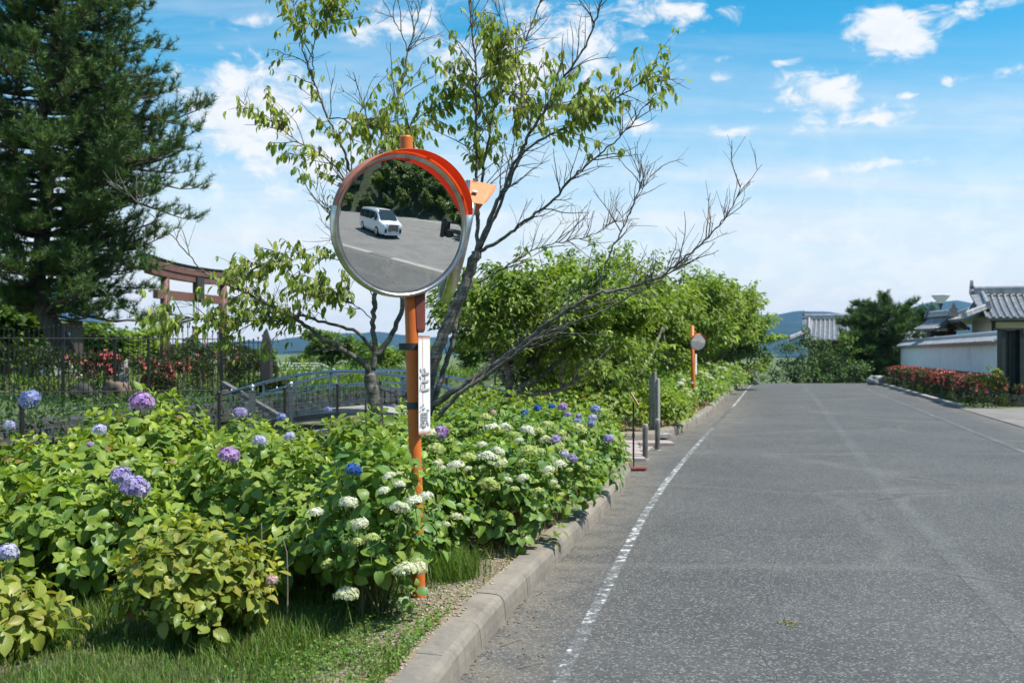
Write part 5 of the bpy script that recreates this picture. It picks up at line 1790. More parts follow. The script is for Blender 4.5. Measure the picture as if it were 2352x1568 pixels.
# maker's mark on the glass
tv, tf = text_verts('R-3000')
tv2 = np.stack([tv[:, 0] * 0.014, tv[:, 1] * 0.014 + 0.375, np.zeros(len(tv))], 1)
rr_ = np.sqrt(tv2[:, 0] ** 2 + tv2[:, 1] ** 2)
tv2[:, 2] = np.sqrt(9.0 - rr_ ** 2) - 3.0 + 0.0012
mb = MB(); mb.add(MC + tv2 @ MF.T, tf)
part(mb, 'lettering', M('clamp_grey'), rim_o)
tv2 = np.array([[-0.30, 0.215, 0], [-0.272, 0.215, 0], [-0.272, 0.235, 0], [-0.30, 0.235, 0]])
tv2[:, 2] = np.sqrt(9.0 - (tv2[:, :2] ** 2).sum(1)) - 3.0 + 0.0015
mb = MB(); mb.add(MC + tv2 @ MF.T, [(0, 1, 2, 3)])
part(mb, 'sticker', M('zinc'), rim_o)
BC = P(1066, 560, 6.46)
BN = unit([0.962, 0.155, -0.21])
rim_b, BF = mirror_panel(tm_, BC, BN, 0.385, 'faded_orange', depth=0.115, span=58)
# brackets from the pole to the two mirrors
for (cc_, nn_, z_) in ((MC, MN, MC[2]), (BC, BN, BC[2])):
    for dz in (-0.16, 0.16):
        mb = MB()
        p0 = on_pole(z_ + dz); p1 = cc_ - nn_ * 0.10 + np.array([0, 0, dz])
        mb.tube([p0, p1], [0.016, 0.016], 8)
        part(mb, 'bracket_arm', M('orange_paint'), tm_)
        mb = MB(); mb.tube([p0 - up * 0.03, p0 + up * 0.03], [0.046, 0.046], 20)
        part(mb, 'clamp_band', M('clamp_grey'), tm_)
# rust-red channel bracket below the front mirror
mb = MB()
a_ = on_pole(1.70); b2 = on_pole(1.915)
e1 = unit([0.97, 0.22, 0]); e2 = unit(np.cross(up, e1))
V = []
for (pp, w1, w2) in ((a_, 0.016, 0.03), (a_ + up * 0.02, 0.026, 0.033), (b2, 0.030, 0.036), (on_pole(2.0), 0.030, 0.036)):
    cpt = pp + e1 * 0.052
    for (sa, sb) in ((-1, -1), (1, -1), (1, 1), (-1, 1)):
        V.append(cpt + e1 * w1 * sa + e2 * w2 * sb)
f = []
for i in range(3):
    for j in range(4):
        f.append((i * 4 + j, i * 4 + (j + 1) % 4, i * 4 + 4 + (j + 1) % 4, i * 4 + 4 + j))
f += [(3, 2, 1, 0), (12, 13, 14, 15)]
mb.add(V, f)
part(mb, 'channel_bracket', M('rust_red'), tm_, bevel=0.004)
# folded enamel plate with the two faded characters, turned to the road
sg = unit(np.array([0.93, -0.30, 0.0])); sgx = unit(np.cross([0, 0, 1], sg))
z0, z1 = H - (997 - V0) / FPX * 5.9, H - (771 - V0) / FPX * 5.9
cmid = (on_pole((z0 + z1) / 2)) + sg * 0.062
SF = np.stack([sgx, unit(up - sg * (up @ sg)), sg], 1)
hh = (z1 - z0) / 2
xs = np.array([-1, -0.92, -0.5, -0.12, 0.0, 0.12, 0.5, 0.92, 1.0]); ysx = np.linspace(-1, 1, 15)
def plate_z(x):
    return np.abs(x) ** 1.3 * 0.010
V = []; UV = []
for back in (0, 1):
    for y_ in ysx:
        for x_ in xs:
            V.append(cmid + SF @ np.array([x_ * 0.088, y_ * hh, plate_z(x_) - back * 0.0025])); UV.append((x_, y_ * 0.5 + 0.5))
nx_ = len(xs); q = []
for i in range(len(ysx) - 1):
    for j in range(nx_ - 1):
        a0 = i * nx_ + j; q.append((a0, a0 + 1, a0 + nx_ + 1, a0 + nx_))
        b0 = a0 + nx_ * len(ysx); q.append((b0, b0 + nx_, b0 + nx_ + 1, b0 + 1))
me = mesh_np('sign_plate', np.array(V), [np.array(q)], None, np.array(UV), smooth=False)
plate = part_me(me, 'sign_plate', M('sign_enamel'), tm_, label='white rust-stained plate with two faded characters')
for ch, yc_ in (('注', 0.11), ('意', -0.62)):
    tv, tf = text_verts(ch, 0.012)
    x_ = tv[:, 0] * 0.150 * 0.98; y_ = tv[:, 1] * 0.150 * 0.95 + yc_ * hh
    z_ = plate_z(np.clip(x_ / 0.088, -1, 1)) + 0.0035
    mb = MB(); mb.add(cmid + np.stack([x_, y_, z_], 1) @ SF.T, tf)
    part(mb, 'lettering', M('faded_print'), plate)
for fz in (0.78, 0.0, -0.42):
    zc_ = (z0 + z1) / 2 + fz * hh
    if fz == 0.0: continue
    pz = on_pole(zc_)
    mb = MB(); mb.tube([pz - up * 0.02, pz + up * 0.02], [0.0425, 0.0425], 24)
    o = part(mb, 'clamp_band', M('clamp_grey'), tm_)
    if fz > 0:
        mb = MB(); mb.box(pz + np.array([-0.055, 0, 0]), (0.045, 0.03, 0.04)); part(mb, 'clamp_lug', M('clamp_grey'), o)

# the second mirror farther along the kerb
FB = P(1593, 935, 24.5); FT = P(1590, 780, 24.5)
fm = empty('traffic_mirror', tuple(FB), 'small distant orange traffic mirror half hidden by the cherry leaves', 'traffic mirror', 'convex traffic mirrors')
mb = MB(); mb.tube([FB - np.array([0, 0, 0.3]), (FB + FT) / 2, FT + np.array([0, 0, 0.35])], [0.045, 0.045, 0.045], 14)
part(mb, 'pole', M('orange_paint'), fm, smooth=True)
mirror_panel(fm, P(1604, 785, 24.1), unit([0.30, -0.93, -0.14]), 0.195, 'orange_paint', R_=2.2, sides=40, depth=0.2)
mb = MB(); mb.box(P(1598.5, 836, 24.3), (0.05, 0.01, 0.50), rot=frame(unit([0.6, -0.8, 0]))[:, [0, 2, 1]])
part(mb, 'sign_plate', M('white_paint'), fm)
mb = MB(); mb.tube([P(1591, 790, 24.5), P(1603, 786, 24.25)], [0.02, 0.02], 8); part(mb, 'bracket_arm', M('orange_paint'), fm)

# ------------------------------------------------------------------ path entry: bollards, board, stone post
def bollard(u, v, vt, Y_, label):
    b0 = P(u, v, Y_); h_ = (v - vt) / FPX * Y_
    e = empty('bollard', (b0[0], b0[1], 0), label, 'bollard', 'bollards closing the footpath')
    mb = MB(); mb.lathe([(0.040, -0.1), (0.040, h_ - 0.07)], (0, 0, 0), 18); mb.build('post', M('weathered_wood'), e, smooth=False)
    mb = MB(); mb.lathe([(0.036, h_ - 0.07), (0.036, h_ - 0.055), (0.041, h_ - 0.05), (0.041, h_ - 0.012), (0.034, h_)], (0, 0, 0), 18); mb.build('cap', M('granite'), e)
    mb = MB(); mb.lathe([(0.055, 0.0), (0.055, 0.012), (0.042, 0.016)], (0, 0, 0), 18); mb.build('base_ring', M('concrete'), e)


bollard(1482, 1055, 973, 14.75, 'nearer grey bollard, left of the two at the footpath')
bollard(1510, 1034, 961, 16.1, 'farther grey bollard in front of the stone posts')

bp = P(1455, 1080, 13.4)
bd = empty('notice_stand', (bp[0], bp[1], 0), 'thin black notice stand with tilted board on a red base', 'sign stand')
mb = MB(); mb.box((0.06, 0, 0.03), (0.22, 0.18, 0.03)); mb.build('base', M('rust_red'), bd, bevel=0.006)
mb = MB(); mb.box((0.06, 0.0, 0.008), (0.17, 0.13, 0.014)); mb.build('base_foot', M('rubber'), bd)
mb = MB(); mb.tube([(0, 0, 0.05), (0, 0, 0.92)], [0.013, 0.013], 10); mb.tube([(0, 0, 0.44), (0, 0, 0.50)], [0.018, 0.018], 10); mb.build('pole', M('black_iron'), bd)
rot = Matrix.Rotation(R(-10), 3, 'Z') @ Matrix.Rotation(R(58), 3, 'Y')
mb = MB(); mb.box((0.012, 0, 0.96), (0.22, 0.17, 0.014), rot=np.array(rot)); brd = mb.build('board', M('black_iron'), bd)
mb = MB(); cpos = np.array([0.012, 0, 0.96]) + np.array(rot) @ np.array([0, 0, 0.009]); mb.box(cpos, (0.195, 0.145, 0.003), rot=np.array(rot)); mb.build('notice', M('board_print'), brd)

sp = P(1505, 990, 18.2)
st = empty('stone_post', (sp[0], sp[1], 0.05), 'cluster of tall grey stone posts marking the footpath entrance', 'stone post')
for k, (dx, dy, w_, h_) in enumerate([(-0.06, 0.14, 0.055, 1.10), (0.0, 0.05, 0.045, 1.18), (0.055, 0.0, 0.045, 1.06)]):
    mb = MB(); mb.box((dx, dy, h_ / 2 - 0.05), (w_, 0.09, h_ + 0.1), 0.2, taper=0.97); mb.build('pillar', M(['granite', 'granite', 'lit_pillar_stone'][k]), st, bevel=0.008)  # front pillar gets a paler colour in place of its sunlit side
mb = MB(); mb.box((0.0, 0.06, 0.02), (0.5, 0.42, 0.08), 0.2); mb.build('base', M('granite'), st, bevel=0.01)

cb = P(1722, 878, 50)
e = empty('concrete_block', (cb[0], cb[1], 0), 'grey concrete block at the end of the kerb under the last tree', 'block')
mb = MB(); mb.add([(-0.45, -0.4, -0.1), (0.5, -0.5, -0.1), (0.5, 0.6, -0.1), (-0.45, 0.6, -0.1), (-0.3, -0.35, 0.72), (0.22, -0.4, 0.72), (0.2, 0.5, 0.72), (-0.3, 0.5, 0.70)], [(0, 3, 2, 1), (4, 5, 6, 7), (0, 1, 5, 4), (1, 2, 6, 5), (2, 3, 7, 6), (3, 0, 4, 7)])
mb.build('block', M('concrete'), e, bevel=0.03)


def boulder(name, c, size, seed, mat, label, cat='rock', group=None, parent=None, flat=0.0):
    r_ = np.random.default_rng(seed)
    bm = bmesh.new(); bmesh.ops.create_icosphere(bm, subdivisions=3, radius=1.0)
    ofs = r_.uniform(0, 6, 6)
    for v in bm.verts:
        p = v.co.copy()
        n_ = 0.16 * math.sin(p.x * 3 + ofs[0]) * math.cos(p.y * 3.3 + ofs[1]) + 0.10 * math.sin(p.z * 5 + ofs[2] + p.x * 4) + 0.05 * math.sin(p.y * 9 + ofs[3])
        q_ = 0.30
        v.co = Vector([math.copysign(abs(x) ** (1 - q_), x) for x in p]) * (0.85 + n_)
    for v in bm.verts:
        v.co.x *= size[0] / 2; v.co.y *= size[1] / 2; v.co.z = v.co.z * size[2] / 2 + size[2] * 0.38
    me = bpy.data.meshes.new(name); bm.to_mesh(me); bm.free()
    me.polygons.foreach_set('use_smooth', np.ones(len(me.polygons), bool))
    o = link(name, me, M(mat), parent, label=label, cat=cat, group=group)
    o.location = c
    return o


b0 = P(2016, 884, 49)
boulder('boulder', (b0[0], b0[1], -0.05), (0.95, 0.8, 0.62), 3, 'granite', 'grey squared boulder at the crest of the road by the hedge')
b0 = P(2052, 884, 50)
boulder('boulder', (b0[0] + 0.3, b0[1] + 0.4, -0.05), (0.8, 0.7, 0.42), 4, 'dark_stone', 'low dark stone between the squared boulder and the azalea hedge')


# ------------------------------------------------------------------ tiled roofs
def tile_slope(parent, r0, r1, e0, e1, step, mat='roof_tile', rib=0.07, name='tile_row', sag=0.10):
    """slope from ridge r0-r1 down to eave e0-e1: a slab with single rows of round tiles on it"""
    r0, r1, e0, e1 = [np.array(a, float) for a in (r0, r1, e0, e1)]
    nrm = unit(np.cross(r1 - r0, e0 - r0))
    if nrm[2] < 0: nrm = -nrm
    def pt(s, t):
        a = r0 + (r1 - r0) * s; b_ = e0 + (e1 - e0) * s
        p = a + (b_ - a) * t
        p = p.copy(); p[2] -= sag * math.sin(t * math.pi)
        return p
    V = []; K = 7
    for s in (0, 1):
        for k in range(K):
            V.append(pt(s, k / (K - 1)) - nrm * 0.02)
    V += [v - nrm * 0.12 for v in V]
    f = []
    for k in range(K - 1):
        f.append((k, k + 1, K + k + 1, K + k)); f.append((2 * K + k, 3 * K + k, 3 * K + k + 1, 2 * K + k + 1))
    f += [(K - 1, 3 * K - 1, 4 * K - 1, 2 * K - 1), (0, K, 3 * K, 2 * K)]
    f += [(k, 2 * K + k, 2 * K + k + 1, k + 1) for k in range(K - 1)] + [(K + k, K + k + 1, 3 * K + k + 1, 3 * K + k) for k in range(K - 1)]
    slab = part(MB().add(V, f), 'slope', M('dark_tile'), parent)
    n = max(2, int(np.linalg.norm(e1 - e0) / step))
    for i in range(n + 1):
        s = i / n
        mb = MB()
        kk = 9
        side = unit(r1 - r0)
        for k in range(kk):            # overlapping tiles step down the row
            a = pt(s, k / kk); b_ = pt(s, (k + 1.08) / kk)
            ang = np.linspace(0, math.pi, 5)
            ra = rib * 0.86; rb_ = rib
            va = [a + side * ra * math.cos(g) + nrm * (ra * math.sin(g)) for g in ang]
            vb = [b_ + side * rb_ * math.cos(g) + nrm * (rb_ * math.sin(g) + 0.012) for g in ang]
            mb.add(va + vb, [(j, j + 1, 6 + j, 5 + j) for j in range(4)] + [(5, 6, 7, 8, 9)])
        part(mb, name, M(mat), slab)
    return slab


def ridge_cap(parent, a, b_, w, h, ends=True, mat='roof_tile'):
    a = np.array(a, float); b_ = np.array(b_, float)
    d = unit(b_ - a); s = unit(np.cross(d, [0, 0, 1])); u_ = np.cross(s, d)
    mb = MB()
    for (k, ww) in enumerate((1.0, 0.8, 0.6)):
        z_ = h * (k / 3)
        V = []
        for p in (a, b_):
            for (sx_, sz_) in ((-1, 0), (1, 0), (1, 1), (-1, 1)):
                V.append(p + s * sx_ * w * ww / 2 + u_ * (z_ + sz_ * h / 3.3))
        mb.add(V, [(0, 3, 2, 1), (4, 5, 6, 7), (0, 1, 5, 4), (1, 2, 6, 5), (2, 3, 7, 6), (3, 0, 4, 7)])
    mb.tube([a + u_ * h * 1.02, b_ + u_ * h * 1.02], [w * 0.34] * 2, 10)
    o = part(mb, 'ridge', M(mat), parent)
    if ends:
        for p, sg_ in ((a, -1), (b_, 1)):
            mb = MB()
            c = p + d * sg_ * 0.05
            prof = np.array([(-0.55, -0.5), (0.55, -0.5), (0.62, -0.1), (0.42, 0.15), (0.5, 0.55), (0.28, 0.6), (0.2, 0.95), (0.05, 1.25), (-0.08, 0.95), (-0.24, 0.6), (-0.48, 0.5), (-0.42, 0.15), (-0.62, -0.1)]) * w * 1.15
            V = [c + s * q[0] + u_ * (q[1] + h * 0.7) for q in prof] + [c + d * sg_ * 0.14 + s * q[0] + u_ * (q[1] + h * 0.7) for q in prof]
            n_ = len(prof)
            mb.add(V, [tuple(range(n_)), tuple(range(2 * n_ - 1, n_ - 1, -1))] + [(i, n_ + i, n_ + (i + 1) % n_, (i + 1) % n_) for i in range(n_)])
            part(mb, 'ridge_ornament', M('dark_tile'), o)
    return o


def hip_gable_house(name, label, xl, xr, yr, zr, run, ze, skirt, zb, step, posts, wallm, hipz=0.62):
    """ridge along x; left end shows gable and skirt"""
    e = empty(name, (xl, yr - run, zb), label, 'building')
    yf, yb = yr - run, yr + run
    tile_slope(e, (xl, yr, zr), (xr, yr, zr), (xl - 0.25, yf, ze), (xr, yf, ze), step)
    tile_slope(e, (xr, yr, zr), (xl, yr, zr), (xr, yb, ze), (xl - 0.25, yb, ze), step)
    # skirt roof at the gable end
    zk = ze + (zr - ze) * (1 - hipz)
    yk1, yk2 = yf + run * (1 - hipz), yb - run * (1 - hipz)
    tile_slope(e, (xl - 0.12, yk2, zk), (xl - 0.12, yk1, zk), (xl - skirt, yb, ze), (xl - skirt, yf, ze), step, sag=0.05)
    for (a, b_) in (((xl - 0.05, yk1 - 0.02, zk), (xl - skirt + 0.05, yf + 0.02, ze + 0.05)), ((xl - 0.05, yk2, zk), (xl - skirt + 0.05, yb, ze + 0.05)),
                    ((xl + 0.12, yr - 0.15, zr - 0.05), (xl + 0.02, yk1 - 0.1, zk + 0.02))):
        ridge_cap(e, a, b_, 0.26, 0.14, ends=False)
        mb = MB(); p = np.array(b_); mb.box(p + np.array([0, 0, 0.14]), (0.26, 0.2, 0.34), taper=0.5); part(mb, 'ridge_ornament', M('dark_tile'), e)
    # verge row of round tiles along the gable edge
    mb = MB()
    for t_ in np.linspace(0.02, 0.98, 11):
        p = np.array([xl - 0.22, yr - (yr - yk1) * t_, zr - (zr - zk) * t_ - 0.02])
        mb.tube([p + np.array([-0.16, 0, 0.0]), p + np.array([0.3, 0, 0.05])], [0.075, 0.075], 8)
    part(mb, 'verge', M('roof_tile'), e)
    ridge_cap(e, (xl - 0.2, yr, zr + 0.02), (xr, yr, zr + 0.02), 0.34, 0.26)
    mb = MB(); mb.add([(xl + 0.05, yk1 + 0.1, zk), (xl + 0.05, yk2 - 0.1, zk), (xl + 0.05, yr, zr - 0.15), (xl + 0.2, yk1 + 0.1, zk), (xl + 0.2, yk2 - 0.1, zk), (xl + 0.2, yr, zr - 0.15)], [(0, 2, 1), (3, 4, 5), (0, 1, 4, 3), (1, 2, 5, 4), (2, 0, 3, 5)])
    part(mb, 'gable_panel', M('dark_wood'), e)
    # walls
    wy0, wy1, wx0 = yf + 1.0, yb - 1.0, xl + 0.1
    mb = MB(); mb.box(((wx0 + xr) / 2, (wy0 + wy1) / 2, (zb + ze) / 2), (xr - wx0, wy1 - wy0, ze - zb + 0.1))
    w_ = part(mb, 'wall', M(wallm), e)
    for x_ in np.linspace(wx0 + 0.1, xr - 0.1, posts):
        mb = MB(); mb.box((x_, wy0 - 0.03, (zb + ze) / 2), (0.16, 0.1, ze - zb)); part(mb, 'post', M('dark_wood'), w_)
    for z_ in (ze - 0.75, ze - 0.12):
        mb = MB(); mb.box(((wx0 + xr) / 2, wy0 - 0.02, z_), (xr - wx0 + 0.05, 0.07, 0.11)); part(mb, 'beam', M('dark_wood'), w_)
    mb = MB(); mb.box((wx0 + 1.2, wy0 - 0.015, zb + (ze - 0.85 - zb) / 2), (1.6, 0.06, ze - 0.85 - zb)); part(mb, 'door', M('door_wood'), w_)
    e.rotation_euler = (0, 0, -0.258)
    return e


hip_gable_house('temple_house', 'tile-roofed house with cream plaster walls behind the white wall', 21.75, 33.5, 48.3, 4.40, 3.3, 3.17, 1.25, 0.0, 0.285, 7, 'cream_plaster')
hip_gable_house('temple_hall', 'grey tiled hall roof above the dark spreading tree', 22.2, 31.0, 78.0, 4.20, 3.6, 2.55, 1.5, -3.0, 0.33, 6, 'dark_wood')

# small gateway roof seen gable-on
ge = empty('gateway', (22.0, 51.0, 0), 'small gabled gateway roof between the pine and the temple house', 'gate')
gx, gy = 21.75, 50.5
for sgn in (-1, 1):
    tile_slope(ge, (gx, gy - 1.2, 3.40), (gx, gy + 1.2, 3.40), (gx + sgn * 0.78, gy - 1.3, 2.80), (gx + sgn * 0.78, gy + 1.3, 2.80), 0.3, sag=0.10)
    mb = MB(); mb.box((gx + sgn * 0.5, gy, 1.4), (0.22, 0.3, 2.9)); part(mb, 'post', M('dark_wood'), ge)
ridge_cap(ge, (gx, gy - 1.3, 3.42), (gx, gy + 1.3, 3.42), 0.34, 0.2)
mb = MB(); mb.add([(gx - 0.6, gy - 0.9, 2.8), (gx + 0.6, gy - 0.9, 2.8), (gx, gy - 0.9, 3.3), (gx - 0.6, gy - 0.8, 2.8), (gx + 0.6, gy - 0.8, 2.8), (gx, gy - 0.8, 3.3)], [(0, 1, 2), (5, 4, 3), (0, 3, 4, 1), (1, 4, 5, 2), (2, 5, 3, 0)])
part(mb, 'gable_panel', M('dark_wood'), ge)
mb = MB(); mb.box((gx, gy - 0.2, 2.55), (1.3, 0.25, 0.25)); part(mb, 'beam', M('dark_wood'), ge)
mb = MB()
ph = np.linspace(-1, 1, 11)
V = [(gx + 0.86 * a_, gy - 1.34, 3.40 - 0.60 * abs(a_) ** 1.25) for a_ in ph] + [(gx + 0.86 * a_, gy - 1.34, 3.26 - 0.60 * abs(a_) ** 1.25) for a_ in ph]
mb.add(V + [(v[0], v[1] + 0.08, v[2]) for v in V], [(i, i + 1, 12 + i, 11 + i) for i in range(10)] + [(22 + i, 33 + i, 34 + i, 23 + i) for i in range(10)] + [(i, 22 + i, 23 + i, i + 1) for i in range(10)])
part(mb, 'bargeboard', M('weathered_wood'), ge)

# street lamp
lp = P(2161, 730, 52.0)
le = empty('street_lamp', (lp[0], lp[1], -0.5), 'dark street lamp with white upturned cone shade beside the temple roof', 'street lamp')
mb = MB(); mb.lathe([(0.07, -0.1), (0.055, 2.0), (0.05, 4.55)], (0, 0, 0), 12); mb.build('pole', M('gate_paint'), le, smooth=True)
mb = MB(); mb.lathe([(0.06, 4.52), (0.13, 4.62), (0.13, 4.66)], (0, 0, 0), 16); mb.build('collar', M('gate_paint'), le)
mb = MB(); mb.lathe([(0.13, 4.66), (0.46, 5.05), (0.47, 5.09), (0.40, 5.11), (0.0001, 5.13)], (0, 0, 0), 24); mb.build('lamp_shade', M('lamp_glass'), le, smooth=False)

# ------------------------------------------------------------------ white plaster wall with tiled coping
def wx(y, off=0.0):
    return 7.5 + off + 0.264 * y


Ya, Yb = 33.2, 59.3
we = empty('plaster_wall', (wx(46), 46, 0), 'white plaster boundary wall with a small tiled coping behind the azaleas', 'wall')
def wall_prism(o0, o1, z0, z1, ya=Ya, yb=Yb):
    V = []
    for y_ in (ya, yb):
        for (o_, z_) in ((o0, z0), (o1, z0), (o1, z1), (o0, z1)):
            V.append((wx(y_, o_), y_, z_))
    return MB().add(V, [(0, 3, 2, 1), (4, 5, 6, 7), (0, 1, 5, 4), (1, 2, 6, 5), (2, 3, 7, 6), (3, 0, 4, 7)])
part(wall_prism(-0.04, 0.36, -0.3, 0.85), 'base_course', M('dark_stone'), we)
n_ = 4
for k in range(n_):
    a = Ya + (Yb - Ya) * k / n_ + 0.004; b_ = Ya + (Yb - Ya) * (k + 1) / n_ - 0.004
    part(wall_prism(0.0, 0.30, 0.845, 1.89, a, b_), 'plaster_panel', M('plaster'), we)
cop = MB()
V = []
for y_ in (Ya - 0.1, Yb + 0.1):
    for (o_, z_) in ((-0.22, 1.885), (-0.22, 1.95), (0.15, 2.16), (0.52, 1.95), (0.52, 1.885)):
        V.append((wx(y_, o_), y_, z_))
cop.add(V, [(0, 1, 6, 5), (1, 2, 7, 6), (2, 3, 8, 7), (3, 4, 9, 8), (4, 0, 5, 9), (4, 3, 2, 1, 0), (5, 6, 7, 8, 9)])
cop_o = part(cop, 'coping', M('dark_tile'), we)
rt = MB()
for y_ in np.arange(Ya, Yb, 0.24):
    rt.tube([(wx(y_, -0.27), y_, 1.94), (wx(y_, 0.12), y_, 2.17)], [0.062, 0.062], 8)
part(rt, 'tile_rows', M('roof_tile'), cop_o, kind='stuff')
for (z_, r_w) in ((2.19, 0.11), (2.27, 0.075)):
    rc = MB(); rc.tube([(wx(Ya - 0.1, 0.15), Ya - 0.1, z_), (wx(Yb + 0.1, 0.15), Yb + 0.1, z_)], [r_w, r_w], 10)
    part(rc, 'ridge', M('roof_tile' if z_ > 2.2 else 'dark_tile'), cop_o)

# dark sheet-clad gate at the near end of the wall
gy = 31.3
gp = empty('panelled_gate', (wx(gy), gy, 0), 'dark green-black panelled gate at the near end of the white wall', 'gate')
gx0 = P(2299, 800, gy)[0]; gx1 = P(2347, 800, gy)[0]
mb = MB(); mb.box(((gx0 + gx1) / 2, gy + 0.2, 1.29), (gx1 - gx0 - 0.1, 0.12, 2.0)); part(mb, 'door', M('gate_paint'), gp)
mb = MB(); mb.box((gx0 + 0.06, gy + 0.1, 1.27), (0.13, 0.3, 2.06)); part(mb, 'post', M('gate_paint'), gp, bevel=0.01)
mb = MB(); mb.box((gx1 - 0.02, gy + 0.1, 1.27), (0.13, 0.3, 2.06)); part(mb, 'post', M('gate_paint'), gp, bevel=0.01)
for x_ in np.linspace(gx0 + 0.2, gx1 - 0.12, 4):
    mb = MB(); mb.box((x_, gy + 0.13, 1.29), (0.02, 0.03, 1.9)); part(mb, 'batten', M('gate_paint'), gp)
mb = MB(); mb.box(((gx0 + gx1) / 2 + 0.3, gy + 0.1, 2.33), (gx1 - gx0 + 0.8, 0.4, 0.06)); part(mb, 'top_plate', M('clamp_grey'), gp)
mb = MB(); mb.box(((gx0 + gx1) / 2 + 0.3, gy + 0.1, 0.10), (gx1 - gx0 + 0.8, 0.5, 0.34)); part(mb, 'plinth', M('dark_stone'), gp)
mb = MB(); mb.box((gx1 + 0.9, gy + 0.9, 1.0), (1.6, 0.14, 1.9)); part(mb, 'door', M('dark_wood'), gp)

# ------------------------------------------------------------------ azalea hedges
PINKS = [(0.70, 0.10, 0.12), (0.78, 0.17, 0.19), (0.60, 0.075, 0.09), (0.80, 0.26, 0.25)]
AZ = [(0.044, 0.08, 0.02), (0.06, 0.096, 0.024), (0.08, 0.08, 0.024), (0.036, 0.068, 0.016)]  # leaf greens, darkened to stand for the gloom behind the iron fence


def azalea(c, dim, rz, label, seed, n=5200, bloom=0.5, ls=0.075, name='azalea_hedge', cat='hedge', group='clipped azalea hedges', lobes=None, flw=0.085):
    r_ = np.random.default_rng(seed)
    c = np.array(c, float)
    e = empty(name, tuple(c), label, cat, group)
    d = unit(r_.normal(0, 1, (n, 3)))
    d[:, 2] = np.where(d[:, 2] < -0.3, -d[:, 2], d[:, 2])
    q = np.sign(d) * np.abs(d) ** 0.55
    q = q / np.maximum(np.abs(q).max(1, keepdims=True), 1e-6) * (0.35 + 0.65 * np.abs(q).max(1, keepdims=True))
    q = unit(q) * (np.abs(d) ** 4).sum(1, keepdims=True) ** -0.25 * 0.97
    q = q * (1 + 0.07 * np.sin(d[:, :1] * 7 + seed) * np.sin(d[:, 1:2] * 6) + r_.normal(0, 0.035, (n, 1))) * r_.uniform(0.86, 1.03, (n, 1))
    loc = q * np.array([dim[0] / 2, dim[1] / 2, dim[2] * 0.62]) + np.array([0, 0, dim[2] * 0.40])
    loc[:, 2] = np.clip(loc[:, 2], 0.02, None)
    if lobes:
        loc[:, 2] *= 1 - 0.22 * np.abs(np.sin((loc[:, 1] / dim[1] + 0.5) * math.pi * lobes + math.pi / 2)) ** 6
        loc[:, 0] *= 1 - 0.15 * np.abs(np.sin((loc[:, 1] / dim[1] + 0.5) * math.pi * lobes + math.pi / 2)) ** 6
    cz, sz_ = math.cos(rz), math.sin(rz)
    Rm = np.array([[cz, -sz_, 0], [sz_, cz, 0], [0, 0, 1]])
    pos = loc @ Rm.T + c
    out = unit(d) @ Rm.T
    D = out + r_.normal(0, 0.5, (n, 3)) + np.array([0, 0, 0.3]); N = out + r_.normal(0, 0.5, (n, 3))
    col = np.array(AZ)[r_.integers(4, size=n)] * r_.uniform(0.8, 1.25, (n, 1))
    me = small_leaves('foliage', pos, D, N, ls * r_.uniform(0.7, 1.3, n), ls * 0.55 * np.ones(n), col); me.materials.append(M('dark_leaf'))
    part_me(me, 'foliage', None, e, kind='stuff')
    patch = np.sin(loc[:, 0] * 3 + seed) + np.sin(loc[:, 1] * 2.3 + seed * 2) + r_.normal(0, 0.7, n)
    hi = (loc[:, 2] > dim[2] * 0.5) & (r_.random(n) < bloom * (0.6 + 0.9 * loc[:, 2] / dim[2])) & (patch > -0.1)
    k = hi.sum()
    if k == 0:
        return e
    # blossom: five-petalled star of quads around the leaf position
    fp = pos[hi] + out[hi] * 0.03
    nd = unit(out[hi] + r_.normal(0, 0.4, (k, 3)))
    e1 = unit(np.cross(nd, r_.normal(0, 1, (k, 3)))); e2 = np.cross(nd, e1)
    V = [];
    s_ = flw * r_.uniform(0.7, 1.2, (k, 1))
    for a_ in range(5):
        g = a_ * 2 * math.pi / 5
        f1 = e1 * math.cos(g) + e2 * math.sin(g); f2 = np.cross(nd, f1)
        V.append(np.stack([fp, fp + s_ * (0.4 * f1 + 0.22 * f2 + 0.2 * nd), fp + s_ * (0.62 * f1 + 0.12 * nd), fp + s_ * (0.4 * f1 - 0.22 * f2 + 0.2 * nd)], 1))
    V = np.stack(V, 1).reshape(-1, 3)
    fc = np.repeat(np.array(PINKS)[r_.integers(4, size=k)] * r_.uniform(0.85, 1.15, (k, 1)), 20, 0)
    me = mesh_np('blossom', V, [np.arange(len(V)).reshape(-1, 4)], fc); me.materials.append(M('azalea_petal'))
    part_me(me, 'blossom', None, e, kind='stuff')
    mb = MB()
    for _ in range(14):
        p0 = c + Rm @ np.array([r_.uniform(-0.3, 0.3) * dim[0], r_.uniform(-0.4, 0.4) * dim[1], -0.05])
        mb.tube(spline([p0, p0 + np.array([0, 0, 0.2]), p0 + np.array([r_.normal(0, 0.15), r_.normal(0, 0.15), dim[2] * 0.8])], 5), [0.015, 0.012, 0.01, 0.008, 0.005], 4, cap=False)
    part(mb, 'stems', M('twig_bark'), e)
    return e


hr = -math.atan(0.264)
for (ya, yb, lab, sd, lb) in ((27.4, 33.2, 'pink azalea hedge nearest the driveway, right of the gap', 61, None), (35.3, 39.6, 'pink azalea hedge just left of the gap', 62, None),
                              (39.3, 44.9, 'middle rounded azalea hedge of the far run', 63, None), (44.7, 49.8, 'farthest azalea hedge, next to the boulders', 64, None)):
    ym = (ya + yb) / 2
    azalea((6.05 + 0.264 * ym, ym, 0.02), (1.2, (yb - ya) * 0.88, 0.90), hr, lab, sd, n=8000 if ya < 30 else 6500, bloom=0.38)
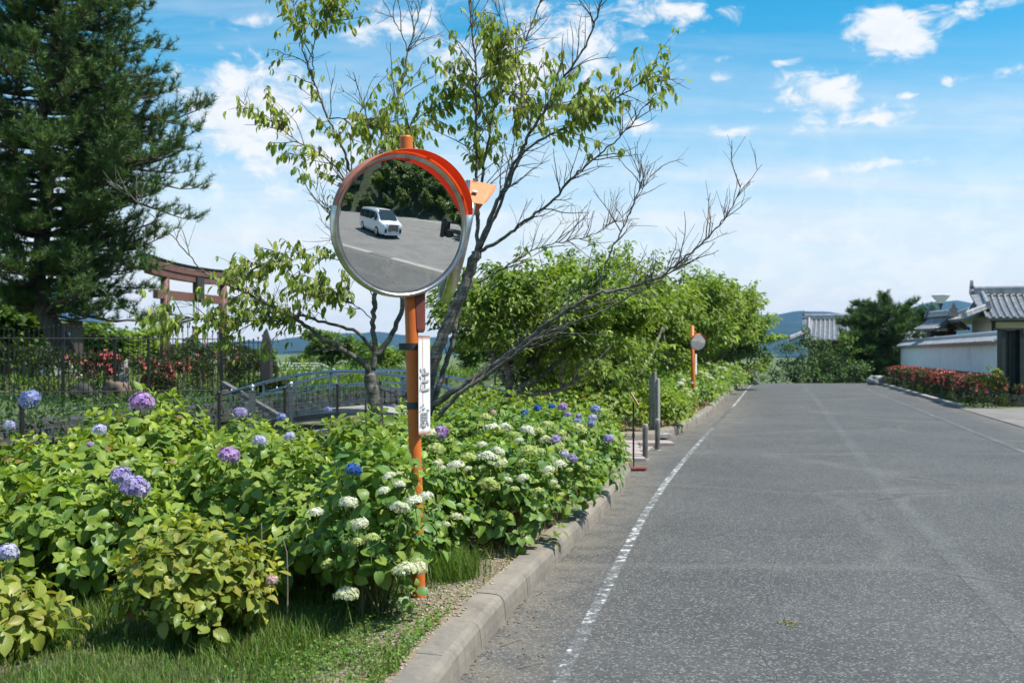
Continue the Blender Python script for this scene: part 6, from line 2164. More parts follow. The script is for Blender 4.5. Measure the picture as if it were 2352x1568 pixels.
# dark leafy under-planting between the hedges and the wall, with a bright sprig
azalea((8.1 + 0.264 * 30.5, 30.5, 0.0), (1.3, 3.2, 0.62), hr, 'low dark shrub between the azalea hedge and the panelled gate', 65, 1800, 0.10, name='low_shrub', cat='shrub', group='shrubs under the white wall')
leafy_tree('sapling', (14.9, 30.6, 0.3), (14.9, 30.6, 0.98), (0.22, 0.22, 0.30), 160, 0.10, FRESH, 'bright green sprig sticking up above the nearest azalea hedge', 66, 0.012, clumps=10, cr=0.4, limbs=4)
azalea((17.6, 25.6, 0.0), (3.0, 2.0, 0.35), 0.3, 'dark low planting at the right picture edge beside the driveway', 67, 1500, 0.0, name='low_shrub', cat='shrub', group='shrubs under the white wall')

# ------------------------------------------------------------------ shrine: torii, building, iron fence, garden
te = empty('torii_gate', (-12.1, 38, 0.3), 'dark red shrine gate with curved top beam behind the iron fence', 'torii gate')
c0 = np.array([-12.55, 36.0]); c1 = np.array([-11.62, 40.0])
td = (c1 - c0) / np.linalg.norm(c1 - c0)
for c_ in (c0, c1):
    mb = MB(); mb.lathe([(0.19, -0.2), (0.175, 2.0), (0.155, 4.15)], (c_[0], c_[1], 0.3), 20); part(mb, 'column', M('torii_red'), te, smooth=True)
    mb = MB(); mb.lathe([(0.26, -0.1), (0.26, 0.35), (0.21, 0.40)], (c_[0], c_[1], 0.3), 20); part(mb, 'column_base', M('torii_black'), te)
def beam(L, z_, hh_, th, curve, mat, name, up_tip=0.0, bot=1.0):
    mb = MB(); n_ = 25
    mid = (c0 + c1) / 2; nn = np.array([-td[1], td[0]])
    V = []
    for i in range(n_):
        s = -1 + 2 * i / (n_ - 1)
        p = mid + td * s * L / 2
        zz_ = z_ + curve * abs(s) ** 2.4
        for (a_, b_) in ((-bot, 0), (bot, 0), (1, 1), (-1, 1)):
            V.append((p[0] + nn[0] * th / 2 * a_, p[1] + nn[1] * th / 2 * a_, zz_ + b_ * hh_))
    f = []
    for i in range(n_ - 1):
        for j in range(4):
            f.append((i * 4 + j, i * 4 + (j + 1) % 4, i * 4 + 4 + (j + 1) % 4, i * 4 + 4 + j))
    f += [(3, 2, 1, 0), tuple((n_ - 1) * 4 + j for j in range(4))]
    mb.add(V, f)
    part(mb, name, M(mat), te)
beam(6.6, 4.50, 0.24, 0.40, 0.17, 'torii_red', 'top_beam')
beam(6.9, 4.735, 0.10, 0.52, 0.19, 'torii_black', 'top_cap', bot=0.8)
beam(6.2, 4.255, 0.24, 0.32, 0.13, 'torii_red', 'lintel')
beam(5.3, 3.52, 0.32, 0.20, 0.0, 'torii_red', 'tie_beam')
mid = (c0 + c1) / 2
mb = MB(); mb.box((mid[0], mid[1], 4.06), (0.16, 0.16, 0.5)); part(mb, 'centre_strut', M('torii_red'), te)
mb = MB(); mb.box((mid[0] + 0.18, mid[1] - 0.03, 4.02), (0.10, 0.50, 0.85), math.atan2(-td[0], td[1])); part(mb, 'name_tablet', M('torii_black'), te)

be = empty('shrine_building', tuple(P(90, 830, 40)), 'shrine building with blue roof half hidden behind the pine trunk', 'building')
bx, by = P(45, 800, 40)[0], 40.0
mb = MB(); mb.box((bx - 0.6, by + 1.5, 1.1), (4.2, 3.0, 3.6)); part(mb, 'wall', M('dark_wood'), be)
for k in range(6):
    mb = MB(); mb.box((bx - 2.4 + k * 0.72, by - 0.03, 1.5), (0.12, 0.1, 2.4)); part(mb, 'post', M('weathered_wood'), be)
for z_ in (0.95, 1.25):
    mb = MB(); mb.box((bx - 0.6, by - 0.12, z_), (4.3, 0.06, 0.07)); part(mb, 'railing', M('weathered_wood'), be)
V = [(bx - 3.4, by - 1.1, 2.75), (bx + 2.0, by - 1.1, 2.62), (bx + 1.3, by + 1.5, 4.05), (bx - 2.6, by + 1.5, 4.05), (bx - 3.4, by + 4, 2.75), (bx + 2.0, by + 4, 2.62)]
mb = MB(); mb.add(V + [(a, b_, z_ - 0.1) for a, b_, z_ in V], [(0, 1, 2, 3), (3, 2, 5, 4), (1, 5, 2), (0, 3, 4), (7, 6, 9, 8), (9, 10, 11, 8), (0, 6, 7, 1), (1, 7, 11, 5), (5, 11, 10, 4), (4, 10, 6, 0)])
part(mb, 'roof', M('blue_roof'), be)
mb = MB(); mb.box((bx - 0.7, by + 1.5, 4.12), (3.9, 0.3, 0.22)); part(mb, 'ridge', M('white_wall'), be)
# sloping white-sided stair with a blue lower roof
mb = MB(); mb.add([(bx + 1.6, by - 1.4, 0.3), (bx + 3.3, by - 1.4, 0.3), (bx + 1.6, by - 1.4, 2.1), (bx + 1.6, by - 1.2, 0.3), (bx + 3.3, by - 1.2, 0.3), (bx + 1.6, by - 1.2, 2.1)], [(0, 1, 2), (5, 4, 3), (0, 3, 4, 1), (1, 4, 5, 2), (2, 5, 3, 0)])
part(mb, 'stair_side', M('white_wall'), be)
mb = MB(); mb.add([(bx + 1.5, by - 1.8, 1.62), (bx + 2.9, by - 1.9, 1.70), (bx + 2.5, by - 0.5, 1.98), (bx + 1.7, by - 0.5, 1.95), (bx + 1.5, by - 1.8, 1.54), (bx + 2.9, by - 1.9, 1.62), (bx + 2.5, by - 0.5, 1.90), (bx + 1.7, by - 0.5, 1.87)],
                  [(0, 1, 2, 3), (7, 6, 5, 4), (0, 4, 5, 1), (1, 5, 6, 2), (2, 6, 7, 3), (3, 7, 4, 0)])
part(mb, 'porch_roof', M('blue_roof'), be)
for x_ in (1.7, 2.6):
    mb = MB(); mb.box((bx + x_, by - 1.2, 0.9), (0.1, 0.1, 1.3)); part(mb, 'post', M('white_wall'), be)

be.location.x -= 0.25
be.location.z += 0.4
# iron fence: every bar is a bar; tops dip between the posts
fe = empty('iron_fence', tuple(P(264, 915, 24)), 'black iron bar fence of the shrine with tops curving between posts', 'fence')
bar_me = MB(); bar_me.lathe([(0.011, 0.0), (0.011, 0.965), (0.022, 0.968), (0.026, 0.985), (0.020, 1.0)], (0, 0, 0), 7)
bar_me = bar_me.mesh('bar'); bar_me.materials.append(M('black_iron'))
ups = [(-160, 0), (145, 0), (264, 1), (341, 1), (509, 1)]
def fence_pt(u):
    Y_ = 23.6 + (u + 100) / 600.0 * 2.0
    return (u - CX) / FPX * Y_, Y_, Y_
def fence_base(u): return 0.42
tops = [(-160, 775), (-60, 742), (60, 760), (145, 742), (160, 747), (190, 751), (222, 766), (264, 772), (341, 773), (366, 768), (395, 757), (425, 746), (470, 752), (509, 765)]
tops = np.array(tops, float)
base_o = Vector(fe.location)
for u in np.arange(-150, 508, 11.4):
    x_, y_, Y_ = fence_pt(u)
    zt_ = H - (np.interp(u, tops[:, 0], tops[:, 1]) - V0) / FPX * Y_
    o = link('bar', bar_me, None, fe)
    o.location = Vector((x_, y_, 0.42)) - base_o
    o.scale = (1, 1, zt_ - 0.42)
for u in (-40, 145, 264, 341, 509):
    x_, y_, Y_ = fence_pt(u)
    zt_ = H - (np.interp(u, tops[:, 0], tops[:, 1]) - V0) / FPX * Y_
    mb = MB(); mb.box((x_, y_, (0.2 + zt_) / 2), (0.06, 0.06, zt_ - 0.2)); part(mb, 'post', M('black_iron'), fe)
for z_ in (0.62, 1.93):
    a = np.array(fence_pt(-150)); b_ = np.array(fence_pt(509)); a[2] = b_[2] = z_
    mb = MB(); mb.tube([a, b_], [0.016, 0.016], 6); part(mb, 'rail', M('black_iron'), fe)
# return run toward the gate post
x_, y_, _ = fence_pt(509)
gpx = P(612, 830, 25.5)
for t_ in np.linspace(0.08, 0.94, 10):
    o = link('bar', bar_me, None, fe)
    p = np.array([x_, y_ + 0.0, 0]) * (1 - t_) + np.array([gpx[0], gpx[1] + 0.4, 0]) * t_
    o.location = Vector((p[0], p[1], 0.42)) - base_o
    o.scale = (1, 1, 1.75 - 0.25 * math.sin(t_ * math.pi))
for z_ in (0.62, 1.85):
    mb = MB(); mb.tube([(x_, y_, z_), (gpx[0], gpx[1] + 0.4, z_)], [0.016, 0.016], 6); part(mb, 'rail', M('black_iron'), fe)
pe = empty('gate_post', (gpx[0], gpx[1], 0.4), 'thick black gate post with a pointed cap at the end of the iron fence', 'post')
mb = MB(); mb.box((0, 0, 0.55), (0.26, 0.26, 1.5)); mb.build('shaft', M('torii_black'), pe, bevel=0.01)
mb = MB(); mb.lathe([(0.18, 1.30), (0.12, 1.55), (0.03, 1.78), (0.0001, 1.82)], (0, 0, 0), 4, rot=np.array(Matrix.Rotation(R(45), 3, 'Z'))); mb.build('cap', M('torii_black'), pe)

# garden stones, and shrubs enlarged as dark filler for shade, behind the iron fence
GS = [(40, 890, 25.6, 2.6, 1.5, 0.0, 'dark shrub filling in for shade at the left end behind the iron fence'), (150, 880, 26.0, 1.6, 1.25, 0.03, 'shrub with a few pink blooms under the pine trunk'),
      (235, 875, 26.2, 0.9, 1.3, 0.12, 'tall azalea with red blooms behind the fence, left of the standing stone'), (315, 895, 26.6, 1.5, 1.2, 0.03, 'low green shrub beside the standing stone'),
      (430, 880, 27.0, 1.4, 1.05, 0.16, 'rounded azalea with red blooms in front of the torii column'), (365, 895, 26.5, 0.8, 0.7, 0.14, 'small red-blooming azalea next to the torii column'),
      (480, 840, 29.0, 2.4, 1.6, 0.02, 'reddish leafed shrub beneath the torii lintel')]
for k, (u, v, Y_, w_, h_, bl, lab) in enumerate(GS):
    p = P(u, v, Y_)
    azalea((p[0], p[1], 0.3), (w_, w_ * 0.8, h_), 0.0, lab, 80 + k, 1700, bl, 0.085, name='garden_shrub', cat='shrub', group='garden shrubs behind the iron fence', flw=0.09)
for k, (u, v, Y_, w_, h_, lab) in enumerate([(645, 860, 26.5, 1.3, 1.15, 'round green shrub between the fence corner and the black gate post'), (585, 830, 30.0, 1.8, 1.5, 'large green shrub behind the fence corner'),
                                             (690, 885, 25.5, 0.8, 0.62, 'small yellow-green shrub left of the black gate post')]):
    u -= 65
    p = P(u, v, Y_)
    azalea((p[0], p[1], 0.28), (w_, w_ * 0.85, h_), 0.0, lab, 95 + k, 2200, 0.0, 0.09, name='garden_shrub', cat='shrub', group='garden shrubs behind the iron fence')
sp_ = P(285, 900, 26.2)
boulder('standing_stone', (sp_[0], sp_[1], 0.3), (0.36, 0.25, 1.25), 12, 'granite', 'upright grey standing stone behind the iron fence', 'stone')
sp_ = P(268, 925, 25.0)
boulder('garden_rock', (sp_[0], sp_[1], 0.28), (0.75, 0.5, 0.75), 13, 'brown_stone', 'brown garden rock at the foot of the iron fence', 'rock')
sp_ = P(190, 880, 25.6)
boulder('garden_rock', (sp_[0], sp_[1], 0.3), (0.6, 0.5, 0.6), 14, 'dark_stone', 'dark garden rock left of the red-blooming azalea', 'rock')
# shrine bank: grass along the fence foot
# red-capped stone block at the bridge end
rb = P(525, 905, 24.6)
e = empty('bridge_pedestal', (rb[0], rb[1], 0.1), 'low reddish stone pedestal at the shrine end of the bridge', 'pedestal')
mb = MB(); mb.box((0, 0, 0.18), (0.55, 0.5, 0.45)); mb.build('block', M('torii_red'), e, bevel=0.03)
mb = MB(); mb.lathe([(0.2, 0.40), (0.22, 0.46), (0.18, 0.55), (0.05, 0.58)], (0, 0, 0), 16); mb.build('cap', M('torii_red'), e)

# ------------------------------------------------------------------ wire mesh fence along the canal
wf = empty('wire_fence', (float(fx(12)), 12.0, 0), 'low dark wire mesh fence along the canal behind the hydrangeas', 'fence')
post_y = np.arange(6.0, 30.1, 2.0)
ZT = 0.90
for k, y_ in enumerate(post_y):
    mb = MB(); mb.lathe([(0.030, -0.2), (0.030, ZT + 0.02), (0.033, ZT + 0.022), (0.033, ZT + 0.05), (0.02, ZT + 0.065)], (float(fx(y_)) , y_, 0), 10)
    part(mb, 'post', M('black_iron'), wf)
    if k + 1 < len(post_y):
        y2 = post_y[k + 1]
        a = np.array([float(fx(y_)), y_, 0]); b_ = np.array([float(fx(y2)), y2, 0])
        mb = MB(); L = np.linalg.norm(b_ - a)
        for z_ in np.linspace(0.06, ZT - 0.02, 8):
            mb.tube([a + (0, 0, z_), b_ + (0, 0, z_)], [0.0028 if z_ < ZT - 0.03 else 0.004] * 2, 4, cap=False)
        nv = int(L / (0.095 if y_ < 16 else 0.05))
        for t_ in np.linspace(0.02, 0.98, nv):
            p = a + (b_ - a) * t_
            mb.tube([p + (0, 0, 0.03), p + (0, 0, ZT)], [0.0025, 0.0025], 3, cap=False)
        part(mb, 'wire_panel', M('zinc'), wf)

# ------------------------------------------------------------------ arched footbridge
bl = np.array([P(575, 930, 23.5)[0], 23.5]); brr = np.array([P(1150, 930, 21.0)[0], 21.0])
bre = empty('footbridge', ((bl[0] + brr[0]) / 2, 22.2, 0), 'arched footbridge with bluish steel handrails over the canal', 'bridge')
bdn = unit(np.array([brr[0] - bl[0], brr[1] - bl[1], 0])); bsn = np.array([-bdn[1], bdn[0], 0])
Lb = np.linalg.norm(brr - bl)
def arch(t_):
    return -0.04 + 0.42 * math.sin(math.pi * min(max(t_, 0), 1)) ** 1.1
def bpt(t_, side, z_):
    p = np.array([bl[0], bl[1], 0]) + bdn * (Lb * t_) + bsn * side
    p[2] = z_
    return p
# deck in single slabs
ts_ = np.linspace(0, 1, 19)
for i in range(18):
    t0_, t1_ = ts_[i] + 0.001, ts_[i + 1] - 0.001
    V = []
    for (t_) in (t0_, t1_):
        for (s_, dz) in ((-0.85, -0.16), (0.85, -0.16), (0.85, 0), (-0.85, 0)):
            V.append(bpt(t_, s_, arch(t_) + dz))
    part(MB().add(V, [(0, 3, 2, 1), (4, 5, 6, 7), (0, 1, 5, 4), (1, 2, 6, 5), (2, 3, 7, 6), (3, 0, 4, 7)]), 'deck_slab', M('concrete'), bre)
for side in (-0.85, 0.85):
    tt = np.linspace(-0.04, 1.06, 30)
    for (hgt, rad_, mt) in ((0.80, 0.036, 'blue_steel'), (0.52, 0.022, 'blue_steel'), (0.14, 0.018, 'zinc')):
        mb = MB(); mb.tube([bpt(t_, side, arch(t_) + hgt - 0.10 * (abs(t_ - 0.5) * 2) ** 3) for t_ in tt], [rad_] * 30, 10)
        part(mb, 'handrail' if hgt > 0.7 else 'rail', M(mt), bre, smooth=True)
    for t_ in np.linspace(0.02, 0.98, 8):
        mb = MB(); mb.tube([bpt(t_, side, arch(t_) - 0.16), bpt(t_, side, arch(t_) + 0.78)], [0.025, 0.025], 10); part(mb, 'baluster_post', M('zinc'), bre, smooth=True)
    mb = MB()
    for t_ in np.linspace(0.03, 0.97, 44):
        mb.tube([bpt(t_, side, arch(t_) + 0.14), bpt(t_, side, arch(t_) + 0.52)], [0.006, 0.006], 4, cap=False)
    part(mb, 'balusters', M('black_iron'), bre)
    V = []
    for t_ in ts_:
        for (ds_, dz) in ((0.03, -0.42), (-0.03, -0.42), (-0.03, -0.10), (0.03, -0.10)):
            V.append(bpt(t_, side + ds_, arch(t_) + dz))
    f = []
    for i in range(18):
        for j in range(4): f.append((i * 4 + j, i * 4 + (j + 1) % 4, i * 4 + 4 + (j + 1) % 4, i * 4 + 4 + j))
    part(MB().add(V, f), 'girder', M('dark_stone'), bre)
def finial(u, v, Y_, lab):
    p = P(u, v, Y_)
    e = empty('railing_post', (p[0], p[1], -0.1), lab, 'post', 'zinc newel posts of the bridge')
    hz_ = p[2] + 0.1
    mb = MB(); mb.lathe([(0.062, -0.2), (0.062, hz_ - 0.14), (0.075, hz_ - 0.135), (0.075, hz_ - 0.11)], (0, 0, 0), 16); mb.build('shaft', M('zinc'), e, smooth=False)
    mb = MB(); mb.lathe([(0.03, hz_ - 0.11), (0.025, hz_ - 0.09), (0.055, hz_ - 0.065), (0.06, hz_ - 0.04), (0.045, hz_ - 0.015), (0.015, hz_), (0.001, hz_ + 0.025)], (0, 0, 0), 14); mb.build('finial', M('chrome'), e, smooth=True)
finial(579, 882, 17.8, 'left zinc newel post with pointed finial in front of the bridge')
finial(668, 876, 21.5, 'right zinc newel post with pointed finial, smaller, at the bridge rail')

# long timber brace lying against the bank at the bridge foot
bb = P(520, 880, 22.8)
e = empty('timber_brace', (bb[0], bb[1], 0.0), 'weathered timber brace sloping down the bank by the pedestal', 'timber')
mb = MB()
p0, p1 = P(512, 880, 23.0), P(640, 955, 21.8)
dd = unit(p1 - p0); sd = unit(np.cross(dd, [0, 0, 1])); uu = np.cross(sd, dd)
V = [p + sd * a_ + uu * b_ for p in (p0, p1) for (a_, b_) in ((-.06, -.05), (.06, -.05), (.06, .05), (-.06, .05))]
mb.add(V, [(0, 3, 2, 1), (4, 5, 6, 7), (0, 1, 5, 4), (1, 2, 6, 5), (2, 3, 7, 6), (3, 0, 4, 7)])
part(mb, 'beam', M('weathered_wood'), e)

# ------------------------------------------------------------------ road bridge with white railing farther up the canal
rbx0, rbx1, rby = P(560, 850, 55)[0], P(735, 850, 55)[0], 55.0
re_ = empty('road_bridge', ((rbx0 + rbx1) / 2, rby, 0), 'small concrete bridge with a white pipe railing far up the canal', 'bridge')
mb = MB(); mb.box(((rbx0 + rbx1) / 2 - 0.4, rby + 1.5, 0.16), (rbx1 - rbx0 + 0.6, 3.2, 0.42)); part(mb, 'deck', M('concrete'), re_)
for z_ in (0.52, 0.70, 0.87, 1.0):
    mb = MB(); mb.tube([(rbx0 - 0.6, rby, z_), (rbx1, rby, z_)], [0.028, 0.028], 6); part(mb, 'rail', M('white_paint'), re_)
    mb = MB(); mb.tube([(rbx1, rby, z_), (rbx1 + 1.4, rby - 0.6, z_ - 0.55)], [0.028, 0.028], 6); part(mb, 'rail', M('white_paint'), re_)
for x_ in np.linspace(rbx0 - 0.4, rbx1, 5):
    mb = MB(); mb.box((x_, rby, 0.7), (0.08, 0.08, 0.65)); part(mb, 'post', M('white_paint'), re_)
mb = MB(); mb.box((rbx0 - 0.2, rby + 1.5, -0.8), (1.2, 3.4, 1.7)); part(mb, 'abutment', M('concrete'), re_)
mb = MB(); mb.box((rbx1 - 0.1, rby + 1.5, -0.8), (1.0, 3.4, 1.7)); part(mb, 'abutment', M('concrete'), re_)

# ------------------------------------------------------------------ wood and meadow trees on the left, beyond the shrine
r_ = np.random.default_rng(77)
PROTO = []
for k, (pal, n) in enumerate([(WOOD, 2600), (FRESH, 2400), (DEEP, 2600)]):
    me, cc = crown_leaves(np.array([0, 0, 2.2]), np.array([2.0, 1.8, 1.7]), n, 0.30, pal, np.random.default_rng(300 + k), 46, 0.34, 0.2, mat='tree_leaf', ratio=0.6)
    mb = MB(); mb.tube(spline([(0, 0, -0.4), (0.05, 0, 0.8), (0, 0.05, 1.9)], 6), np.linspace(0.16, 0.09, 6), 8)
    for q in cc[:6]:
        mb.tube(spline([(0, 0, 1.0), (q * 0.5 + np.array([0, 0, 0.5])), q], 5), np.linspace(0.07, 0.02, 5), 5)
    tme = mb.mesh('trunk', True); tme.materials.append(M('pine_bark'))
    PROTO.append((me, tme))


def tree_copy(name, loc, s, k, label, group, rz, sz=None):
    e = empty(name, tuple(loc), label, 'tree', group, rz)
    e.scale = (s, s, sz or s)
    for nm, me in (('crown', PROTO[k][0]), ('trunk', PROTO[k][1])):
        o = bpy.data.objects.new(nm, me); COL.objects.link(o); o.parent = e
        if nm == 'crown': o['kind'] = 'stuff'
    return e


LT_ = []
for (u, v, Y_, s, k, lab) in [(-30, 790, 48, 1.5, 2, 'dark tree at the far left behind the shrine building'), (20, 640, 34, 1.4, 0, 'leafy tree at the left picture edge beside the pine'),
                              (215, 800, 58, 1.3, 0, 'green tree left of the torii, behind the iron fence'), (290, 800, 60, 1.25, 1, 'bright green tree just left of the torii column'),
                              (345, 790, 75, 1.3, 2, 'dark green tree seen past the left torii column'), (440, 820, 62, 0.9, 2, 'low dark tree between the torii columns'),
                              (600, 830, 80, 1.0, 0, 'green tree right of the torii, left of the white-railed bridge'), (690, 815, 90, 1.0, 0, 'green tree above the white-railed bridge'),
                              (760, 800, 78, 1.5, 0, 'taller green tree right of the white-railed bridge'), (830, 810, 85, 1.2, 2, 'green tree behind the small cherry trunk fork'),
                              (900, 815, 80, 1.2, 1, 'light green tree between the cherry trunk and the orange pole'), (985, 815, 75, 1.1, 0, 'green tree right behind the orange pole'),
                              (1070, 815, 70, 1.2, 0, 'green tree behind the half-bare cherry stems'), (1160, 815, 65, 1.1, 2, 'green tree far behind the dark leafy trunk')]:
    hw = P(u, v, Y_)
    zb = 0.2 + float(drop(Y_)) * 0.3
    e = tree_copy('background_tree', (hw[0], hw[1], zb), s * 0.95, k, lab, 'trees of the wood beyond the canal', r_.uniform(0, 6.28), s * 0.72)
# meadow scrub: one continuous low mass
n = 26000
w_ = r_.uniform(-44, -13.5, n) * 1.0
yy = r_.uniform(30, 100, n)
xx = w_ + 0.3 * yy
side2 = r_.random(n) < 0.25
xx = np.where(side2, (FW + r_.uniform(0.6, 5.0, n)) + 0.3 * yy, xx)
zz = 0.25 + drop(yy) * 0.3 + r_.random(n) ** 1.5 * (0.25 + 0.55 * np.clip(fbm2(xx, yy, 0.25, 5), 0, 1))
pos = np.stack([xx, yy, zz], 1)
cols = np.array(WOOD + FRESH)[r_.integers(9, size=n)] * r_.uniform(0.8, 1.25, (n, 1))
me = small_leaves('scrub', pos, r_.normal(0, 0.5, (n, 3)) + np.array([0, 0, 0.8]), r_.normal(0, 1, (n, 3)), r_.uniform(0.2, 0.5, n), r_.uniform(0.06, 0.14, n), cols)
link('meadow_scrub', me, M('tree_leaf'), label='rough green meadow growth beyond the canal', cat='scrub', kind='stuff')

# ivy and weeds along the foot of the iron fence and over the revetment
n = 5000
yy = r_.uniform(12, 30, n)
xx = fx(yy) - 3.7 - r_.random(n) ** 2 * 6.0
zz = 0.36 + r_.random(n) * 0.22
hang = r_.random(n) < 0.22
xx = np.where(hang, fx(yy) - 3.40 + r_.random(n) * 0.1, xx); zz = np.where(hang, 0.45 - r_.random(n) ** 2 * 0.9, zz)
cols = np.array(DEEP)[r_.integers(4, size=n)] * r_.uniform(0.6, 1.3, (n, 1))  # dark palette stands in for the tree shade on this bank
me = small_leaves('weeds', np.stack([xx, yy, zz], 1), r_.normal(0, 0.6, (n, 3)) + np.array([0.2, -0.2, 0.4]), r_.normal(0, 1, (n, 3)), r_.uniform(0.07, 0.22, n), r_.uniform(0.03, 0.07, n), cols)
link('bank_weeds', me, M('tree_leaf'), label='weeds and ivy along the shrine bank below the iron fence', cat='weeds', kind='stuff')

# ------------------------------------------------------------------ hydrangeas of the far bed
FARB = [(3.0, 19.6, 0.55, 0.6, 0.72, 'mop', 'leafy bush just behind the stone posts'), (1.75, 18.4, 0.75, 0.55, 0.85, 'mop', 'dark leafy bush in shade behind the notice stand'), (0.6, 18.6, 0.8, 0.6, 0.9, 'anna', 'sunlit bush at the path edge under the leafy trees'),
        (-0.6, 18.9, 0.7, 0.6, 0.85, 'mop', 'leafy bush at the bridge end of the path'), (2.4, 20.6, 0.8, 0.8, 1.0, 'mop', 'leafy bush under the leaning cherry trunk'), (3.35, 22.2, 0.6, 0.9, 0.85, 'anna', 'bush left of the distant mirror pole'),
        (4.0, 24.9, 0.62, 1.0, 0.9, 'anna', 'cream-flowered bush right behind the distant mirror pole'), (4.9, 27.4, 0.7, 1.2, 0.95, 'anna', 'cream-flowered bush two past the distant mirror pole'), (5.7, 30.4, 0.75, 1.3, 1.0, 'anna', 'cream-flowered bush midway along the far kerb'),
        (6.7, 34.2, 0.8, 1.6, 1.05, 'anna', 'bush with cream heads toward the crest'), (8.0, 38.6, 0.9, 1.8, 1.1, 'anna', 'bush under the last but one leafy tree'), (9.4, 43.4, 0.9, 2.0, 1.1, 'anna', 'last bush before the concrete block')]
nb = len(BUSHES)
for k, (x_, y_, rx_, ry_, h_, kd, lab) in enumerate(FARB):
    hydrangea(x_, y_, rx_, ry_, h_, kd, 95 if y_ < 26 else 130, 0, lab, L0=0.13 if y_ < 26 else 0.17, z0=0.13, seed=200 + k, low=True, group='bushes along the far kerb', tiers=4)
r_ = np.random.default_rng(9)
for (e, c, rd) in BUSHES[nb + 5:]:
    for _ in range(9):
        d = unit(np.array([r_.uniform(0.0, 1), r_.uniform(-0.9, 0.3), r_.uniform(0.1, 1)]))
        o = link('flower_head', random.choice(FL[r_.choice(['cream', 'white', 'lime'])]), None, e)
        o.location = Vector(c + d * rd * 1.02) - Vector(e.location)
        s_ = r_.uniform(0.11, 0.18); o.scale = (s_, s_, s_)

# ------------------------------------------------------------------ grass, litter, pebbles
def blades(name, pos, h, w, cols, r_, lean=0.35):
    n = len(pos)
    az = r_.uniform(0, 6.28, n); ln = r_.normal(0, lean, n)
    d = np.stack([np.cos(az) * ln, np.sin(az) * ln, np.ones(n)], 1)
    s = np.stack([-np.sin(az), np.cos(az), np.zeros(n)], 1) * (w / 2)[:, None]
    mid = pos + d * (h * 0.55)[:, None]
    tip = pos + d * h[:, None] + np.stack([np.cos(az), np.sin(az), -0.15 * np.ones(n)], 1) * (h * 0.28)[:, None]
    V = np.stack([pos - s, pos + s, mid + s * 0.75, mid - s * 0.75, tip], 1).reshape(-1, 3)
    b_ = (np.arange(n) * 5)[:, None]
    me = mesh_np(name, V, [b_ + np.array([[0, 1, 2, 3]]), b_ + np.array([[3, 2, 4]])], np.repeat(cols, 5, 0))
    me.materials.append(M('grass_blade'))
    return me


r_ = np.random.default_rng(44)
GR = np.array([(0.10, 0.20, 0.03), (0.13, 0.23, 0.04), (0.08, 0.16, 0.025), (0.17, 0.24, 0.05), (0.2, 0.21, 0.07)])
n = 80000
yy = r_.uniform(3.6, 7.0, n); xx = r_.uniform(-4.2, 0.0, n)
edge_d = kx1(yy) - 0.2 - xx
keep = (edge_d > 0.02) & (r_.random(n) < np.clip(0.15 + 1.4 * (edge_d - 0.28) + 0.35 * fbm2(xx, yy, 3.0, 7) + np.clip(5.2 - yy, 0, 1) * 0.9, 0.0, 1)) & (r_.random(n) < np.clip(1.7 - (yy - 5.2) * 0.9, 0.12, 1))
xx, yy = xx[keep], yy[keep]
zz = bed_z(xx, yy) - 0.005
n = len(xx)
me = blades('grass', np.stack([xx, yy, zz], 1), r_.uniform(0.03, 0.10, n) * (0.6 + 1.2 * np.clip(fbm2(xx, yy, 3.5, 2), 0, 1.2)), r_.uniform(0.003, 0.007, n), GR[r_.integers(5, size=n)] * r_.uniform(0.8, 1.3, (n, 1)), r_)
link('grass', me, None, label='green grass growing around the front plants', cat='grass', kind='stuff')
# creeping weeds with round leaves near the kerb end
n = 5200
yy = r_.uniform(4.2, 6.2, n); xx = kx1(yy) - 0.24 - r_.random(n) ** 1.4 * 0.75
keep = r_.random(n) < np.clip(0.9 - np.abs(yy - 4.9) * 0.9 + 0.3 * fbm2(xx, yy, 5, 9), 0.05, 1)
xx, yy = xx[keep], yy[keep]; n = len(xx)
me = small_leaves('weeds', np.stack([xx, yy, bed_z(xx, yy) + r_.random(n) * 0.05], 1), r_.normal(0, 1, (n, 3)) * np.array([1, 1, 0.4]), np.array([0, 0, 1.0]) + r_.normal(0, 0.4, (n, 3)), r_.uniform(0.012, 0.03, n), r_.uniform(0.01, 0.02, n), GR[r_.integers(4, size=n)] * r_.uniform(0.9, 1.5, (n, 1)))
link('kerb_weeds', me, M('grass_blade'), label='small creeping weeds along the near kerb', cat='weeds', kind='stuff')
# dry grass between shrubs and kerb, near and far
n = 16000
far = r_.random(n) < 0.62
yy = np.where(far, r_.uniform(18.6, 46, n), r_.uniform(6.2, 13.2, n))
off = r_.random(n) ** 1.2 * np.where(far, 0.9, 0.36)
xx = np.where(far, kx2(yy), kx1(yy)) - 0.19 - off
keep = r_.random(n) < np.clip(0.55 + 0.45 * fbm2(xx, yy, 2.0, 11), 0.1, 1) * np.where(far, 1.0, np.clip((yy - 6.6) * 0.3, 0.15, 0.8))
xx, yy, far = xx[keep], yy[keep], far[keep]; n = len(xx)
zz = np.where(far, bed2_z(xx, yy), bed_z(xx, yy)) - 0.005
DRY = np.array([(0.40, 0.31, 0.15), (0.33, 0.25, 0.12), (0.22, 0.22, 0.08), (0.46, 0.37, 0.20), (0.12, 0.16, 0.04)])
me = blades('dry_grass', np.stack([xx, yy, zz], 1), r_.uniform(0.04, 0.16, n), np.where(far, 0.012, 0.005) * r_.uniform(0.7, 1.3, n), DRY[r_.integers(5, size=n)] * r_.uniform(0.8, 1.2, (n, 1)), r_, 0.8)
link('dry_grass', me, None, label='dry straw-coloured grass between the bushes and the kerb', cat='dry grass', kind='stuff')
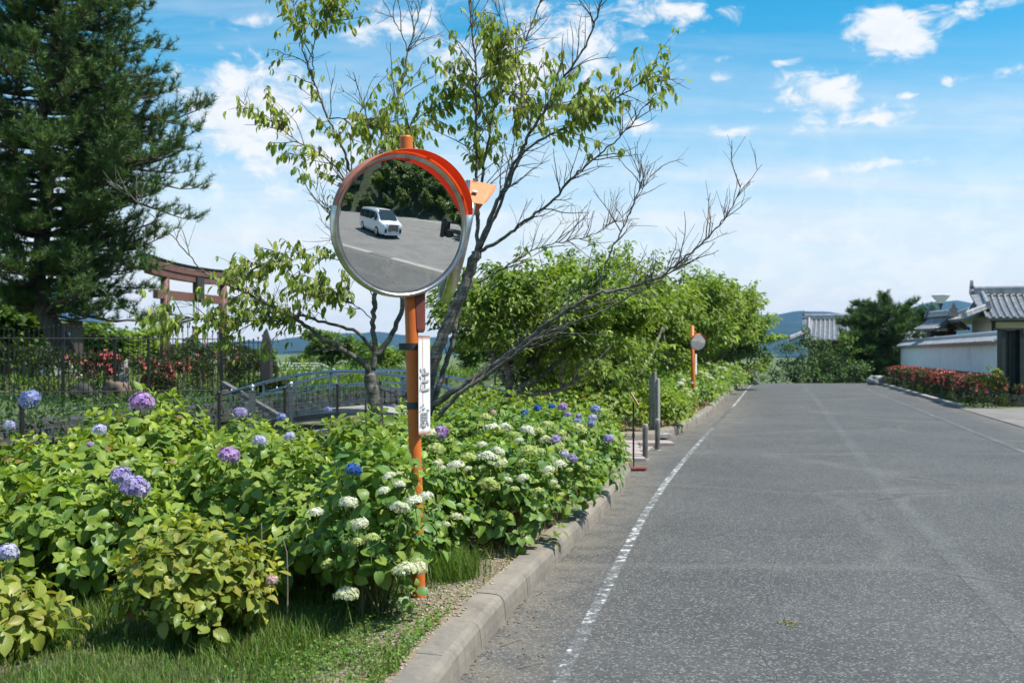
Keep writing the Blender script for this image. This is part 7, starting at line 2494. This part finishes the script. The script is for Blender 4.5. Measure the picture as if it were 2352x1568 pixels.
# lush tussock right of the pole and by the kerb corner
n = 2600
wh = r_.random(n) < 0.5
xx = np.where(wh, r_.normal(-0.38, 0.09, n), r_.normal(1.22, 0.10, n)); yy = np.where(wh, r_.normal(6.55, 0.12, n), r_.normal(12.9, 0.25, n))
me = blades('tussock', np.stack([xx, yy, np.full(n, 0.11)], 1), r_.uniform(0.08, 0.24, n), r_.uniform(0.003, 0.006, n), np.where(wh[:, None], GR[r_.integers(4, size=n)], DRY[r_.integers(5, size=n)]) * r_.uniform(0.8, 1.3, (n, 1)), r_, 0.45)
link('grass_tussocks', me, None, label='tufts of longer grass by the pole and the kerb corner', cat='grass', kind='stuff')

pw = np.array([(1808 - CX) * H / (1432 - V0), FPX * H / (1432 - V0), 0.0])
n = 60
me = small_leaves('weed', pw + r_.normal(0, 1, (n, 3)) * np.array([0.028, 0.03, 0.0]) + np.array([0, 0, 0.004]), r_.normal(0, 1, (n, 3)) * np.array([1, 1, 0.3]) + np.array([0, 0, 0.5]), np.array([0, 0, 1.0]) + r_.normal(0, 0.4, (n, 3)), r_.uniform(0.012, 0.03, n), r_.uniform(0.005, 0.01, n), DRY[r_.integers(2, 5, size=n)])
link('road_weed', me, M('grass_blade'), label='tiny weed growing from the crack in the middle of the asphalt', cat='weed')
# pebbles on the soil beside the pole, litter in the gutter: scattered small pieces, one mass each
def chips(name, mat, pos, size, label, cat, flat=0.4):
    n = len(pos)
    r2 = np.random.default_rng(len(name))
    tmpl = np.array([[1, 0, 0], [0, 1, 0], [-1, 0, 0], [0, -1, 0], [0, 0, 1], [0, 0, -1]], float)
    V = tmpl[None] * r2.uniform(0.6, 1.3, (n, 6, 1)) * size[:, None, None] * np.array([1, 1, flat])
    az = r2.uniform(0, 6.28, n); ca, sa = np.cos(az)[:, None], np.sin(az)[:, None]
    X = V[..., 0] * ca - V[..., 1] * sa; Y2 = V[..., 0] * sa + V[..., 1] * ca
    V = np.stack([X, Y2, V[..., 2]], -1) + pos[:, None, :]
    F_ = np.array([(0, 1, 4), (1, 2, 4), (2, 3, 4), (3, 0, 4), (1, 0, 5), (2, 1, 5), (3, 2, 5), (0, 3, 5)])
    me = mesh_np(name, V.reshape(-1, 3), [(F_[None] + (np.arange(n) * 6)[:, None, None]).reshape(-1, 3)])
    link(name, me, M(mat), label=label, cat=cat, kind='stuff')


n = 2600
yy = r_.uniform(4.6, 9.5, n); xx = kx1(yy) - 0.18 - r_.random(n) * 0.55
chips('pebbles', 'pebble', np.stack([xx, yy, bed_z(xx, yy) + 0.002], 1), r_.uniform(0.003, 0.012, n), 'pebbles and grit on the bare soil between pole and kerb', 'pebbles', 0.6)
n = 1500
yy = r_.uniform(4.4, 14, n); xx = kx1(yy) + 0.01 + r_.random(n) ** 2.2 * 0.42
keep = (fbm2(xx * 0.3, yy, 2.1, 3) > 0.25)
xx, yy = xx[keep], yy[keep]; n = len(xx)
chips('leaf_litter', 'leaf_litter', np.stack([xx, yy, np.full(n, 0.004)], 1), r_.uniform(0.002, 0.009, n), 'brown leaf litter gathered in the gutter along the kerb', 'litter', 0.22)
n = 700
yy = r_.uniform(5.4, 13, n); xx = kx1(yy) - 0.15 - r_.random(n) ** 1.5 * 0.5
chips('mulch', 'straw', np.stack([xx, yy, np.full(n, 0.155) * (xx > kx1(yy) - 0.18) + (xx <= kx1(yy) - 0.18) * (bed_z(xx, yy) + 0.006)], 1), r_.uniform(0.004, 0.02, n), 'dry leaf scraps on the kerb top and the soil', 'litter', 0.2)
# a few twigs lying on the asphalt
mb_l = []
for k, (u, v, a_, ln, lab) in enumerate([(1150, 1485, 0.9, 0.18, 'thin dry twig on the asphalt near the kerb at the bottom'), (1232, 1368, 1.2, 0.12, 'short dry twig in the gutter below the second joint'), (1450, 1105, 0.1, 0.12, 'pale stick on the asphalt by the kerb corner'),
                                         (1388, 1232, 0.7, 0.1, 'small dark twig beside the worn white line'), (1190, 1535, 0.6, 0.16, 'curled dry twig at the bottom edge of the asphalt')]):
    Y_ = H * FPX / (v - V0); p = P(u, v, Y_)
    e = empty('twig', (p[0], p[1], 0.0), lab, 'twig', 'twigs lying on the road')
    mb = MB(); q = np.array([[0, 0, 0.006], [ln * 0.5 * math.cos(a_) + 0.01, ln * 0.5 * math.sin(a_), 0.012], [ln * math.cos(a_), ln * math.sin(a_), 0.006]])
    mb.tube(spline(q, 6), np.linspace(0.003, 0.0015, 6), 5); mb.build('stick', M('dead_stem'), e)

# ------------------------------------------------------------------ what the mirror looks at: van, court, wooded slope
def az_pt(az, dist, z=0.0):
    return np.array([MC[0] + math.sin(R(az)) * dist, MC[1] - math.cos(R(az)) * dist, z])


azs = np.linspace(-8, 100, 44); dsx = np.r_[40, 42, 45, 50, 56, 63, 72, 85]
V = []
for d_ in dsx:
    for a_ in azs:
        zz_ = np.interp(d_, [40, 42, 45, 50, 56, 63, 72, 85], [-0.1, 0.4, 2.2, 6.0, 10.5, 15.5, 21, 26]) * (1 + 0.10 * math.sin(a_ * 0.17) + 0.06 * math.sin(a_ * 0.5 + d_))
        V.append(az_pt(a_, d_ + 1.2 * math.sin(a_ * 0.3), zz_))
na = len(azs); ii = np.arange(len(dsx) - 1)[:, None] * na + np.arange(na - 1)[None, :]
link('hillside', mesh_np('hillside', np.array(V), [np.stack([ii, ii + 1, ii + na + 1, ii + na], -1).reshape(-1, 4)], smooth=True), M('forest_floor'), kind='structure')
r_ = np.random.default_rng(15)
for row_, d_ in enumerate((42.5, 47, 52, 58, 65)):
    for a_ in np.arange(8 + row_ * 2, 98, 5.4):
        zz_ = np.interp(d_, [40, 42, 45, 50, 56, 63, 72, 85], [-0.1, 0.4, 2.2, 6.0, 10.5, 15.5, 21, 26])
        s = r_.uniform(1.0, 1.7) if row_ else r_.uniform(0.7, 1.15)
        p = az_pt(a_ + r_.uniform(-1.5, 1.5), d_ + r_.uniform(-1.5, 1.5), zz_ - 0.3)
        tree_copy('forest_tree', p, s, int(r_.choice([2, 2, 2, 0])), 'tree of the dark wooded slope seen only in the mirror', 'trees of the wooded slope in the mirror', r_.uniform(0, 6.28), s * r_.uniform(1.0, 1.35))
# parking bays at the far side of the court
for k, a_ in enumerate(np.linspace(52, 69, 8)):
    p = az_pt(a_, 34); d_ = unit(az_pt(a_ + 7, 38) - p); s_ = np.array([-d_[1], d_[0], 0])
    V = [p + s_ * 0.07, p - s_ * 0.07, p - s_ * 0.07 + d_ * 3.6, p + s_ * 0.07 + d_ * 3.6]
    V = [(v[0], v[1], 0.004) for v in V]
    MB().add(V, [(0, 1, 2, 3)]).build('bay_line', M('white_paint'), kind='structure')
# monument and shade tree at the right of the mirror picture
mo = az_pt(64.5, 19.5)
e = empty('stone_monument', tuple(mo), 'dark stone monument with low stones, reflected at the right of the mirror', 'monument')
for (dx, dy, w_, h_) in ((0, 0, 0.6, 1.5), (-0.7, 0.3, 0.25, 1.6), (0.8, 0.2, 0.3, 1.3), (0.2, 0.7, 1.2, 0.5), (-0.3, 0.9, 0.7, 0.6)):
    mb = MB(); mb.box((dx, dy, h_ / 2), (w_, 0.4, h_), 0.3, taper=0.85); mb.build('stone', M('dark_stone'), e, bevel=0.03)
for k, (a_, d_) in enumerate(((71, 20.0), (75, 23.5), (70.5, 26.0))):
    tree_copy('court_tree', az_pt(a_, d_, 0.0), 1.1 + 0.15 * k, 2, ['nearest dark tree overhanging the court at the right of the mirror picture', 'second dark tree at the right of the mirror picture', 'farthest dark tree at the right of the mirror picture'][k], 'dark trees beside the court', k * 1.3, 1.2)


def van():
    e = empty('van', (10.25, -5.5, 0), 'white van driving across the court, seen in the round mirror', 'van')
    e.rotation_euler = (0, 0, R(19))
    ys_ = np.array([-2.45, -2.38, -2.2, -1.5, -0.5, 0.4, 0.95, 1.3, 1.65, 1.78, 2.1, 2.32, 2.44])
    zt = np.array([1.35, 1.70, 1.84, 1.90, 1.91, 1.88, 1.80, 1.52, 1.20, 1.10, 1.02, 0.94, 0.78])
    hw = np.array([0.82, 0.88, 0.91, 0.925, 0.925, 0.925, 0.925, 0.92, 0.915, 0.91, 0.89, 0.84, 0.74])
    wt_ = np.array([0.68, 0.70, 0.72, 0.74, 0.74, 0.73, 0.71, 0.76, 0.82, 0.84, 0.82, 0.76, 0.66])
    zb_ = np.array([0.35, 0.30, 0.26, 0.22, 0.22, 0.22, 0.22, 0.22, 0.22, 0.22, 0.22, 0.24, 0.30])
    V = []; m_ = 0
    for i in range(len(ys_)):
        belt = min(1.05, zt[i] - 0.06)
        half = [(hw[i] * 0.93, zb_[i]), (hw[i], zb_[i] + 0.16), (hw[i], 0.70), (hw[i] * 0.985, belt), (wt_[i] + (hw[i] - wt_[i]) * 0.12, belt + (zt[i] - belt) * 0.86), (wt_[i] * 0.93, zt[i] - 0.01), (0.0, zt[i] + 0.02)]
        pr = [(x, z) for x, z in half] + [(-x, z) for x, z in half[-2::-1]]
        m_ = len(pr)
        V += [(x, ys_[i], z) for x, z in pr]
    f = []
    for i in range(len(ys_) - 1):
        for j in range(m_ - 1):
            f.append((i * m_ + j, i * m_ + j + 1, (i + 1) * m_ + j + 1, (i + 1) * m_ + j))
        f.append((i * m_ + m_ - 1, i * m_, (i + 1) * m_, (i + 1) * m_ + m_ - 1))
    f += [tuple(range(m_ - 1, -1, -1)), tuple((len(ys_) - 1) * m_ + j for j in range(m_))]
    body = MB().add(V, f).build('body', M('car_white'), e, smooth=False)
    def side_pt(y, h, s):
        ht = np.interp(y, ys_, hw); w2 = np.interp(y, ys_, wt_); z2 = np.interp(y, ys_, zt); belt = min(1.05, z2 - 0.06)
        x = ht * 0.985 + ((w2 + (ht - w2) * 0.12) - ht * 0.985) * h
        return (s * (x + 0.03), y, belt + (z2 - belt) * 0.86 * h)
    for s in (-1, 1):
        for (ya, yb) in ((-2.15, -1.25), (-1.17, -0.15), (-0.07, 0.85), (0.93, 1.32)):
            P4 = [side_pt(ya, 0.06, s), side_pt(yb, 0.06, s), side_pt(yb, 0.88 if yb < 1.2 else 0.75, s), side_pt(ya, 0.88, s)]
            MB().add(P4, [(0, 1, 2, 3)]).build('side_window', M('car_glass'), body)
        for y_ in (-1.52, 1.48):
            mb = MB(); rt_ = np.array(Matrix.Rotation(R(90), 3, 'Y'))
            mb.lathe([(0.335, -0.11), (0.345, -0.05), (0.345, 0.05), (0.335, 0.11)], (s * 0.83, y_, 0.345), 24, rt_); wh_ = mb.build('wheel', M('rubber'), e)
            mb = MB(); mb.lathe([(0.225, -0.115), (0.225, 0.115), (0.1, 0.12)], (s * 0.835, y_, 0.345), 20, rt_); mb.build('rim', M('chrome'), wh_)
        mb = MB(); mb.box((s * 1.02, 0.98, 1.10), (0.18, 0.12, 0.2)); mb.build('wing_mirror', M('car_white'), e, bevel=0.03)
        mb = MB(); mb.add([(s * 0.42, 2.41, 0.80), (s * 0.76, 2.33, 0.82), (s * 0.86, 2.12, 0.94), (s * 0.80, 2.24, 0.96), (s * 0.44, 2.395, 0.90)], [(0, 1, 2, 3, 4)]); mb.build('headlight', M('headlamp'), e)
        mb = MB(); mb.box((s * 0.62, 2.44, 0.50), (0.16, 0.05, 0.26)); mb.build('fog_lamp', M('car_dark'), e)
        mb = MB(); mb.box((s * 0.78, -2.40, 1.15), (0.16, 0.08, 0.5)); mb.build('tail_light', M('lamp_red'), e)
    MB().add([(-0.72, 1.73, 1.195), (0.72, 1.73, 1.195), (0.62, 1.03, 1.845), (-0.62, 1.03, 1.845)], [(0, 1, 2, 3)]).build('windscreen', M('car_glass'), body)
    bpy.data.objects[body.name].data.update()
    mb = MB(); mb.box((0, 2.46, 0.70), (0.82, 0.06, 0.46), taper=0.95); gr = mb.build('grille', M('car_dark'), e)
    for z_ in np.linspace(0.52, 0.89, 6):
        mb = MB(); mb.box((0, 2.50, z_), (0.80, 0.02, 0.022)); mb.build('grille_bar', M('chrome'), gr)
    mb = MB(); mb.box((0, 2.51, 0.42), (0.33, 0.015, 0.165)); mb.build('number_plate', M('white_paint'), e)
    mb = MB(); mb.box((0, 2.44, 0.27), (1.35, 0.10, 0.10)); mb.build('bumper_lip', M('car_white'), e)
    MB().add([(-0.62, -2.42, 1.15), (0.62, -2.42, 1.15), (0.58, -2.32, 1.66), (-0.58, -2.32, 1.66)], [(0, 1, 2, 3)]).build('rear_window', M('car_glass'), body)
    return e


van()

# ------------------------------------------------------------------ air
mh = bpy.data.materials.new('air')
mh.use_nodes = True
t = NT(mh.node_tree)
t.n.clear()
pvn = t.node('ShaderNodeVolumePrincipled')
pvn.inputs['Color'].default_value = (0.34, 0.62, 1.0, 1)
pvn.inputs['Density'].default_value = 0.00007
pvn.inputs['Anisotropy'].default_value = 0.2
ou = t.node('ShaderNodeOutputMaterial')
t.l.new(pvn.outputs[0], ou.inputs['Volume'])
mb = MB(); mb.box((0, 0, 130), (13000, 13000, 286))
mb.build('haze', mh, kind='stuff')
